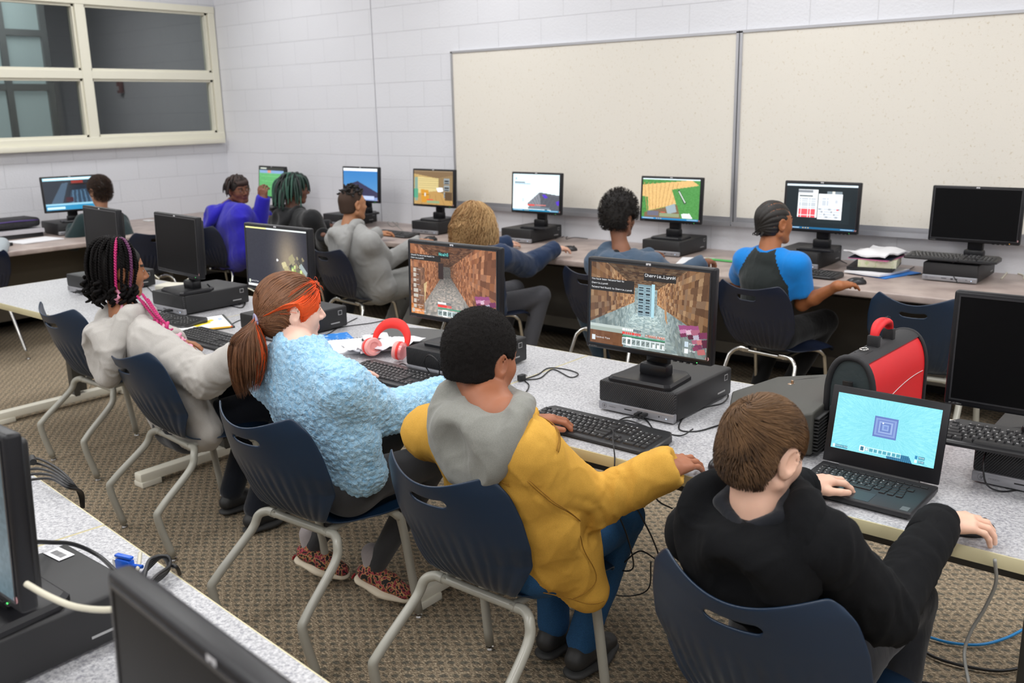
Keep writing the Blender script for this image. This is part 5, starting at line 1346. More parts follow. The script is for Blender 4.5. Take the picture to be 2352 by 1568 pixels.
# hand ------------------------------------------------------------------
def hand_sdf(wrist, fwd, up, side, curl=.5, spread=.10, size=1., thumb=.7, curls=None, elbow=None):
    """side=+1: thumb lies towards -x of the (fwd, up) frame's right hand rule -> right hand; -1 left hand"""
    y = nrm(fwd); z = nrm(np.array(up)-y*(np.dot(up, y))); x = np.cross(y, z)     # x points to the right when looking along y with z up
    B = np.stack([x, y, z]); S = SDF(); s = size
    L = lambda a: np.array(wrist)+(np.array(a)*s) @ B
    tx = -side                                                            # thumb side in x (right hand: thumb at -x with back of hand up)
    kn = [(tx*.026, .066, .002), (tx*.009, .071, .005), (-tx*.009, .068, .003), (-tx*.025, .060, -.001)]
    for i, k in enumerate(kn):
        S.cone(L((k[0]*.55, .004, 0)), L(k), .0140*s, .0102*s, .012*s)
    S.cone(L((tx*.010, .01, -.004)), L((tx*.014, .05, -.004)), .013*s, .012*s, .014*s)
    S.cone(L((-tx*.010, .012, -.004)), L((-tx*.012, .045, -.004)), .012*s, .011*s, .014*s)
    fl = [(.034, .021, .017), (.037, .024, .018), (.034, .022, .018), (.027, .017, .016)]
    rr = [(.0088, .0078, .0068), (.009, .008, .007), (.0086, .0076, .0067), (.0078, .0069, .0061)]
    for i in range(4):
        c = (curls[i] if curls is not None else curl); p = np.array(kn[i]); aL = (1.5-i)*spread*tx
        ang = c*.55; 
        for j in range(3):
            d = np.array([math.sin(aL)*math.cos(ang), math.cos(ang)*math.cos(aL), -math.sin(ang)]); q = p+d*fl[i][j]
            S.cone(L(p), L(q), rr[i][j]*s*(1.04 if j else 1), rr[i][min(j+1, 2)]*s*(.93 if j == 2 else 1), .0035*s); p = q; ang += c*(.95 if j == 0 else .65)
    # thumb leaves the side of the palm near its base
    p0 = np.array([tx*.018, .016, -.006]); p1 = np.array([tx*.040, .040, -.012]); d = nrm([tx*(.55-.5*(1-thumb)), .85, -.12]); p2 = p1+d*.028; d2 = nrm([tx*(.25-.5*(1-thumb)), .95, -.18]); p3 = p2+d2*.021
    S.cone(L(p0), L(p1), .0145*s, .0105*s, .012*s); S.cone(L(p1), L(p2), .0102*s, .0086*s, .006*s); S.cone(L(p2), L(p3), .0090*s, .0074*s, .003*s)
    if elbow is not None:
        e = np.array(elbow); w0 = np.array(wrist); q = w0+(e-w0)*min(1., .09/np.linalg.norm(e-w0))
        S.cone(L((0, .01, 0)), w0, .019*s, .0195*s, .014*s, sc=(1.15, 1, .82), M=B); S.cone(w0, q, .0205*s, .025*s, .02*s)
    return S, L, x, y, z

# head ------------------------------------------------------------------
def head_frame(yaw, pitch, roll=0):
    """rows: right, forward(face), up. yaw 0 faces +y, positive turns left (towards -x); pitch>0 looks down"""
    R = Rz(yaw) @ Rx(-pitch) @ Ry(roll); return R.T
def head_sdf(C, B, s=1., ear=1., neck_to=None, nr=.046):
    """C head centre, B rows axes; s=1 -> about 22 cm tall, 15 cm wide"""
    L = lambda a: np.array(C)+(np.array(a)*s) @ B
    S = SDF()
    S.ell(L((0, -.012, .028)), np.array([.071, .088, .080])*s, 0, B)
    S.ell(L((0, .018, -.005)), np.array([.062, .066, .080])*s, .03*s, B)
    S.ell(L((0, .030, -.048)), np.array([.050, .050, .050])*s, .03*s, B)
    S.ell(L((0, .062, -.088)), np.array([.022, .018, .015])*s, .025*s, B)
    for q in (-1, 1):
        S.ell(L((q*.036, .050, -.022)), np.array([.022, .024, .022])*s, .02*s, B)       # cheeks
        S.cone(L((q*.060, -.004, -.052)), L((q*.022, .058, -.088)), .016*s, .014*s, .02*s)  # jaw line
        S.ell(L((q*.030, .082, .006)), np.array([.017, .012, .010])*s, .008*s, B, '-')   # eye sockets
        S.ell(L((q*.030, .0705, .005)), np.array([.0135, .0125, .0110])*s, .003*s, B)    # lids
    S.cone(L((-.034, .076, .023)), L((.034, .076, .023)), .008*s, .008*s, .012*s)
    S.cone(L((0, .084, .010)), L((0, .102, -.022)), .0065*s, .0095*s, .010*s)
    for q in (-1, 1): S.ell(L((q*.0095, .092, -.028)), np.array([.0078, .009, .007])*s, .006*s, B)
    S.cone(L((-.016, .081, -.051)), L((.016, .081, -.051)), .0060*s, .0060*s, .005*s)
    S.cone(L((-.013, .080, -.060)), L((.013, .080, -.060)), .0068*s, .0068*s, .005*s)
    S.cone(L((-.02, .0905, -.0552)), L((.02, .0905, -.0552)), .0016*s, .0016*s, .002*s, op='-')
    if neck_to is not None:
        S.cone(L((0, -.022, -.055)), neck_to, nr*s, nr*1.10*s, .03*s)
        d = nrm(np.array(neck_to)-L((0, -.02, -.06))); S.cone(np.array(neck_to)-d*.01, np.array(neck_to)+d*.04, nr*1.1*s, nr*1.35*s, .03*s)
    if ear:
        for q in (-1, 1):
            Re = Rz(q*-.45) @ Rx(-.12); M_ = Re.T @ B
            S.ell(L((q*.0785, -.010, -.002)), np.array([.0062, .0175, .029])*s*ear, .004*s, M_)
            S.ell(L((q*.0750, -.004, -.024)), np.array([.0058, .010, .013])*s*ear, .006*s, M_)
            S.ell(L((q*.0855, -.006, .003)), np.array([.0056, .0100, .019])*s*ear, .003*s, M_, '-')
            S.ell(L((q*.0735, .006, -.004)), np.array([.0045, .0050, .007])*s*ear, .004*s, M_)
    return S, L
# ------------------------------------------------------------------ people
def skin(name, c, lip, rough=.5):
    return [mat(name, c, rough, sss=.12, bump=(350, .10, .0005), var=(18, tuple(x*.90 for x in rgb(c)), .4, .7)), mat(name+'_lip', lip, .42), mat('eyebrow_dark', '#1c130e', .8), mat(name+'_nail', tuple(min(1, x*1.35+.02) for x in rgb(c)), .3)]
m_eyew = mat('eye_white', (.75, .72, .70), .2); m_iris = mat('eye_iris', (.03, .018, .012), .1)
def fabric(name, c, c2=None, bs=28., bstr=.5, bd=.006, fine=1400., finestr=.25, rough=.85, sheen=.2):
    """woven or knitted cloth: soft creases plus a fine weave in the bump"""
    if name in MATS: return MATS[name]
    if isinstance(c, str): c = rgb(c)
    m = bpy.data.materials.new(name); m.use_nodes = True; N = NT(m); b = N.n['Principled BSDF']; MATS[name] = m
    tc = N.new('ShaderNodeTexCoord'); mp = N.new('ShaderNodeMapping'); mp.inputs['Scale'].default_value = (1, 1, .45); N.l(tc.outputs['Object'], mp.inputs[0])
    a = N.new('ShaderNodeTexNoise', i_Scale=bs, i_Detail=2., i_Distortion=.8); N.l(mp.outputs[0], a.inputs['Vector'])
    f = N.new('ShaderNodeTexNoise', i_Scale=fine, i_Detail=1.); N.l(tc.outputs['Object'], f.inputs['Vector'])
    b1 = N.new('ShaderNodeBump', i_Strength=bstr, i_Distance=bd); N.l(a.outputs['Fac'], b1.inputs['Height'])
    b2 = N.new('ShaderNodeBump', i_Strength=finestr, i_Distance=.0008); N.l(f.outputs['Fac'], b2.inputs['Height']); N.l(b1.outputs[0], b2.inputs['Normal']); N.l(b2.outputs[0], b.inputs['Normal'])
    mx = N.new('ShaderNodeMix', data_type='RGBA'); mx.inputs[6].default_value = (*c, 1)
    c2 = tuple(x*.80 for x in c) if c2 is None else (rgb(c2) if isinstance(c2, str) else c2); mx.inputs[7].default_value = (*c2, 1)
    mr = N.new('ShaderNodeMapRange'); mr.inputs[1].default_value = .35; mr.inputs[2].default_value = .68; f2 = N.new('ShaderNodeTexNoise', i_Scale=fine*.5, i_Detail=3.); N.l(tc.outputs['Object'], f2.inputs['Vector'])
    N.l(f2.outputs['Fac'], mr.inputs[0]); N.l(mr.outputs[0], mx.inputs[0]); N.l(mx.outputs[2], b.inputs['Base Color'])
    b.inputs['Roughness'].default_value = rough; b.inputs['Specular IOR Level'].default_value = .25
    if sheen: b.inputs['Sheen Weight'].default_value = sheen
    return m
def lerp(a, b, t): return np.array(a)*(1-t)+np.array(b)*t
def creases(foc, amp=.004, seed=0, broad=.005):
    """cloth creases: broad soft undulation everywhere, sharper folds gathered near the joints in foc [(point, radius)]"""
    def f(V, N_):
        w = vnoise(V, 9, seed)*.05; Q = V+w[:, None]
        a = vnoise(Q, 8, seed+1)*broad
        r = 1-np.abs(vnoise(Q*np.array([1, 1, .5]), 17, seed+2)); r = r**4-.25; r = r+.35*((1-np.abs(vnoise(Q@np.array([[.8, .6, 0], [-.6, .8, 0], [0, 0, .6]]), 30, seed+7)))**4-.25)
        k = np.full(len(V), .42)
        for c, rad in foc: k = np.maximum(k, np.exp(-(np.linalg.norm(V-np.array(c), axis=1)/rad)**2))
        fo = np.zeros(len(V))
        for c, rad, ax in [q for q in rings]:
            d = (V-np.array(c))@np.array(ax); g = np.exp(-(np.linalg.norm(V-np.array(c), axis=1)/rad)**2)
            u = vnoise(V, 11, seed+5); fo += g*(np.abs(np.sin(d*62+u*3.2))**.6-.55)*amp*1.1*(.55+.45*vnoise(V, 17, seed+6))
        return a+r*amp*k+fo
    rings = [(c, rad, ax) for c, rad, ax in getattr(creases, 'rings', [])]
    return f
def torso_frame(J):
    xr = nrm(np.array(J['shR'])-np.array(J['shL'])); up = nrm(np.array(J['neck'])-np.array(J['pel'])); fw = nrm(np.cross(up, xr)); xr = np.cross(fw, up)
    return np.stack([xr, fw, up])
def top_sdf(J, b=1., sleeve=1., wid=1., dep=1., slv=(.062, .052, .041), short=None, k=.035, belly=1.):
    T = torso_frame(J); N_, Pv = np.array(J['neck']), np.array(J['pel']); S = SDF(); hw = np.linalg.norm(np.array(J['shR'])-np.array(J['shL']))/2
    c0 = Pv; c1 = lerp(Pv, N_, .30)-T[1]*.004; c2 = lerp(Pv, N_, .62)-T[1]*.012; c3 = lerp(Pv, N_, .86)-T[1]*.010
    sc = np.array([hw/.125*wid, .86*dep, 1.])
    S.cone(c0, c1, .118*b, .112*b*belly, k, sc, T); S.cone(c1, c2, .112*b*belly, .116*b, k, sc, T); S.cone(c2, c3, .116*b, .082*b, k, sc, T)
    for s in 'LR':
        sh, el, wr = [np.array(J[q+s]) for q in ('sh', 'el', 'wr')]
        S.cone(N_-T[2]*.045, sh-T[2]*.005, .050*b, slv[0]*.93*b, .05)
        if short is None:
            S.cone(sh, el, slv[0]*b, slv[1]*b, .022); S.cone(el, wr, slv[1]*b, slv[2]*b, .010)
            d = nrm(wr-el); S.cone(wr+d*(.012+.062), wr+d*.15, .062, .062, .004, op='-')
        else:
            e = lerp(sh, el, short); d = nrm(el-sh); S.cone(sh, e, slv[0]*b, slv[1]*b, .03); S.cone(e+d*.075, e+d*.2, .075, .075, .004, op='-')
    S.ell(N_+T[2]*.035+T[1]*.008, (.058, .060, .068), .012, T, '-')
    return S, T
def leg_sdf(J, r=(.082, .062, .047), k=.03):
    S = SDF(); pel = np.array(J['pel']); T = torso_frame(J)
    S.cone(pel-T[0]*.06-np.array([0, 0, .03]), pel+T[0]*.06-np.array([0, 0, .03]), .10, .10, k)
    for s, q in (('L', -1), ('R', 1)):
        if 'kn'+s not in J: continue
        kn, an = np.array(J['kn'+s]), np.array(J['an'+s]); hp = pel+T[0]*q*.075-np.array([0, 0, .03])
        S.cone(hp, kn, r[0], r[1], k); S.cone(kn, an, r[1]*.98, r[2], .012)
    return S
def shoe(root, ankle, fwd, up, mu, ms, name='shoe', s=1., msole=None, stripe=None):
    y = nrm(fwd); z = nrm(np.array(up)-y*np.dot(up, y)); x = np.cross(y, z); B = np.stack([x, y, z]); L = lambda a: np.array(ankle)+(np.array(a)*s)@B
    S = SDF(); S.cone(L((0, -.03, -.045)), L((0, .06, -.05)), .033*s, .036*s, .02, sc=(1, 1, .95), M=B); S.cone(L((0, .06, -.05)), L((0, .125, -.062)), .036*s, .030*s, .02, sc=(1.05, 1, .8), M=B)
    S.cone(L((0, 0, -.03)), L((0, -.008, 0)), .034*s, .034*s, .02)
    S.ell(L((0, -.005, .035)), np.array([.06, .07, .03])*s, .006, B, '-')
    V, F = S.mesh(.006*s, 1); o = np_mesh(name, [(V, F, 0)], mu, root, origin=root.location)
    S2 = SDF(); S2.cone(L((0, -.03, -.082)), L((0, .055, -.082)), .038*s, .041*s, .02, sc=(1, 1, .36), M=B); S2.cone(L((0, .055, -.082)), L((0, .125, -.080)), .041*s, .036*s, .02, sc=(1, 1, .38), M=B)
    V, F = S2.mesh(.006*s, 1); np_mesh('sole', [(V, F, 0)], ms, o, origin=root.location)
    return o, L
def add_face(root, J, L, B, s, V, F):
    q = ((V[F].mean(1)-np.array(J['head']))@B.T)/s; mi = np.zeros(len(F), int)
    lip = (np.abs(q[:, 0]) < .022) & (q[:, 2] > -.0645) & (q[:, 2] < -.046) & (q[:, 1] > .079-np.abs(q[:, 0])*.25); mi[lip] = 1
    ax = np.abs(q[:, 0]); br = (ax > .013) & (ax < .046) & (np.abs(q[:, 2]-.0275+(ax-.03)**2*6) < .0042) & (q[:, 1] > .045); mi[br] = 2
    return mi
def eyes(root, L, B, s, iris=None):
    for k in (-1, 1):
        m = MB(); m.ell(L((k*.030, .0725, .005)), np.array([.0108, .0118, .0058])*s, B.T, 14, 8, 0); m.ell(L((k*.031, .0775, .005)), np.array([.0048, .0080, .0054])*s, B.T, 12, 8, 1)
        for q in range(len(m.v)): m.v[q] = m.v[q]-np.array(root.location)
        m.build('eye', [m_eyew, iris or m_iris], root, True, 3)
def person(label, J, sk, near=True, head=(0, .1, 0), s=1., arms=('L', 'R'), hands=None, cat='person', eye=True, neck_r=.043, ear=1., bare=None, legs=None):
    """creates root and the continuous body; returns helpers"""
    root = empty('person', (J['pel'][0], J['pel'][1], 0), 0, label, cat)
    B = head_frame(*head); SH, L = head_sdf(J['head'], B, s, ear, np.array(J['neck'])+np.array([0, 0, -.005]), neck_r)
    vh = .0036 if near else .0062; V, F = SH.mesh(vh, 1 if near else 0); mi = add_face(root, J, L, B, s, V, F); parts = [(V, F, mi)]
    inner = SDF(); T = torso_frame(J); N_, Pv = np.array(J['neck']), np.array(J['pel'])
    inner.cone(N_-T[2]*.06, Pv, .085, .09, .03, sc=(1.2, .8, 1), M=T)
    for q in 'LR':
        inner.cone(N_-T[2]*.06, J['sh'+q], .04, .042, .03)
        if q in arms: inner.cone(J['sh'+q], J['el'+q], .036, .032, .02); inner.cone(J['el'+q], J['wr'+q], .032, .024, .02)
        if 'kn'+q in J: inner.cone(Pv+T[0]*(.07 if q == 'R' else -.07)-np.array([0, 0, .03]), J['kn'+q], .06, .045, .02); inner.cone(J['kn'+q], J['an'+q], .042, .032, .02)
    V, F = inner.mesh(.011, 1); parts.append((V, F, 0))
    if bare:      # bare arms get a finer, shaped surface
        for q in bare:
            S = SDF(); sh, el, wr = [np.array(J[a+q]) for a in ('sh', 'el', 'wr')]
            S.cone(sh, lerp(sh, el, .5), .046, .041, .02); S.cone(lerp(sh, el, .5), el, .041, .034, .02); S.cone(el, lerp(el, wr, .35), .034, .035, .02); S.cone(lerp(el, wr, .35), wr, .035, .0225, .02)
            V, F = S.mesh(.006, 2); parts.append((V, F, 0))
    for q, h in (hands or {}).items():
        S, HL, hx, hy, hz = hand_sdf(J['wr'+q], h['fwd'], h.get('up', (0, 0, 1)), 1 if q == 'R' else -1, h.get('curl', .45), h.get('spread', .1), h.get('size', .92), h.get('thumb', .7), h.get('curls'), J['el'+q])
        V, F = S.mesh(h.get('vox', .0027 if near else .0042), 1); parts.append((V, F, 0))
    body = np_mesh('body', parts, sk, root, origin=root.location)
    if eye: eyes(root, L, B, s)
    return root, L, B, T
def garment(root, name, S, m, vox=.008, disp=None, relax=2, parts=None):
    V, F = S.mesh(vox, relax, disp); return np_mesh(name, [(V, F, 0)], m, root, origin=root.location)
def cuff(root, J, q, m, r=.040, w=.05, name='cuff', back=.01):
    wr, el = np.array(J['wr'+q]), np.array(J['el'+q]); d = nrm(el-wr); a = wr+d*back
    k = MB(); P = [a-d*.004, a, a+d*w*.5, a+d*w, a+d*(w+.008)]
    k.tube(np.array(P)-np.array(root.location), [r*.93, r, r*1.03, r*1.02, r*.95], 20)
    return k.build(name, m, root, True, 3)
def hood_sdf(J, T, s=1., drop=.17, back=.10, rim=.026, wide=.11, open_=True, front=.05):
    """hood lying on the shoulders: rim roll running from the throat over the shoulders to the low point on the back, with a sagging bag"""
    N_ = np.array(J['neck']); L = lambda a: N_+(np.array(a)*s)@T
    S = SDF(); P = [L((0, front+.025, -.035)), L((-.055, front, -.01)), L((-wide*.86, 0, .012)), L((-wide, -.05, -.01)), L((-wide*.90, -back*.85, -drop*.48)), L((-wide*.48, -back-.008, -drop*.88)), L((0, -back-.012, -drop)), L((wide*.48, -back-.008, -drop*.88)), L((wide*.90, -back*.85, -drop*.48)), L((wide, -.05, -.01)), L((wide*.86, 0, .012)), L((.055, front, -.01)), L((0, front+.025, -.035))]
    Q = spline(P, 3); n = len(Q)
    for i in range(n-1): S.cone(Q[i], Q[i+1], rim*s, rim*s, .015)
    S.ell(L((0, -back*.78, -drop*.42)), np.array([wide*.95, .062, drop*.62])*s, .03, T)
    S.ell(L((0, -.030, -.030)), np.array([wide*.95, .090, .056])*s, .03, T)
    if open_:
        S.ell(L((0, -back*.78-.087, -drop*.22)), np.array([wide*.70, .058, drop*.58])*s, .014, T, '-')
    S.ell(L((0, .012, .048)), np.array([.055, .058, .062])*s, .012, T, '-')
    return S, L
# hair ------------------------------------------------------------------
def cap_sdf(L, B, s, thick=.012, front=.075, low=-.045, side=.055, top=0., fr=.06):
    S = SDF(); t = thick
    S.ell(L((0, -.014, .030+top*.5)), np.array([.071+t, .088+t, .080+t+top])*s, 0, B)
    S.ell(L((0, -.040, -.030)), np.array([.058+t*.6, .052+t*.6, .050])*s, .03*s, B)
    S.ell(L((0, .100+fr*.0, front-.090)), np.array([.085, .075, .085])*s, .008, B, '-')           # face opening
    for q in (-1, 1): S.ell(L((q*.085, .022, -.048)), np.array([.030, .045, .052])*s, .010, B, '-'); S.ell(L((q*.088, -.004, -.008)), np.array([.026, .027, .038])*s, .006, B, '-')   # round the ears
    S.ell(L((0, -.02, low-.075)), np.array([.12, .14, .055])*s, .010, B, '-')
    return S
def scalp_roots(V, F, n, rng, ok=None):
    a = np.linalg.norm(np.cross(V[F[:, 2]]-V[F[:, 0]], V[F[:, 3]]-V[F[:, 1]]), axis=1)
    if ok is not None: a = a*ok
    i = rng.choice(len(F), n, p=a/a.sum()); u, v = rng.rand(n, 1), rng.rand(n, 1); f = F[i]
    return (V[f[:, 0]]*(1-u)+V[f[:, 1]]*u)*(1-v)+(V[f[:, 3]]*(1-u)+V[f[:, 2]]*u)*v
def flow(roots, dirf, step, n, S, lift=(.001, .004)):
    """grow strands over a surface: follow dirf, stay lift above the field S"""
    P = [roots]; p = roots.copy(); e = .002
    for k in range(n):
        d = dirf(p, k/n); p = p+nrm_rows(d)*np.reshape(step, (-1, 1))
        D = S.eval(p); G = np.stack([S.eval(p+np.eye(3)[i]*e)-D for i in range(3)], -1); G = nrm_rows(G)
        tgt = lift[0]+(lift[1]-lift[0])*(k+1)/n; p = p+G*np.clip(tgt-D, -.012, .02)[:, None]; P.append(p.copy())
    return np.stack(P, 1)
def nrm_rows(a): return a/(np.linalg.norm(a, axis=-1)[..., None]+1e-9)
rng = np.random.RandomState(5)
def A(px, py, y): return np.array(aty(px, py, y))
def Zp(px, py, z=.785): return np.array(atz(px, py, z))
def hairobj(root, name, V, F, mt, tone, extra=None):
    parts = [(V, F, 0)]; at = tone
    if extra is not None: parts.append((extra[0], extra[1], 0)); at = np.r_[tone, np.full(len(extra[0]), extra[2])]
    return np_mesh(name, parts, mt, root, origin=root.location, attr=at)
m_bshoe = mat('black_shoe', (.02, .02, .02), .5); m_bsole = mat('shoe_sole_dark', (.03, .03, .03), .6)
def shoes(root, J, mu=m_bshoe, ms=m_bsole, fwd=(0, 1, 0), up=(0, 0, 1), s=1.):
    for q in 'LR':
        if 'an'+q in J: shoe(root, J['an'+q], fwd, up, mu, ms, s=s)
def rounded_hair_base(L, B, s, t=.0):
    S = SDF(); S.ell(L((0, -.014, .030)), np.array([.0715+t, .0885+t, .0805+t])*s, 0, B); S.ell(L((0, -.040, -.030)), np.array([.058+t, .052+t, .050])*s, .03, B); return S

# ---- boy in black with the laptop
def boy_black():
    J = dict(head=A(1754, 1034, 1.58), neck=A(1738, 1162, 1.56), shR=A(1893, 1252, 1.56), shL=A(1602, 1222, 1.61), elR=A(2032, 1412, 1.68), elL=V3(-.885, 1.80, .79), wrR=Zp(2155, 1200, .795), wrL=Zp(1845, 1115),
             pel=V3(-.690, 1.83, .545), knR=V3(-.56, 2.16, .52), knL=V3(-.82, 2.16, .52), anR=V3(-.55, 1.98, .10), anL=V3(-.80, 1.98, .10))
    sk = skin('skin_pale', '#e3b79f', '#c98578')
    root, L, B, T = person('boy with short brown hair in a black sweater, one hand on the laptop', J, sk, True, (-.32, .28, .04), .88,
        hands={'R': dict(fwd=(.80, .60, .0), curl=.60, up=(.15, 0, 1), spread=.10, thumb=.5, size=1.0), 'L': dict(fwd=(.42, .90, .02), curl=.50, spread=.16, thumb=1., up=(-.1, 0, 1), size=1.0)}, ear=1.25)
    creases.rings = [(J['elR'], .12, nrm(J['wrR']-J['elR'])), (J['elL'], .09, nrm(J['wrL']-J['elL'])), (lerp(J['elR'], J['wrR'], .55), .10, nrm(J['wrR']-J['elR'])), (J['shR'], .10, nrm(J['elR']-J['shR']))]
    m = fabric('black_fleece', '#0d0e11', '#08090b', 14, .5, .010, 900, .3, .95, .0)
    S, _ = top_sdf(J, 1., wid=1.0, dep=.84, slv=(.066, .058, .045)); garment(root, 'sweater', S, m, .0075, creases([(J['elR'], .14), (J['shR'], .1), (J['pel'], .2)], .008, 3))
    creases.rings = []
    S, HL = hood_sdf(J, T, 1.08, .145, .110, .026, .110); garment(root, 'hood', S, m, .006, creases([(J['neck'], .3)], .007, 8))
    S2 = SDF(); S2.chain([HL((-.045, .03, .012)), HL((-.055, -.02, .018)), HL((0, -.062, .012)), HL((.055, -.02, .018)), HL((.045, .03, .012))], [.014]*5, .01); garment(root, 'collar', S2, fabric('navy_collar', '#12151c'), .006)
    cuff(root, J, 'R', m, .048, .06); cuff(root, J, 'L', m, .047, .06)
    garment(root, 'trousers', leg_sdf(J), fabric('dark_grey_denim', '#26282d'), .011, creases([(J['pel'], .2)], .006, 6)); shoes(root, J)
    s = .88; C = cap_sdf(L, B, s, .006, .080, -.046)
    for q in (-1, 1): C.ell(L((q*.085, .012, -.020)), np.array([.030, .040, .040])*s, .008, B, '-')
    V, F = C.mesh(.005, 1); base = rounded_hair_base(L, B, s, .004)
    Hq = hair_mat('short_brown_hair', '#2f1f13', '#8d6a48', .5)
    Rt = scalp_roots(V, F, 11000, rng); Rt[:500] = L((-.004, -.066, .083))+rng.randn(500, 3)*.008; lq = (Rt-J['head'])@B.T; Rt = Rt[~((np.abs(lq[:, 0]) > .045) & (np.abs(lq[:, 1]+.006) < .030) & (lq[:, 2] < .026) & (lq[:, 2] > -.045))]; wh = L((-.004, -.066, .083)); ux, uy, uz = B
    nzz = vnoise(Rt, 55, 2)[:, None]*ux+vnoise(Rt, 60, 5)[:, None]*uy+vnoise(Rt, 25, 9)[:, None]*(ux+uz)*.6
    def df(p, t):
        r = p-wh; away = nrm_rows(r); spin = np.cross(np.broadcast_to(-uy*.5+uz, p.shape), away); loc = (p-J['head'])@B.T
        return away*.8+spin*.60+np.clip((loc[:, 2]-.04)/.06, 0, 1)[:, None]*uy*.9-uz*.30+nzz*.42
    lo = (Rt-J['head'])@B.T; ln = np.clip(.0026+np.clip((lo[:, 2]+.01)/.09, 0, 1)*.0085, .0024, .012)*(.7+.5*rng.rand(len(Rt)))
    P = flow(Rt-nrm_rows(Rt-J['head'])*.004, df, ln, 5, base, (.002, .010)); lp = (P-J['head'])@B.T; keep = ~((np.abs(lp[..., 0]) > .040) & (np.abs(lp[..., 1]+.010) < .026) & (lp[..., 2] < .026) & (lp[..., 2] > -.050)).any(1); P, lo, Rt = P[keep], lo[keep], Rt[keep]; Vs, Fs, sid = strands(P, .0008)
    tn = rng.rand(len(Rt))*.5+.10+.30*vnoise(Rt, 40, 1)+np.clip(lo[:, 2]/.1, -.3, .5)*.45; hairobj(root, 'hair', Vs, Fs, Hq, np.clip(tn[sid], 0, 1), (V, F, .10))
# ---- boy in the yellow jacket
def boy_yellow():
    J = dict(head=A(1108, 826, 1.73), neck=A(1125, 925, 1.68), shR=A(1218, 1035, 1.67), shL=A(985, 990, 1.74), elR=A(1362, 1150, 1.86), elL=V3(-1.73, 1.90, .78), wrR=Zp(1532, 1078), wrL=Zp(1212, 968),
             pel=V3(-1.475, 1.81, .540), knR=V3(-1.36, 2.15, .515), knL=V3(-1.62, 2.17, .53), anR=V3(-1.45, 2.07, .12), anL=V3(-1.58, 2.10, .12))
    sk = skin('skin_brown', '#a4684a', '#8c5348')
    root, L, B, T = person('boy with cropped black hair in a mustard jacket with a grey hood', J, sk, True, (-.12, .10, .0), 1.0,
        hands={'R': dict(fwd=(.14, .98, .0), curl=.42, up=(.1, 0, 1), spread=.09, thumb=.6, size=1.05), 'L': dict(fwd=(.55, .82, .0), curl=.55, spread=.13, thumb=1., up=(-.1, 0, 1), size=1.05)}, ear=1.12, neck_r=.046)
    m = fabric('mustard_canvas', '#dba848', '#c4963c', 12, .5, .012, 1600, .25, .8, .0)
    creases.rings = [(lerp(J['elR'], J['wrR'], .1), .12, nrm(J['wrR']-J['elR'])), (lerp(J['elR'], J['wrR'], .5), .09, nrm(J['wrR']-J['elR']))]
    S, _ = top_sdf(J, 1.06, slv=(.069, .060, .051), wid=1.0, belly=1.04, dep=.95); a = J['pel']; E3 = np.eye(3)
    S.cone(a+V3(.0, .02, .06), a+V3(.02, .04, -.03), .115, .095, .04, sc=(1.15, .8, 1), M=E3)                 # coat skirt over the edge of the seat
    S.cone(a+V3(.11, .05, .14), a+V3(.175, .07, -.12), .075, .062, .06); S.cone(a+V3(.12, .06, -.275), a+V3(-.1, .05, -.275), .10, .10, .01, op='-')
    garment(root, 'jacket', S, m, .0072, creases([(J['elR'], .15), (J['shR'], .12), (a, .25), (lerp(J['shR'], a, .4), .12)], .010, 13, .005)); creases.rings = []
    st = MB(); Sx = S
    def seam(pts, off=.0015, r=.0013):
        Q = spline(np.array(pts), 8)
        for _ in range(3):
            D = Sx.eval(Q); G = np.stack([Sx.eval(Q+np.eye(3)[i]*.003)-D for i in range(3)], -1); Q = Q-nrm_rows(G)*(D-off-.004)[:, None]
        st.tube(Q-np.array(root.location), r, 5)
    sh = J['shR']; ax = nrm(J['elR']-sh); u1 = nrm(np.cross(ax, V3(0, 0, 1))); v1 = np.cross(u1, ax)
    for dlt in (0., .007): seam([sh+ax*(.0+dlt)+.09*(math.cos(t)*u1+math.sin(t)*v1) for t in np.linspace(PI*.1, PI*1.5, 9)])
    for dlt in (0, .008): seam([lerp(sh, J['elR'], t)+V3(.03+dlt, -.09, -.02) for t in (.15, .5, .95)])
    seam([lerp(J['neck'], a, t)+V3(.10, -.2, 0) for t in (.45, .7, .95)]); seam([lerp(J['neck'], a, t)+V3(-.02, -.2, 0) for t in (.35, .6)])
    seam([a+V3(.20, -.05, .10), a+V3(.21, .0, .02), a+V3(.20, .04, -.06), a+V3(.18, .0, -.10)]); seam([a+V3(.14, -.12, -.135), a+V3(.22, -.05, -.138), a+V3(.27, .05, -.13)])
    st.build('seams', mat('jacket_stitching', '#8f6414', .8), root, True, 3)
    hm = fabric('grey_hood_jersey', '#8f8f88', '#7c7c76', 22, .35, .006, 1400, .3, .9, .2)
    S, HL = hood_sdf(J, T, 1.10, .140, .100, .021, .118); garment(root, 'hood', S, hm, .0055, creases([(J['neck'], .3)], .006, 21, .004))
    cuff(root, J, 'R', m, .053, .045); cuff(root, J, 'L', m, .050, .045)
    garment(root, 'jeans', leg_sdf(J), fabric('blue_denim', '#2f5f8c', '#1d3f63', 14, .5, .01, 1500, .3, .8, 0), .010, creases([(J['knR'], .15)], .006, 4)); shoes(root, J, s=1.08)
    C = cap_sdf(L, B, 1., .015, .083, -.016, top=.008)
    for q in (-1, 1): C.ell(L((q*.088, .012, -.020)), np.array([.030, .036, .040]), .008, B, '-'); C.ell(L((q*.085, .038, -.035)), np.array([.032, .036, .055]), .008, B, '-')
    V, F = C.mesh(.0035, 1); V = V+vnormals(V, F)*(vnoise(V, 330, 3)*.0011+vnoise(V, 150, 4)*.0012)[:, None]
    np_mesh('hair', [(V, F, 0)], mat('black_cropped_hair', (.009, .0075, .007), .85, spec=.2, bump=(900, 1., .002, 2.)), root, origin=root.location)
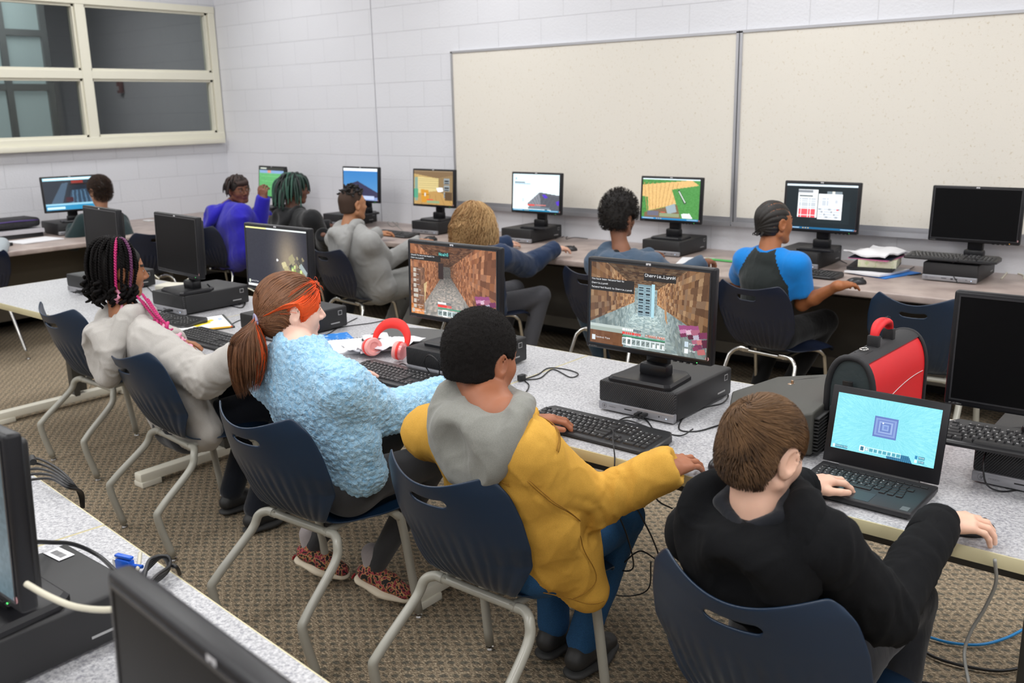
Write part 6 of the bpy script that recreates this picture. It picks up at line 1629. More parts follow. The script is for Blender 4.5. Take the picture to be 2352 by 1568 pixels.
    Rt = scalp_roots(V, F, 9000, rng); n_ = nrm_rows(Rt-J['head']); r1 = rng.randn(len(Rt), 3)*.0012
    P = np.stack([Rt-n_*.001, Rt+n_*.0012+r1*.5, Rt+n_*.0018+r1], 1); Vs, Fs, sid = strands(P, .00045); hairobj(root, 'hair_fuzz', Vs, Fs, hair_mat('black_fuzz', '#0b0908', '#241c18', .8), rng.rand(len(Rt))[sid])
# ---- red-haired girl in the fleece
def worley(P, sc):
    q = P*sc; i = np.floor(q).astype(np.int64); b = np.full(len(P), 9.)
    for dx in (-1, 0, 1):
        for dy in (-1, 0, 1):
            for dz in (-1, 0, 1):
                c = i+np.array([dx, dy, dz]); f = np.stack([H3(c[:, 0]+5000, c[:, 1]+5000, c[:, 2]+5000+k*77) for k in range(3)], -1); b = np.minimum(b, ((c+f-q)**2).sum(-1))
    return np.sqrt(b)
def girl_fleece():
    J = dict(head=A(668, 712, 1.78), neck=A(690, 800, 1.74), shR=A(790, 885, 1.72), shL=A(622, 865, 1.80), elR=A(885, 948, 1.88), elL=V3(-2.62, 1.98, .80), wrR=Zp(1008, 908), wrL=Zp(778, 858),
             pel=V3(-2.235, 1.83, .55), knR=V3(-2.10, 2.14, .53), knL=V3(-2.36, 2.18, .54), anR=V3(-2.27, 2.00, .145), anL=V3(-2.57, 1.97, .145))
    sk = skin('skin_fair', '#efc5b2', '#cf8a80')
    root, L, B, T = person('girl with red and orange ponytail in a light blue fleece', J, sk, True, (-.42, .06, .0), 1.0,
        hands={'R': dict(fwd=(-.05, 1, .0), curl=.45, up=(.1, 0, 1), spread=.09, thumb=.6), 'L': dict(fwd=(.62, .78, .02), curl=.28, spread=.14, thumb=1., up=(0, 0, 1))}, ear=1.05)
    m = bpy.data.materials.new('blue_sherpa_fleece'); m.use_nodes = True; N = NT(m); b = N.n['Principled BSDF']; tc = N.new('ShaderNodeTexCoord')
    ns = N.new('ShaderNodeTexNoise', i_Scale=60., i_Detail=2.); N.l(tc.outputs['Object'], ns.inputs['Vector'])
    ad = N.new('ShaderNodeMix', data_type='RGBA', blend_type='ADD'); ad.inputs[0].default_value = .05; N.l(tc.outputs['Object'], ad.inputs[6]); N.l(ns.outputs['Color'], ad.inputs[7])
    vo = N.new('ShaderNodeTexVoronoi', feature='SMOOTH_F1', i_Scale=88.); N.l(ad.outputs[2], vo.inputs['Vector'])
    r = N.new('ShaderNodeValToRGB'); r.color_ramp.elements[0].color = (*rgb('#add6f0'), 1); r.color_ramp.elements[1].color = (*rgb('#7db5dc'), 1); r.color_ramp.elements[0].position = .25; r.color_ramp.elements[1].position = .8
    N.l(vo.outputs['Distance'], r.inputs[0]); N.l(r.outputs[0], b.inputs['Base Color'])
    bp = N.new('ShaderNodeBump', i_Strength=.8, i_Distance=.005, invert=True); N.l(vo.outputs['Distance'], bp.inputs['Height']); N.l(bp.outputs[0], b.inputs['Normal']); b.inputs['Roughness'].default_value = .95; b.inputs['Sheen Weight'].default_value = .3
    creases.rings = [(J['elR'], .10, nrm(J['wrR']-J['elR']))]
    S, _ = top_sdf(dict(J, pel=J['pel']+V3(-.01, 0, .055)), 1.12, slv=(.068, .062, .054), wid=1., belly=1.02, dep=.90); a = J['pel']
    S.cone(J['neck']+V3(-.03, 0, .0), J['neck']+V3(.03, .01, .0), .060, .060, .03); S.ell(J['neck']+V3(0, .01, .065), (.055, .06, .05), .01, None, '-')
    cr = creases([(J['elR'], .14), (J['shR'], .1)], .008, 31, .006)
    garment(root, 'fleece_jacket', S, m, .0048, lambda V, N_: cr(V, N_)+(.42-worley(V+vnoise(V, 40, 2)[:, None]*.004, 66))*.0085, 1); creases.rings = []
    garment(root, 'leggings', leg_sdf(J, (.075, .056, .036)), fabric('charcoal_leggings', '#3a3a3c', '#303032', 10, .3, .006), .010)
    # patterned slip-on shoes with a thick pale sole
    mp = bpy.data.materials.new('patterned_canvas_shoe'); mp.use_nodes = True; N = NT(mp); b = N.n['Principled BSDF']; tc = N.new('ShaderNodeTexCoord')
    sp = N.new('ShaderNodeTexNoise', i_Scale=75., i_Detail=1.); N.l(tc.outputs['Object'], sp.inputs['Vector'])
    r = N.new('ShaderNodeValToRGB'); r.color_ramp.interpolation = 'CONSTANT'; e = r.color_ramp.elements; e[0].color = (.015, .012, .012, 1); e[1].position = .44; e[1].color = (*rgb('#b98a5a'), 1)
    for ps, c in ((.53, '#7a2430'), (.58, '#b84452'), (.64, '#2a1a1a')): q = e.new(ps); q.color = (*rgb(c), 1)
    N.l(sp.outputs['Fac'], r.inputs[0]); N.l(r.outputs[0], b.inputs['Base Color']); b.inputs['Roughness'].default_value = .8
    msole = mat('cream_rubber_sole', '#d9cdb6', .6); msock = fabric('pale_grey_sock', '#a39b9b')
    for q, fw, up in (('R', (.92, .38, -.30), (.28, .1, 1)), ('L', (.93, .35, -.22), (.25, .1, 1))):
        o, SL = shoe(root, J['an'+q], fw, up, mp, msole, s=.98); x = nrm(np.cross(nrm(fw), up)); 
        k = MB(); R_ = np.stack([nrm(np.cross(nrm(fw), up)), nrm(fw), nrm(np.array(up)-nrm(fw)*np.dot(nrm(fw), up))])
        k.box(SL((0, -.073, -.083))-np.array(root.location), (.020, .003, .013), R_.T); k.build('heel_tab', mat('heel_tab_red', '#a3202c', .6), o, False)
        c = SDF(); c.cone(J['an'+q]+V3(-.02, 0, .035), J['an'+q]+V3(-.01, 0, -.02), .038, .036, .01); garment(root, 'sock', c, msock, .006)
    # swept-back hair: brown with an orange band low over the temple, gathered in a ponytail
    Hq = hair_mat('brown_orange_hair', '#4a2c1b', '#946646', .42, '#e8551a'); C = cap_sdf(L, B, 1., .007, .066, -.035); V, F = C.mesh(.005, 1); base = rounded_hair_base(L, B, 1., .004)
    tie = L((.0, -.104, -.026)); ux, uy, uz = B
    Rt = scalp_roots(V, F, 5600, rng); lo = (Rt-J['head'])@B.T; lo0 = (lo[:, 1] > -.012) & (lo[:, 2] < .014); Rt = Rt[~lo0]; lo = lo[~lo0]; org = (lo[:, 1] > .020+.008*vnoise(Rt, 60, 3)) & (lo[:, 2] < .060+.006*vnoise(Rt, 70, 4)) | (lo[:, 1] > .066); P = [Rt-nrm_rows(Rt-J['head'])*.004]; p = P[0].copy(); K = 16; nz = np.stack([vnoise(Rt, 30, k) for k in range(3)], -1)*.08
    for k in range(K):
        d = tie-p; q_ = (p-J['head'])@B.T; p = p+d*(1./(K-k))+nz[:len(p)]*.01+uz[None]*(.016*np.exp(-((q_[:, 1]+.005)/.030)**2)*np.clip((.050-q_[:, 2])/.04, 0, 1))[:, None]
        D = base.eval(p); q_ = (p-J['head'])@B.T; zm = .036*np.exp(-((q_[:, 1]+.006)/.030)**4)-1+np.exp(-((q_[:, 1]+.006)/.030)**4); up_ = np.clip(zm-q_[:, 2], 0, .05)*((lo[:, 1] > -.012) & (np.abs(q_[:, 0]) > .035)); p = p+uz[None]*up_[:, None]; D = base.eval(p); e_ = .002; G = nrm_rows(np.stack([base.eval(p+np.eye(3)[i]*e_)-D for i in range(3)], -1)); tgt = (.002+.006*math.sin(PI*min(1, (k+1)/K)))*np.where(org, 1.45, 1.)+np.where(org, .0015, 0); want = np.maximum(D, tgt) if k > K-3 else tgt
        w_ = 1. if k < K-3 else .5; p = p+G*((np.clip(want-D, -.03, .03))*w_)[:, None]; P.append(p.copy())
    P = np.stack(P, 1); Vs, Fs, sid = strands(P, .00095)
    hl = lo[:, 2]+lo[:, 1]*.25
    tn = np.where(org, .78+.22*rng.rand(len(Rt)), .12+.46*rng.rand(len(Rt)))
    tone = [np.clip(tn[sid], 0, 1)]; VV = [Vs]; FF = [Fs]; o = len(Vs)
    n = 1500; a0 = rng.rand(n)*2*PI; r0 = np.sqrt(rng.rand(n)); st0 = tie+(ux[None]*np.cos(a0)[:, None]+uz[None]*np.sin(a0)[:, None])*(r0*.016)[:, None]
    K = 18; Q = []; ln = .225*(.75+.3*rng.rand(n)); ph = rng.rand(n)*6
    for k in range(K):
        t = k/(K-1); out = -uy*(.030*math.sin(min(1, t*3)*PI/2)); fan = (ux[None]*np.cos(a0)[:, None]*(.022+.058*math.sin(t*PI*.85))+uy[None]*np.sin(a0)[:, None]*(.014+.044*math.sin(t*PI*.85)))*r0[:, None]
        Q.append(st0+out-V3(0, 0, 1)*(ln*max(0, t-.04))[:, None]+fan*min(1, t*4)+(ux*.006)[None]*np.sin(ph+t*9)[:, None]*t+V3(-.012, -.01, 0)*t)
    V2, F2, s2 = strands(np.stack(Q, 1), .00085); tn = np.where((np.sin(a0) > .2) & (rng.rand(n) < .35) & (r0 > .4), .8, .05+.45*rng.rand(n)); VV.append(V2); FF.append(F2+o); tone.append(tn[s2]); o += len(V2)
    # flyaway curls at the forehead
    n = 60; Q = []; st0 = L((0, .064, .070))+(rng.randn(n, 3)*.014)@B
    ph = rng.rand(n)*6
    for k in range(10):
        t = k/9; Q.append(st0+(uy*.012-uz*.012*t)[None]*t*(.5+rng.rand(n))[:, None]+ux[None]*(np.sin(ph+t*5)*.006)[:, None]+uz[None]*(np.cos(ph+t*7)*.004)[:, None])
    V3_, F3, s3 = strands(np.stack(Q, 1), .0005); VV.append(V3_); FF.append(F3+o); tone.append(np.full(len(V3_), .9)); o += len(V3_)
    np_mesh('hair', [(np.concatenate(VV), np.concatenate(FF), 0), (V, F, 0)], Hq, root, origin=root.location, attr=np.r_[np.concatenate(tone), np.full(len(V), .18)])
    k = MB(); ang = np.linspace(0, 2*PI, 25); t_ = tie-uy*.004; k.tube([t_+ux*.0185*math.cos(a_)+uz*.0185*math.sin(a_)-np.array(root.location) for a_ in ang], .0055, 8); k.build('hair_tie', fabric('lilac_scrunchie', '#b9b3d4'), root, True, 3)
# ---- girl with braids
def braid(mb, P, r, mats=(0,), kink=None):
    P = spline(np.array(P), 10); n0 = len(P); L_ = np.r_[0, np.cumsum(np.linalg.norm(np.diff(P, axis=0), axis=1))]; n = max(8, int(L_[-1]/.0032)); s = np.linspace(0, L_[-1], n)
    P = np.stack([np.interp(s, L_, P[:, k]) for k in range(3)], -1); T = np.gradient(P, axis=0); T /= np.linalg.norm(T, axis=1)[:, None]+1e-9
    a = np.cross(T, V3(.3, .5, .81)); a /= np.linalg.norm(a, axis=1)[:, None]; b = np.cross(T, a)
    for k in range(3):
        ph = s/ (r*4.6)*2*PI/1.0+2*PI*k/3; mb.tube(P+a*(r*.62*np.sin(ph))[:, None]+b*(r*.42*np.sin(2*ph))[:, None], r*.52*np.interp(s/s[-1], [0, .1, .9, 1], [.7, 1, 1, .8]), 5, mats[0])
def curl(mb, p, d, ln, r, R, turns, mi, rngs):
    n = 26; d = nrm(d); a = nrm(np.cross(d, V3(.2, .9, .3))); b = np.cross(d, a); t = np.linspace(0, 1, n); ph = rngs*6+t*turns*2*PI
    P = np.array(p)[None]+d[None]*(t*ln)[:, None]+(a[None]*np.cos(ph)[:, None]+b[None]*np.sin(ph)[:, None])*(R*np.minimum(1, t*4)*(1-.2*t))[:, None]
    mb.tube(P, r*np.interp(t, [0, .2, .8, 1], [.7, 1.15, 1., .5]), 7, mi)
def girl_braids():
    J = dict(head=A(276, 622, 1.90), neck=A(285, 725, 1.87), shR=A(348, 790, 1.85), shL=A(238, 778, 1.98), elR=A(470, 870, 1.93), elL=V3(-3.70, 1.98, .80), wrR=Zp(560, 812, .80), wrL=Zp(392, 788),
             pel=A(420, 965, 2.03), knR=V3(-3.10, 2.34, .53), knL=V3(-3.34, 2.36, .53), anR=V3(-3.10, 2.1, .1), anL=V3(-3.34, 2.15, .1))
    sk = skin('skin_deep_brown', '#a06a48', '#7e4a42')
    root, L, B, T = person('girl with black and pink braids in a pale grey hoodie', J, sk, True, (-.32, .10, .02), 1.0,
        hands={'R': dict(fwd=(.3, .95, 0), curl=.4), 'L': dict(fwd=(.80, .58, .0), curl=.38, spread=.12, thumb=.9)}, ear=1.)
    m = fabric('pale_grey_sweatshirt', '#bdb9b3', '#aeaaa5', 11, .45, .012, 1200, .25, .9, .15)
    creases.rings = [(lerp(J['elR'], J['wrR'], .2), .13, nrm(J['wrR']-J['elR'])), (lerp(J['elR'], J['wrR'], .75), .08, nrm(J['wrR']-J['elR'])), (lerp(J['shR'], J['elR'], .5), .1, nrm(J['elR']-J['shR']))]
    S, _ = top_sdf(J, 1.12, slv=(.068, .067, .055), wid=.95, belly=.98, dep=.86); a = J['pel']; S.cone(a+V3(.04, .03, .08), a+V3(.05, .05, .0), .10, .09, .06)
    S0 = S; garment(root, 'hoodie', S, m, .0078, creases([(J['elR'], .16), (J['shR'], .12), (a, .2)], .010, 41, .007)); creases.rings = []
    S, HL = hood_sdf(J, T, 1.15, .165, .140, .027, .115); garment(root, 'hood', S, m, .0062, creases([(J['neck'], .4)], .010, 45, .005))
    sm = MB(); sh = J['shR']; ax = nrm(J['elR']-sh); u1 = nrm(np.cross(ax, V3(0, 0, 1))); v1 = np.cross(u1, ax); Q = spline(np.array([sh+ax*.03+.1*(math.cos(t)*u1+math.sin(t)*v1) for t in np.linspace(PI*.1, PI*1.4, 8)]), 8)
    for _ in range(3): D = S0.eval(Q); G = np.stack([S0.eval(Q+np.eye(3)[i]*.003)-D for i in range(3)], -1); Q = Q-nrm_rows(G)*(D-.004)[:, None]
    sm.tube(Q-np.array(root.location), .0016, 5); 0 and sm.build('armhole_seam', mat('seam_grey', '#8b8884', .9), root, True, 3)
    k = MB(); P = [HL((.11*math.sin(t)*1.02, -.03-.12*math.cos(t), -.03-.10*math.cos(t)))-np.array(root.location) for t in np.linspace(-1.6, 1.6, 14)]
    cuff(root, J, 'R', m, .056, .06); cuff(root, J, 'L', m, .050, .05)
    garment(root, 'jeans', leg_sdf(J, (.09, .066, .05)), fabric('dark_denim', '#161b26', '#10141c'), .011); shoes(root, J)
    C = cap_sdf(L, B, 1., .008, .066, -.045); V, F = C.mesh(.006, 1); np_mesh('hair', [(V, F, 0)], mat('braided_scalp', (.010, .008, .007), .7, bump=(220, .8, .003)), root, origin=root.location)
    mb = MB(); r_ = random.Random(4); top = L((0, -.008, .132)); mats_ = [mat('black_braid', (.006, .005, .005), .65, spec=.10), mat('magenta_braid', '#c0266e', .45), mat('pink_curl', '#e79ab4', .5), mat('violet_braid', '#5c2450', .45)]
    def onhead(az, el, t=.012): c = math.cos(el); return L((math.sin(az)*c*(.071+t), -.014+math.cos(az)*c*(.088+t), .030+math.sin(el)*(.080+t)))
    azs = list(np.linspace(1.02, 2*PI-1.0, 25))
    for i, az in enumerate(azs):
        t0 = .012+.006*(i % 2); j = r_.uniform(-.04, .04)
        P = [top+(np.array([math.sin(az), math.cos(az), 0])*.012)@B, onhead(az, 1.05, t0+.018), onhead(az+j, .62, t0+.016), onhead(az+j, .18, t0+.008), onhead(az+j, -.25, t0+.010), onhead(az+j, -.62, t0+.022)]
        e = P[-1]+V3(0, 0, -1)*r_.uniform(.0, .03); P.append(e); near_face = az < 1.1 or az > 2*PI-1.1
        m0 = 1 if i == 4 else (3 if i == 1 else 0)
        braid(mb, P, .0072, (m0,)); q = r_.random(); mi = 2 if m0 == 1 else 0; near_face = False
        curl(mb, e, (r_.uniform(-.25, .25), r_.uniform(-.2, .25), -1), r_.uniform(.065, .10), .0078, .0125, r_.uniform(1.4, 2.2), mi, q)
        if i % 2: curl(mb, e+np.array([r_.uniform(-.01, .01), r_.uniform(-.01, .01), .02]), (r_.uniform(-.4, .4), r_.uniform(-.3, .3), -1), .06, .0065, .012, 1.8, 0, r_.random())
    # one thin braid down past the eye, and the long pink lengths over the shoulder
    P = [top, onhead(-1.02, .95, .014), onhead(-1.0, .45, .016), onhead(-.92, .0, .018), onhead(-.95, -.45, .016), onhead(-1.0, -.8, .012)]; 
    P = [top, onhead(.95, .95, .014), onhead(.92, .45, .016), onhead(.86, .0, .016), onhead(.88, -.45, .012), onhead(.9, -.85, .006)]
    braid(mb, P, .0055, (0,)); curl(mb, P[-1], (.1, .1, -1), .09, .0075, .013, 2.2, 0, .3)
    s0 = A(330, 705, 1.90); s1 = A(362, 742, 1.91); s2 = A(395, 775, 1.93); s3 = A(415, 800, 1.95)
    for k in range(4):
        o = np.array([r_.uniform(-.012, .012), r_.uniform(-.012, .012), .012+k*.005]); braid(mb, [s0+o*2, lerp(s0, s1, .5)+o*1.6, s1+o*1.3, lerp(s1, s2, .5)+o*1.2], .0065, (1,))
    for k in range(15):
        t = r_.random(); c = lerp(s1, s3, t)+np.array([r_.uniform(-.022, .022), r_.uniform(-.022, .022), r_.uniform(.0, .035)]); curl(mb, c, s3-s1+np.array([r_.uniform(-.06, .06), r_.uniform(-.05, .05), r_.uniform(-.05, .02)]), .05, .0065, .013, 1.5, 2 if t > .25 else 1, r_.random())
    for k in range(len(mb.v)): mb.v[k] = mb.v[k]-np.array(root.location)
    mb.build('braids', mats_, root, True, 3)
for f in (boy_black, boy_yellow, girl_fleece, girl_braids): f()
def fingers(curl=.5, **k): d = dict(curl=curl, fwd=(0, 1, 0)); d.update(k); return d
def simple_hair_cap(root, L, B, s, m, name='hair', vox=.006, amp=.002, sc=120, **k):
    V, F = cap_sdf(L, B, s, **k).mesh(vox, 1); V = V+vnormals(V, F)*(vnoise(V, sc, 3)*amp)[:, None]; return np_mesh(name, [(V, F, 0)], m, root, origin=root.location), V, F
m_hairblk = mat('black_hair_back', (.012, .010, .009), .75, bump=(300, .8, .003))
# child in the bright blue raglan shirt
def kid_blue():
    J = dict(head=A(1778, 512, 4.60), neck=A(1768, 571, 4.56), shR=A(1830, 608, 4.54), shL=A(1713, 598, 4.60), elR=A(1842, 698, 4.62), elL=V3(-2.30, 4.80, .70), wrR=Zp(1925, 656, .79), wrL=V3(-2.14, 4.98, .78),
             pel=V3(-2.03, 4.62, .52), knR=V3(-1.86, 4.98, .50), knL=V3(-2.12, 5.0, .5), anR=V3(-1.98, 4.72, .10), anL=V3(-2.16, 4.8, .1))
    sk = skin('skin_warm_brown', '#a8683f', '#8c5040')
    root, L, B, T = person('child with cornrows in a bright blue and charcoal T-shirt, hand on a mouse', J, sk, True, (-.50, .0, 0), 1.03, hands={'R': dict(fwd=(.35, .93, 0), curl=.4, vox=.004, size=1.05), 'L': fingers(vox=.005)}, bare='RL', ear=1.1)
    S, _ = top_sdf(J, 1.02, short=.62, slv=(.062, .064, .05)); V, F = S.mesh(.0075, 2, creases([(J['shR'], .1)], .005, 61, .004)); q = (V[F].mean(1)-J['neck'])@T.T; hw = np.linalg.norm(J['shR']-J['shL'])/2
    blue = np.abs(q[:, 0]) > hw*.98-np.clip(q[:, 2]+.16, 0, .2)*.52; blue |= (np.linalg.norm(q[:, :2], axis=1) < .068) & (q[:, 2] > -.05)
    np_mesh('shirt', [(V, F, blue.astype(int))], [fabric('charcoal_jersey', '#2a302f'), fabric('bright_blue_jersey', '#0f86dc', '#0d78c8', 10, .4, .008)], root, origin=root.location)
    garment(root, 'shorts', leg_sdf({k: v for k, v in J.items()}, (.085, .07, .040)), fabric('black_shorts', '#0c0c0e'), .011); shoes(root, J)
    cap = cap_sdf(L, B, 1., .006, .078, -.030); V, F = cap.mesh(.0042, 1); lo = (V-J['head'])@B.T
    ridge = np.abs(np.sin(np.arctan2(lo[:, 0], lo[:, 2]+.02)*11))**.6; V = V+vnormals(V, F)*((ridge-.5)*.0042)[:, None]; rf = ridge[F].mean(1)
    np_mesh('cornrows', [(V, F, (rf < .28).astype(int))], [mat('cornrow_hair', (.014, .011, .009), .5, bump=(260, .8, .002)), sk[0]], root, origin=root.location)
    mb = MB(); r_ = random.Random(2)
    for k in range(9): a = L((r_.uniform(-.03, .03), -.085, -.035)); curl(mb, a, -B[1]*.7-B[2]*.7+np.array([r_.uniform(-.3, .3)]*3), .03, .003, .003, 1.5, 0, r_.random())
    for k in range(len(mb.v)): mb.v[k] = mb.v[k]-np.array(root.location)
    mb.build('braid_tails', MATS['cornrow_hair'], root, True, 3)
def kid_curly():
    J = dict(head=A(1424, 500, 4.52), neck=A(1428, 578, 4.48), shR=A(1498, 605, 4.46), shL=A(1372, 600, 4.52), elR=A(1545, 640, 4.70), elL=V3(-3.16, 4.74, .70), wrR=Zp(1612, 602, .80), wrL=V3(-2.98, 5.0, .78),
             pel=V3(-2.93, 4.58, .52), knR=V3(-2.74, 4.95, .50), knL=A(1340, 700, 4.66), anR=V3(-2.72, 4.9, .1), anL=A(1385, 800, 4.78))
    J['anL'][2] = .12; sk = skin('skin_brown_b', '#8a5a40', '#7a4a40')
    root, L, B, T = person('child with round curly black hair in a slate blue hoodie, writing on paper', J, sk, False, (-.15, .10, 0), .98, hands={'R': dict(fwd=(.2, .97, 0), curl=.8, vox=.0042, size=1.0), 'L': fingers(vox=.005)})
    m = fabric('slate_blue_sweatshirt', '#4d5f72', '#44556a', 10, .5, .010); S, _ = top_sdf(J, 1.08); garment(root, 'hoodie', S, m, .009, creases([(J['elR'], .12)], .008, 71, .005)); S, HL = hood_sdf(J, T, 1.0, .13, .12, .022, .105); garment(root, 'hood', S, m, .008, creases([(J['neck'], .3)], .006, 72))
    c = SDF(); c.chain([HL((-.045, .02, .01)), HL((0, -.052, .012)), HL((.045, .02, .01))], [.016]*3, .02); garment(root, 'shirt_collar', c, fabric('black_collar', '#121214'), .007)
    LS = leg_sdf(J, (.085, .068, .052)); V, F = LS.mesh(.009, 2); q = np.linalg.norm(V[F].mean(1)-(J['knL']+V3(.01, -.02, .02)), axis=1); zz = V[F].mean(1)[:, 2]; mi = ((q < .10) & (np.abs(zz-J['knL'][2]-.005) < .022)).astype(int)
    np_mesh('track_trousers', [(V, F, mi)], [fabric('teal_trousers', '#33495a'), fabric('white_stripe_cloth', '#d2d2cf')], root, origin=root.location); shoes(root, J)
    base = cap_sdf(L, B, 1., .030, .080, -.042, top=.016); V, F = base.mesh(.006, 1); Rt = scalp_roots(V, F, 1500, rng); n_ = nrm_rows(Rt-J['head'])
    np_mesh('hair_core', [(V-vnormals(V, F)*.006, F, 0)], m_hairblk, root, origin=root.location)
    K = 12; Q = []; a = nrm_rows(np.cross(n_, [.3, .2, .9])); b = np.cross(n_, a); ph = rng.rand(len(Rt))*6
    for k in range(K): t = k/(K-1); Q.append(Rt-n_*.006+n_*(t*.020)+(a*np.cos(ph+t*8)[:, None]+b*np.sin(ph+t*8)[:, None])*(.0045*min(1, t*3)))
    V2, F2, sid = strands(np.stack(Q, 1), .0014); hairobj(root, 'curls', V2, F2, hair_mat('black_curls', '#090706', '#2a201a', .6), rng.rand(len(Rt))[sid])
def kid_blond():
    J = dict(head=A(1092, 505, 4.30), neck=A(1085, 570, 4.26), shR=A(1150, 590, 4.24), shL=A(1045, 590, 4.32), elR=A(1210, 612, 4.52), elL=V3(-4.20, 4.52, .72), wrR=Zp(1272, 572, .80), wrL=V3(-4.05, 4.9, .78),
             pel=V3(-3.86, 4.38, .50), knR=V3(-3.62, 4.72, .50), knL=V3(-3.9, 4.8, .5), anR=V3(-3.66, 4.60, .1), anL=V3(-3.9, 4.6, .1))
    sk = skin('skin_pale_b', '#dcae96', '#c08074')
    root, L, B, T = person('child with wavy blond shoulder-length hair in a navy jacket, arm stretched to a mouse', J, sk, False, (-.1, .1, 0), .96, hands={'R': dict(fwd=(.3, .95, 0), curl=.5, vox=.0042, size=1.), 'L': fingers(vox=.005)})
    m = fabric('navy_jacket', '#1c3152', '#172945', 9, .5, .010); S, _ = top_sdf(J, 1.10, slv=(.070, .062, .050)); garment(root, 'jacket', S, m, .009, creases([(J['elR'], .15), (J['shR'], .1)], .009, 81, .006)); cuff(root, J, 'R', m, .048, .05)
    garment(root, 'trousers', leg_sdf(J), fabric('grey_trousers', '#55555a'), .011); shoes(root, J)
    base = rounded_hair_base(L, B, .96, .006); C = cap_sdf(L, B, .96, .010, .062, -.05); V, F = C.mesh(.006, 1); n = 2600; Rt = scalp_roots(V, F, n, rng, ); ux, uy, uz = B
    P = [Rt-nrm_rows(Rt-J['head'])*.003]; p = P[0].copy(); cl = (vnoise(Rt, 20, 4)*5); K = 22; part = L((-.01, .0, .11)); Z3 = V3(0, 0, 1); ln = .0128*(.80+.3*rng.rand(n))
    for k in range(K):
        r = p-J['head']; hor = r-Z3*(r@Z3)[:, None]; d = nrm_rows(p-part)*.5-Z3*.8+nrm_rows(hor)*(.25 if k < 8 else .05)-uy*(.10 if k < 12 else 0)
        low = r[:, 2] < -.02; d[low] = -Z3*1.+nrm_rows(hor)[low]*.10
        p = p+nrm_rows(d)*ln[:, None]+(nrm_rows(np.cross(hor, Z3)))*(np.sin(cl+k*.85)*.0075*min(1, k/6))[:, None]+nrm_rows(hor)*(np.cos(cl*1.3+k*.8)*.0060*min(1, k/6))[:, None]
        D = base.eval(p); e_ = .003; G = nrm_rows(np.stack([base.eval(p+np.eye(3)[i]*e_)-D for i in range(3)], -1)); p = p+G*np.clip(.006+.014*min(1, k/8)-D, 0, .03)[:, None]; P.append(p.copy())
    V2, F2, sid = strands(np.stack(P, 1), .0017); hairobj(root, 'hair', V2, F2, hair_mat('blond_waves', '#8a5c30', '#f2cf98', .5), np.clip(.15+.55*rng.rand(n)+.35*vnoise(Rt, 38, 4), 0, 1)[sid], (V, F, .15))
def kid_grey():
    J = dict(head=A(810, 470, 4.28), neck=A(802, 518, 4.24), shR=A(850, 555, 4.20), shL=A(768, 550, 4.30), elR=A(892, 600, 4.42), elL=V3(-5.20, 4.55, .72), wrR=Zp(962, 556, .80), wrL=Zp(868, 535, .80),
             pel=V3(-4.80, 4.36, .50), knR=V3(-4.52, 4.66, .53), knL=V3(-4.85, 4.78, .5), anR=V3(-4.78, 4.62, .12), anL=V3(-4.95, 4.62, .12))
    sk = skin('skin_tan', '#b07a56', '#93604c')
    root, L, B, T = person('boy with faded sides and black twists on top, in a light grey hoodie', J, sk, False, (-.15, .0, 0), 1., hands={'R': dict(fwd=(.3, .95, 0), curl=.45, vox=.0042, size=1.05), 'L': fingers(vox=.0045, fwd=(.4, .9, 0))}, ear=1.1)
    m = fabric('light_grey_sweatshirt', '#9d9d9b', '#8b8b8a', 10, .5, .011); S, _ = top_sdf(J, 1.08, slv=(.062, .056, .046)); garment(root, 'hoodie', S, m, .009, creases([(J['elR'], .12), (J['pel'], .2)], .009, 91, .003)); S, HL = hood_sdf(J, T, 1.05, .17, .14, .025, .108); garment(root, 'hood', S, m, .0075, creases([(J['neck'], .3)], .008, 92)); cuff(root, J, 'R', m, .048, .05)
    garment(root, 'joggers', leg_sdf(J, (.092, .075, .055)), fabric('grey_joggers', '#8b8b88', '#7b7b79', 9, .5, .012), .010, creases([(J['knR'], .2)], .008, 93)); shoes(root, J, mat('bright_trainer', '#3d6b3a', .5, var=(30, '#b3304a', .45, .55)), mat('lime_sole', '#9aa83a', .5))
    V, F = cap_sdf(L, B, 1., .003, .080, -.030).mesh(.006, 1); np_mesh('faded_sides', [(V, F, 0)], mat('hair_fade', '#3b281c', .8), root, origin=root.location)
    mb = MB(); r_ = random.Random(8)
    for k in range(70):
        az = r_.random()*2*PI; el = r_.uniform(.45, 1.5); c = math.cos(el); a = L((math.sin(az)*c*.074, -.010+math.cos(az)*c*.088, .030+math.sin(el)*.084)); curl(mb, a, nrm(a-J['head'])*.5+B[2]*.25-nrm(np.array([0, 0, 1.]))*.3+np.array([r_.uniform(-.5, .5) for _ in range(3)]), .034, .0062, .003, 1.2, 0, r_.random())
    for k in range(len(mb.v)): mb.v[k] = mb.v[k]-np.array(root.location)
    mb.build('twists', m_hairblk, root, True, 3)
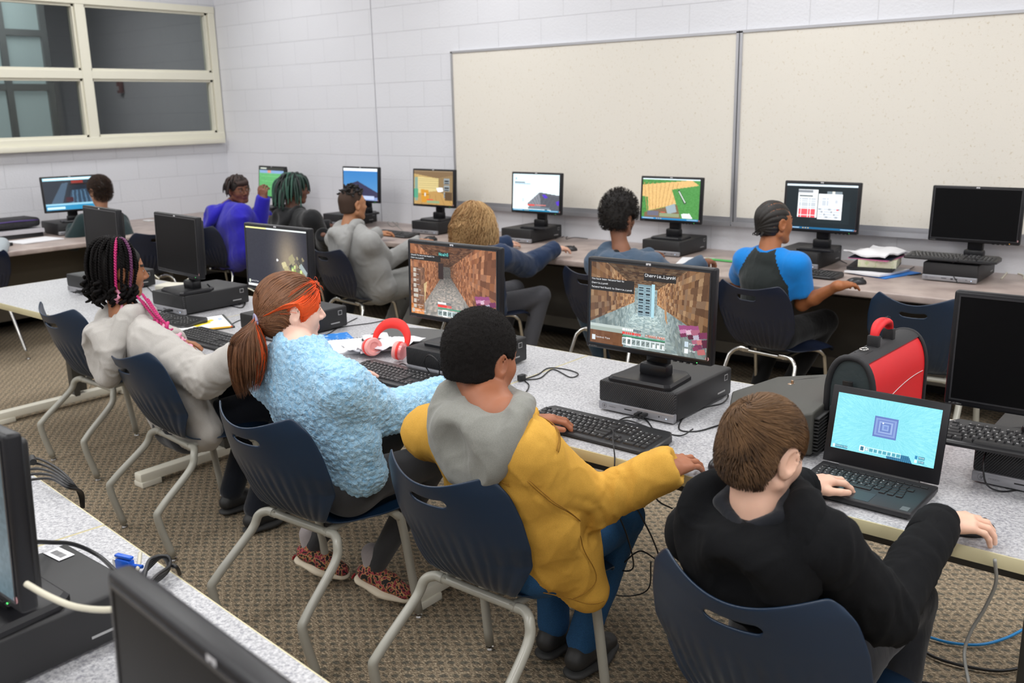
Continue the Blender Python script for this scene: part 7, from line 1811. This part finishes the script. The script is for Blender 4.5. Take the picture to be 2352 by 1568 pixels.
def locs(root, L, B, J, n, m, ln, r, seed, el0=.0, spread=1., face=.9, ends=None):
    mb = MB(); r_ = random.Random(seed)
    for k in range(n):
        az = r_.random()*2*PI; el = r_.uniform(el0, 1.5); c = math.cos(el)
        f = math.cos(az) > .25 and el < .75
        if f: continue
        p = L((math.sin(az)*c*.076, -.012+math.cos(az)*c*.092, .032+math.sin(el)*.086)); P = [p-nrm(p-J['head'])*.01, p]; h = np.array([math.sin(az), math.cos(az), 0])@B; l = ln*r_.uniform(.7, 1.15)
        if math.cos(az) > .25: l *= .62
        d = nrm(p-J['head']); q = p.copy()
        for t in range(5):
            d = nrm(d*.5+h*.30*spread*(1-t/5)+V3(0, 0, -1)*(.55+.35*t)+np.array([r_.uniform(-.15, .15) for _ in range(3)])); q = q+d*l/5
            lo = (q-J['head'])@B.T; e = np.array([lo[0]/.084, (lo[1]+.012)/.102, (lo[2]-.02)/.098]); ne = np.linalg.norm(e)
            if ne < 1: lo = np.array([lo[0]/ne, (lo[1]+.012)/ne-.012, (lo[2]-.02)/ne+.02]); q = J['head']+lo@B
            P.append(q.copy())
        mb.tube(P, [r*.8, r, r*1.05, r, r*.95, r*.85, r*.5], 7, r_.randrange(len(m)) if isinstance(m, list) else 0, smooth=3)
    for k in range(len(mb.v)): mb.v[k] = mb.v[k]-np.array(root.location)
    return mb.build('locs', m, root, True, 3)
def kid_green():
    J = dict(head=A(678, 434, 4.52), neck=A(672, 482, 4.48), shR=A(716, 505, 4.42), shL=A(640, 510, 4.52), elR=A(748, 570, 4.60), elL=V3(-6.25, 4.75, .72), wrR=Zp(742, 540, .82), wrL=V3(-5.95, 4.95, .78),
             pel=V3(-5.78, 4.50, .52), knR=V3(-5.6, 4.9, .5), knL=V3(-5.85, 4.9, .5), anR=V3(-5.62, 4.8, .1), anL=V3(-5.86, 4.8, .1))
    sk = skin('skin_dark_brown', '#6b4433', '#5c352c')
    root, L, B, T = person('child with dark green locs in a black hoodie, beside the boy in royal blue', J, sk, False, (-.55, .1, 0), 1., hands={'R': fingers(.7, vox=.0045, fwd=(.1, .9, .2)), 'L': fingers(vox=.006)})
    m = fabric('black_hoodie_cloth', '#191a1d', '#121315', 9, .5, .010); S, _ = top_sdf(J, 1.10, slv=(.068, .06, .05)); garment(root, 'hoodie', S, m, .010, creases([(J['elR'], .12)], .008, 101)); S, HL = hood_sdf(J, T, 1.0, .13, .13, .024, .10); garment(root, 'hood', S, m, .009, creases([(J['neck'], .3)], .006, 102))
    garment(root, 'trousers', leg_sdf(J), fabric('black_trousers', '#101012'), .012); shoes(root, J, mat('white_shoe', '#b9b7b2', .5))
    simple_hair_cap(root, L, B, 1., mat('green_scalp_hair', '#10201a', .7), thick=.012, front=.078, low=-.05)
    locs(root, L, B, J, 210, [mat('dark_green_loc', '#142e26', .6, bump=(200, .6, .002)), mat('green_loc', '#2c5244', .6, bump=(200, .6, .002)), mat('blackened_loc', '#0c1614', .6)], .19, .0072, 4, -.15, 1.1)
def kid_royal():
    J = dict(head=A(548, 436, 4.66), neck=A(520, 476, 4.64), shR=A(556, 492, 4.56), shL=A(492, 500, 4.78), elR=A(592, 530, 4.72), elL=V3(-7.2, 4.95, .74), wrR=A(605, 458, 4.74), wrL=V3(-6.95, 5.1, .78),
             pel=V3(-6.78, 4.62, .52), knR=V3(-6.45, 4.78, .5), knL=V3(-6.7, 4.98, .5), anR=V3(-6.42, 4.72, .1), anL=V3(-6.6, 4.9, .1))
    sk = skin('skin_brown_c', '#7c4c36', '#6d3f38')
    root, L, B, T = person('boy with glasses and brown twists in a royal blue hoodie, one hand raised', J, sk, True, (-1.62, .08, .12), 1., hands={'R': dict(fwd=(.05, .05, 1), up=(.4, -.8, 0), curl=1.0, vox=.004, size=1.1, thumb=.3), 'L': fingers(vox=.006)})
    m = fabric('royal_blue_sweatshirt', '#2a22b4', '#221b9c', 8, .5, .012); S, _ = top_sdf(J, 1.16, slv=(.072, .064, .052)); garment(root, 'hoodie', S, m, .009, creases([(J['elR'], .15), (J['pel'], .2), (J['shR'], .12)], .008, 111, .005)); S, HL = hood_sdf(J, T, 1.1, .13, .15, .026, .11); garment(root, 'hood', S, m, .009, creases([(J['neck'], .3)], .008, 112)); cuff(root, J, 'R', m, .046, .05)
    garment(root, 'trousers', leg_sdf(J), MATS['black_trousers'], .012); shoes(root, J, mat('white_shoe', '#b9b7b2', .5))
    simple_hair_cap(root, L, B, 1., mat('dark_brown_scalp', '#1c110d', .7), thick=.010, front=.070, low=-.045)
    locs(root, L, B, J, 120, [mat('dark_brown_loc', '#1d120e', .6), mat('brown_loc', '#33201a', .6)], .095, .0068, 9, .15, 1.2)
    mb = MB(); r_ = random.Random(5)
    for k in range(16): x = -.05+k*.0067; p = L((x, .072-abs(x)*.35, .078)); mb.tube([p-B[1]*.02, p+B[1]*.012, p+B[1]*.022-B[2]*.014, p+B[1]*.022-B[2]*(.026+.01*r_.random())], [.006, .0065, .006, .003], 6, smooth=3)
    for k in range(len(mb.v)): mb.v[k] = mb.v[k]-np.array(root.location)
    mb.build('fringe', MATS['brown_loc'], root, True, 3)
    g = MB(); o = np.array(root.location)
    for q in (-1, 1):
        g.tube([L((q*.031+.021*math.cos(t), .094, .004+.019*math.sin(t)))-o for t in np.linspace(0, 2*PI, 20)], .0016, 6)
        g.tube([L((q*.052, .092, .008))-o, L((q*.074, .04, .008))-o, L((q*.078, -.005, .006))-o], .0016, 6)
    g.tube([L((-.010, .095, .006))-o, L((0, .098, .009))-o, L((.010, .095, .006))-o], .0016, 6); g.build('glasses', mat('brown_spectacle_frame', '#6b5640', .3, metal=.4), root, True, 3)
def kid_darkgreen():
    J = dict(head=A(229, 438, 3.82), neck=A(232, 488, 3.84), shR=A(275, 508, 3.98), shL=A(193, 510, 3.70), elR=V3(-7.28, 4.20, .72), elL=A(168, 556, 3.62), wrR=V3(-7.55, 4.05, .78), wrL=V3(-7.66, 3.70, .79),
             pel=V3(-7.25, 3.95, .50), knR=V3(-7.60, 4.1, .5), knL=V3(-7.58, 3.85, .5), anR=V3(-7.5, 4.1, .1), anL=V3(-7.5, 3.85, .1))
    J['elR'] = J['shR']+V3(-.06, .10, -.22); sk = skin('skin_light_tan', '#c99678', '#b07868')
    root, L, B, T = person('boy with short dark hair in a dark green sweater, before the left-hand monitor', J, sk, False, (PI/2+.05, .10, 0), .98, hands={'R': fingers(vox=.006, fwd=(-1, 0, 0)), 'L': fingers(vox=.005, fwd=(-1, .1, 0))}, ear=1.15)
    m = fabric('dark_green_sweater', '#1f3335', '#1a2b2d', 9, .5, .010); S, _ = top_sdf(J, 1.08, slv=(.066, .060, .05)); garment(root, 'sweater', S, m, .010, creases([(J['elL'], .12)], .008, 121, .006))
    c = SDF(); N_ = J['neck']; c.chain([N_+(np.array(v))@T for v in ((-.05, .02, .012), (-.045, -.035, .006), (.045, -.035, .006), (.05, .02, .012))], [.013]*4, .02); garment(root, 'shirt_collar', c, fabric('pale_shirt_collar', '#c9c4ba'), .007)
    garment(root, 'trousers', leg_sdf(J), MATS['black_trousers'], .012); shoes(root, J, mat('white_shoe', '#b9b7b2', .5))
    C = cap_sdf(L, B, .98, .007, .080, -.036, top=.004); V, F = C.mesh(.006, 1); base = rounded_hair_base(L, B, .98, .004); n = 3500; Rt = scalp_roots(V, F, n, rng); lo = (Rt-J['head'])@B.T
    P = flow(Rt, lambda p, t: B[2]*np.clip((lo[:, 2:3])*8, -1, .6)+B[1]*.5+rng.randn(n, 3)*.3, np.clip(.004+lo[:, 2]*.05, .002, .008), 4, base, (.004, .022)); V2, F2, sid = strands(P, .0012)
    hairobj(root, 'hair', V2, F2, hair_mat('dark_brown_short', '#1a110c', '#4a3426', .5), rng.rand(n)[sid], (V, F, .1))
def kid_edge():
    J = dict(head=V3(-7.05, 2.42, 1.08), neck=V3(-7.05, 2.43, .96), shR=V3(-7.08, 2.60, .88), shL=V3(-7.05, 2.27, .88), elR=A(22, 600, 2.86), elL=V3(-7.2, 2.1, .7), wrR=A(14, 568, 2.98), wrL=V3(-7.45, 2.3, .78),
             pel=V3(-7.06, 2.45, .50), knR=V3(-7.3, 2.55, .5), knL=V3(-7.3, 2.35, .5), anR=V3(-7.2, 2.5, .1), anL=V3(-7.2, 2.3, .1))
    J['elR'] = V3(-7.02, 2.80, .72); J['wrR'] = V3(-7.22, 2.95, .785)
    root, L, B, T = person('child cut off by the left edge, only a pale grey sleeve and hand visible', J, skin('skin_pale_b', '#dcae96', '#c08074'), False, (PI/2, .1, 0), .96, hands={'R': fingers(.6, vox=.0045, fwd=(-.9, .3, 0)), 'L': fingers(vox=.006)})
    m = fabric('pale_blue_grey_sleeve', '#a9b1b6', '#9aa3a8', 9, .5, .01); S, _ = top_sdf(J, 1.1, slv=(.066, .06, .048)); garment(root, 'sweater', S, m, .010, creases([(J['elR'], .12)], .008, 131)); cuff(root, J, 'R', m, .045, .05)
    garment(root, 'trousers', leg_sdf(J), MATS['black_trousers'], .014); shoes(root, J); simple_hair_cap(root, L, B, .96, m_hairblk, thick=.012)
for f in (kid_blue, kid_curly, kid_blond, kid_grey, kid_green, kid_royal, kid_darkgreen, kid_edge): f()
# ------------------------------------------------------------------ cables: each lies on its table, hangs or coils on the floor
def g(px, py, z=TZ+.003): return atz(px, py, z)
def hy(px, py, y): return aty(px, py, y)
cable([g(1592, 985, TZ+.019), g(1560, 1000), g(1500, 985), g(1440, 965), g(1395, 975), g(1408, 990, TZ+.03), (g(1408, 1012, TZ+.034)), hy(1412, 1052, 2.035), hy(1410, 1100, 2.02), hy(1413, 1160, 2.03), hy(1440, 1230, 2.05), hy(1455, 1300, 2.1), hy(1430, 1310, 2.12), hy(1412, 1290, 2.1)], 'thin black cable crossing the keyboard of the boy in yellow and hanging off the table')
cable([g(1610, 988, TZ+.017), g(1625, 1010), g(1700, 1030), g(1780, 1040), g(1835, 1010), g(1860, 985), g(1900, 975), g(1990, 965)][:3]+[g(1538, 1015)], 'short black cable from the computer to the back of the keyboard by the boy in yellow') if 0 else None
cable([g(1500, 985), g(1480, 962), g(1440, 958), g(1410, 972)], 'short looped cable behind the keyboard of the boy in yellow')
cable([g(1655, 975), g(1600, 990), g(1560, 985), g(1575, 955), g(1620, 935), g(1660, 925), g(1672, 905), g(1640, 895)], 'thin black cable looping beside the big computer and the mouse')
cable([g(1535, 1020), g(1510, 1060), hy(1470, 1075, 2.03), hy(1440, 1120, 2.02), hy(1470, 1180, 2.04), hy(1500, 1240, 2.06), hy(1512, 1285, 2.08), hy(1470, 1265, 2.1), hy(1430, 1295, 2.12), hy(1405, 1320, 2.14), hy(1400, 1360, 2.2), hy(1450, 1368, 2.25), hy(1490, 1350, 2.25), hy(1495, 1290, 2.2)], 'black cable tangle hanging under the table edge beside the boy in yellow')
cable([g(1535, 1022), g(1520, 1075), hy(1500, 1120, 2.04), hy(1512, 1150, 2.03), hy(1545, 1168, 2.04)], 'thin black cable dropping off the table edge near the wrist of the boy in yellow')
cable([g(1200, 872), g(1235, 860), g(1260, 845), g(1300, 848), g(1328, 858), g(1310, 866), g(1270, 848), g(1240, 868), g(1205, 872)], 'thin black cable looped flat beside the ribbed plug')
cable([g(1180, 905), g(1205, 902), g(1215, 885), g(1205, 874)], 'short black cable curling from the ribbed plug to the boy in yellow')
cable([g(1055, 895), g(1030, 880), g(1000, 870), g(975, 835, TZ+.06), g(985, 815, TZ+.10), g(1005, 830, TZ+.09), g(1008, 862, TZ+.02), g(990, 872)], 'black cable loop in front of the computer beside the headphones')
cable([g(850, 845), g(900, 855), g(935, 862), g(945, 850), g(925, 835), g(905, 845), g(900, 852)], 'black cable loop between headphones and keyboard')
cable([g(745, 760), g(790, 750), g(850, 742), g(885, 735)], 'thin black cable running over the table behind the red-haired girl')
cable([g(748, 770), g(790, 745), g(820, 730)], 'thin black cable crossing another behind the red-haired girl')
cable([hy(476, 652, 2.56), g(505, 680, TZ+.06), g(530, 702), g(556, 706), g(563, 690), g(550, 678)], 'thick black cable hanging in front of the second dark monitor', r=.0042)
cable([g(335, 655), g(350, 670), g(365, 680), g(368, 700), g(360, 715)], 'thin black cable in front of the face of the girl with braids')
for k, (a, b) in enumerate((((365, 640), (330, 632)), ((420, 660), (440, 640)), ((590, 672), (545, 668)))):
    cable([g(*a), g((a[0]+b[0])/2, (a[1]+b[1])/2-8), g(*b)], ['pale cable leading left from the cream network box', 'pale cable looping behind the cream network box', 'pale cable behind the second dark computer'][k], m=m_cabw, r=.004)
cable([g(530, 745), g(552, 735), g(570, 738)], 'short black cable between sketch pad and computer')
# back counter
cable([g(890, 500), g(905, 512), g(925, 530), g(940, 540)], 'thin grey cable on the wall counter, left of the blond child', m=m_cabg)
cable([g(905, 505), g(915, 515), g(900, 520), g(890, 510), g(905, 505)], 'coiled grey cable on the wall counter behind the boy in grey', m=m_cabg)
cable([g(1290, 545), g(1310, 532), g(1300, 548), g(1320, 545), g(1350, 548)], 'tangled thin cable on the wall counter, right of the pyramid screen')
cable([g(1890, 560), g(1905, 580), g(1930, 597), g(1945, 605)], 'thin black cable hanging by the item-grid monitor')
cable([g(2300, 640), g(2318, 620), g(2330, 600), g(2340, 590), g(2345, 610), g(2335, 625), g(2350, 632), g(2352, 640)], 'coil of beige cable on the counter at the right edge', m=m_cabw, r=.004)
cable([g(2100, 612), g(2085, 620), g(2070, 628), g(2090, 632), g(2120, 628)], 'dark cables heaped on the counter under the raised keyboard')
cable([atz(2205, 600, .85), atz(2195, 600, .86), g(2180, 615, TZ+.06), g(2200, 650, TZ+.02)], 'thin cable from the raised keyboard down to the front of the computer')
# right edge
cable([atz(2275, 1010, .85), g(2260, 1060, TZ+.07), g(2265, 1110, TZ+.02), g(2300, 1128), g(2352, 1122)], 'grey cable hanging from the keyboard at the right edge')
cable([atz(2183, 992, .855), g(2215, 975, TZ+.05), g(2230, 965)], 'short black cable behind the laptop at the right edge')
cable([g(1205, 0, 0)]*0+[hy(2285, 1285, 2.02), hy(2287, 1340, 2.05), hy(2260, 1400, 2.08), hy(2230, 1450, 2.1), hy(2215, 1500, 2.1), hy(2225, 1568, 2.05)], 'grey cable hanging from the table edge at the lower right', m=m_cabg, r=.0038)
cable([hy(2310, 1290, 2.06), hy(2335, 1305, 2.1), hy(2380, 1325, 2.2)], 'black cable under the table edge at the right', r=.0035)
cable([g(2110, 1455, .01), g(2180, 1475, .01), g(2250, 1480, .01), g(2310, 1465, .01), g(2360, 1440, .01)], 'bright blue cable curving on the carpet at the lower right', m=m_cabb, r=.0045)
cable([g(2100, 1480, .01), g(2150, 1510, .01), g(2220, 1530, .01), g(2300, 1540, .01), g(2380, 1525, .01)], 'thick black cable on the carpet at the lower right', r=.0048)
cable([g(2040, 1545, .01), g(2100, 1562, .01), g(2170, 1575, .01)], 'black cable on the carpet at the bottom edge', r=.004)
# front left corner
cable([hy(30, 1243, .66), hy(110, 1245, .74), hy(170, 1250, .80), hy(225, 1275, .84), g(262, 1308, TZ+.05), g(272, 1318, TZ+.04)], 'thick black video cable from the edge-on monitor in the front left corner', r=.0045)
cable([hy(60, 1340, .52), hy(110, 1368, .53), hy(170, 1392, .54), hy(240, 1400, .545), hy(300, 1392, .56)], 'thick cream cable across the side of the computer in the bottom left corner', m=m_cabw, r=.0048)
cable([g(325, 1382, TZ+.02), g(337, 1362, TZ+.03), g(330, 1340, TZ+.04), g(308, 1332, TZ+.03), g(318, 1300, TZ+.03), g(322, 1270, TZ+.03)], 'cream cable bent round the corner of the computer at the front left', m=m_cabw, r=.0045)
for k in range(4):
    o_ = k*.010; cable([g(300+k*6, 1370, TZ+.01+o_), g(318+k*4, 1330, TZ+.015+o_), g(345, 1300-k*5, TZ+.02+o_), g(372+k*4, 1278, TZ+.02+o_), g(388, 1300, TZ+.02+o_*.5), g(375-k*5, 1322, TZ+.012+o_), g(335, 1350, TZ+.008+o_)], ['lowest', 'second lowest', 'second highest', 'topmost'][k]+' loop of the black power cable bundle by the blue plug', r=.0042)
cable([g(388, 1297, TZ+.02), g(405, 1302, TZ+.015), g(413, 1318, TZ-.02)], 'black cable end dropping over the far edge by the blue plug', r=.0042)
for k in range(5):
    a = k*.008; cable([g(40, 1062+k*12, TZ+.01+a), g(80, 1052+k*12, TZ+.012+a), g(120, 1068+k*8, TZ+.012+a), g(155, 1095+k*6, TZ+.006+a), (hy(180+k*2, 1130, 1.06)), (hy(188+k, 1165, 1.07))], ['uppermost', 'second', 'third', 'fourth', 'lowest'][k]+' black cable of the bundle at the left edge', r=.0036)
vg = empty('video_plug', atz(287, 1296, TZ+.03), .25, 'bright blue video cable plug with pale pins', 'plug')
k = MB(); k.box((0, 0, 0), (.040, .018, .026), bev=.004); k.box((0, .0, .018), (.044, .012, .006), bev=.002); k.box((0, 0, -.018), (.044, .012, .006), bev=.002); k.build('plug_body', mat('vga_blue', '#1a5fd0', .35), vg)
k = MB(); k.box((-.024, 0, 0), (.012, .012, .018), bev=.002); k.build('pin_shell', m_chrome, vg); k = MB(); k.tube([(.02, 0, 0), (.045, .004, .002)], [.006, .004], 8); k.build('strain_relief', MATS['vga_blue'], vg)
fe = empty('ferrite_core', atz(75, 1056, TZ+.03), -.35, 'small black cylinder clipped on the cable bundle at the left edge', 'cable clip'); k = MB(); k.tube([(-.02, 0, 0), (.02, 0, 0)], .009, 12); k.build('casing', m_blk, fe)
lb = empty('barcode_label', (-1.770, .742, TZ+.1005), .05, 'white barcode sticker on the large computer in the front left corner', 'label'); k = MB(); k.box((0, 0, 0), (.06, .032, .0006)); k.build('sticker', m_paper, lb, False)
k = MB(); r_ = random.Random(1); x = -.018
while x < .020: w_ = r_.choice((.0008, .0014, .002)); k.quad((x, -.008, .0006), (x+w_, -.008, .0006), (x+w_, .006, .0006), (x, .006, .0006)); x += w_+.0012
k.build('bars', m_blk, lb, False)
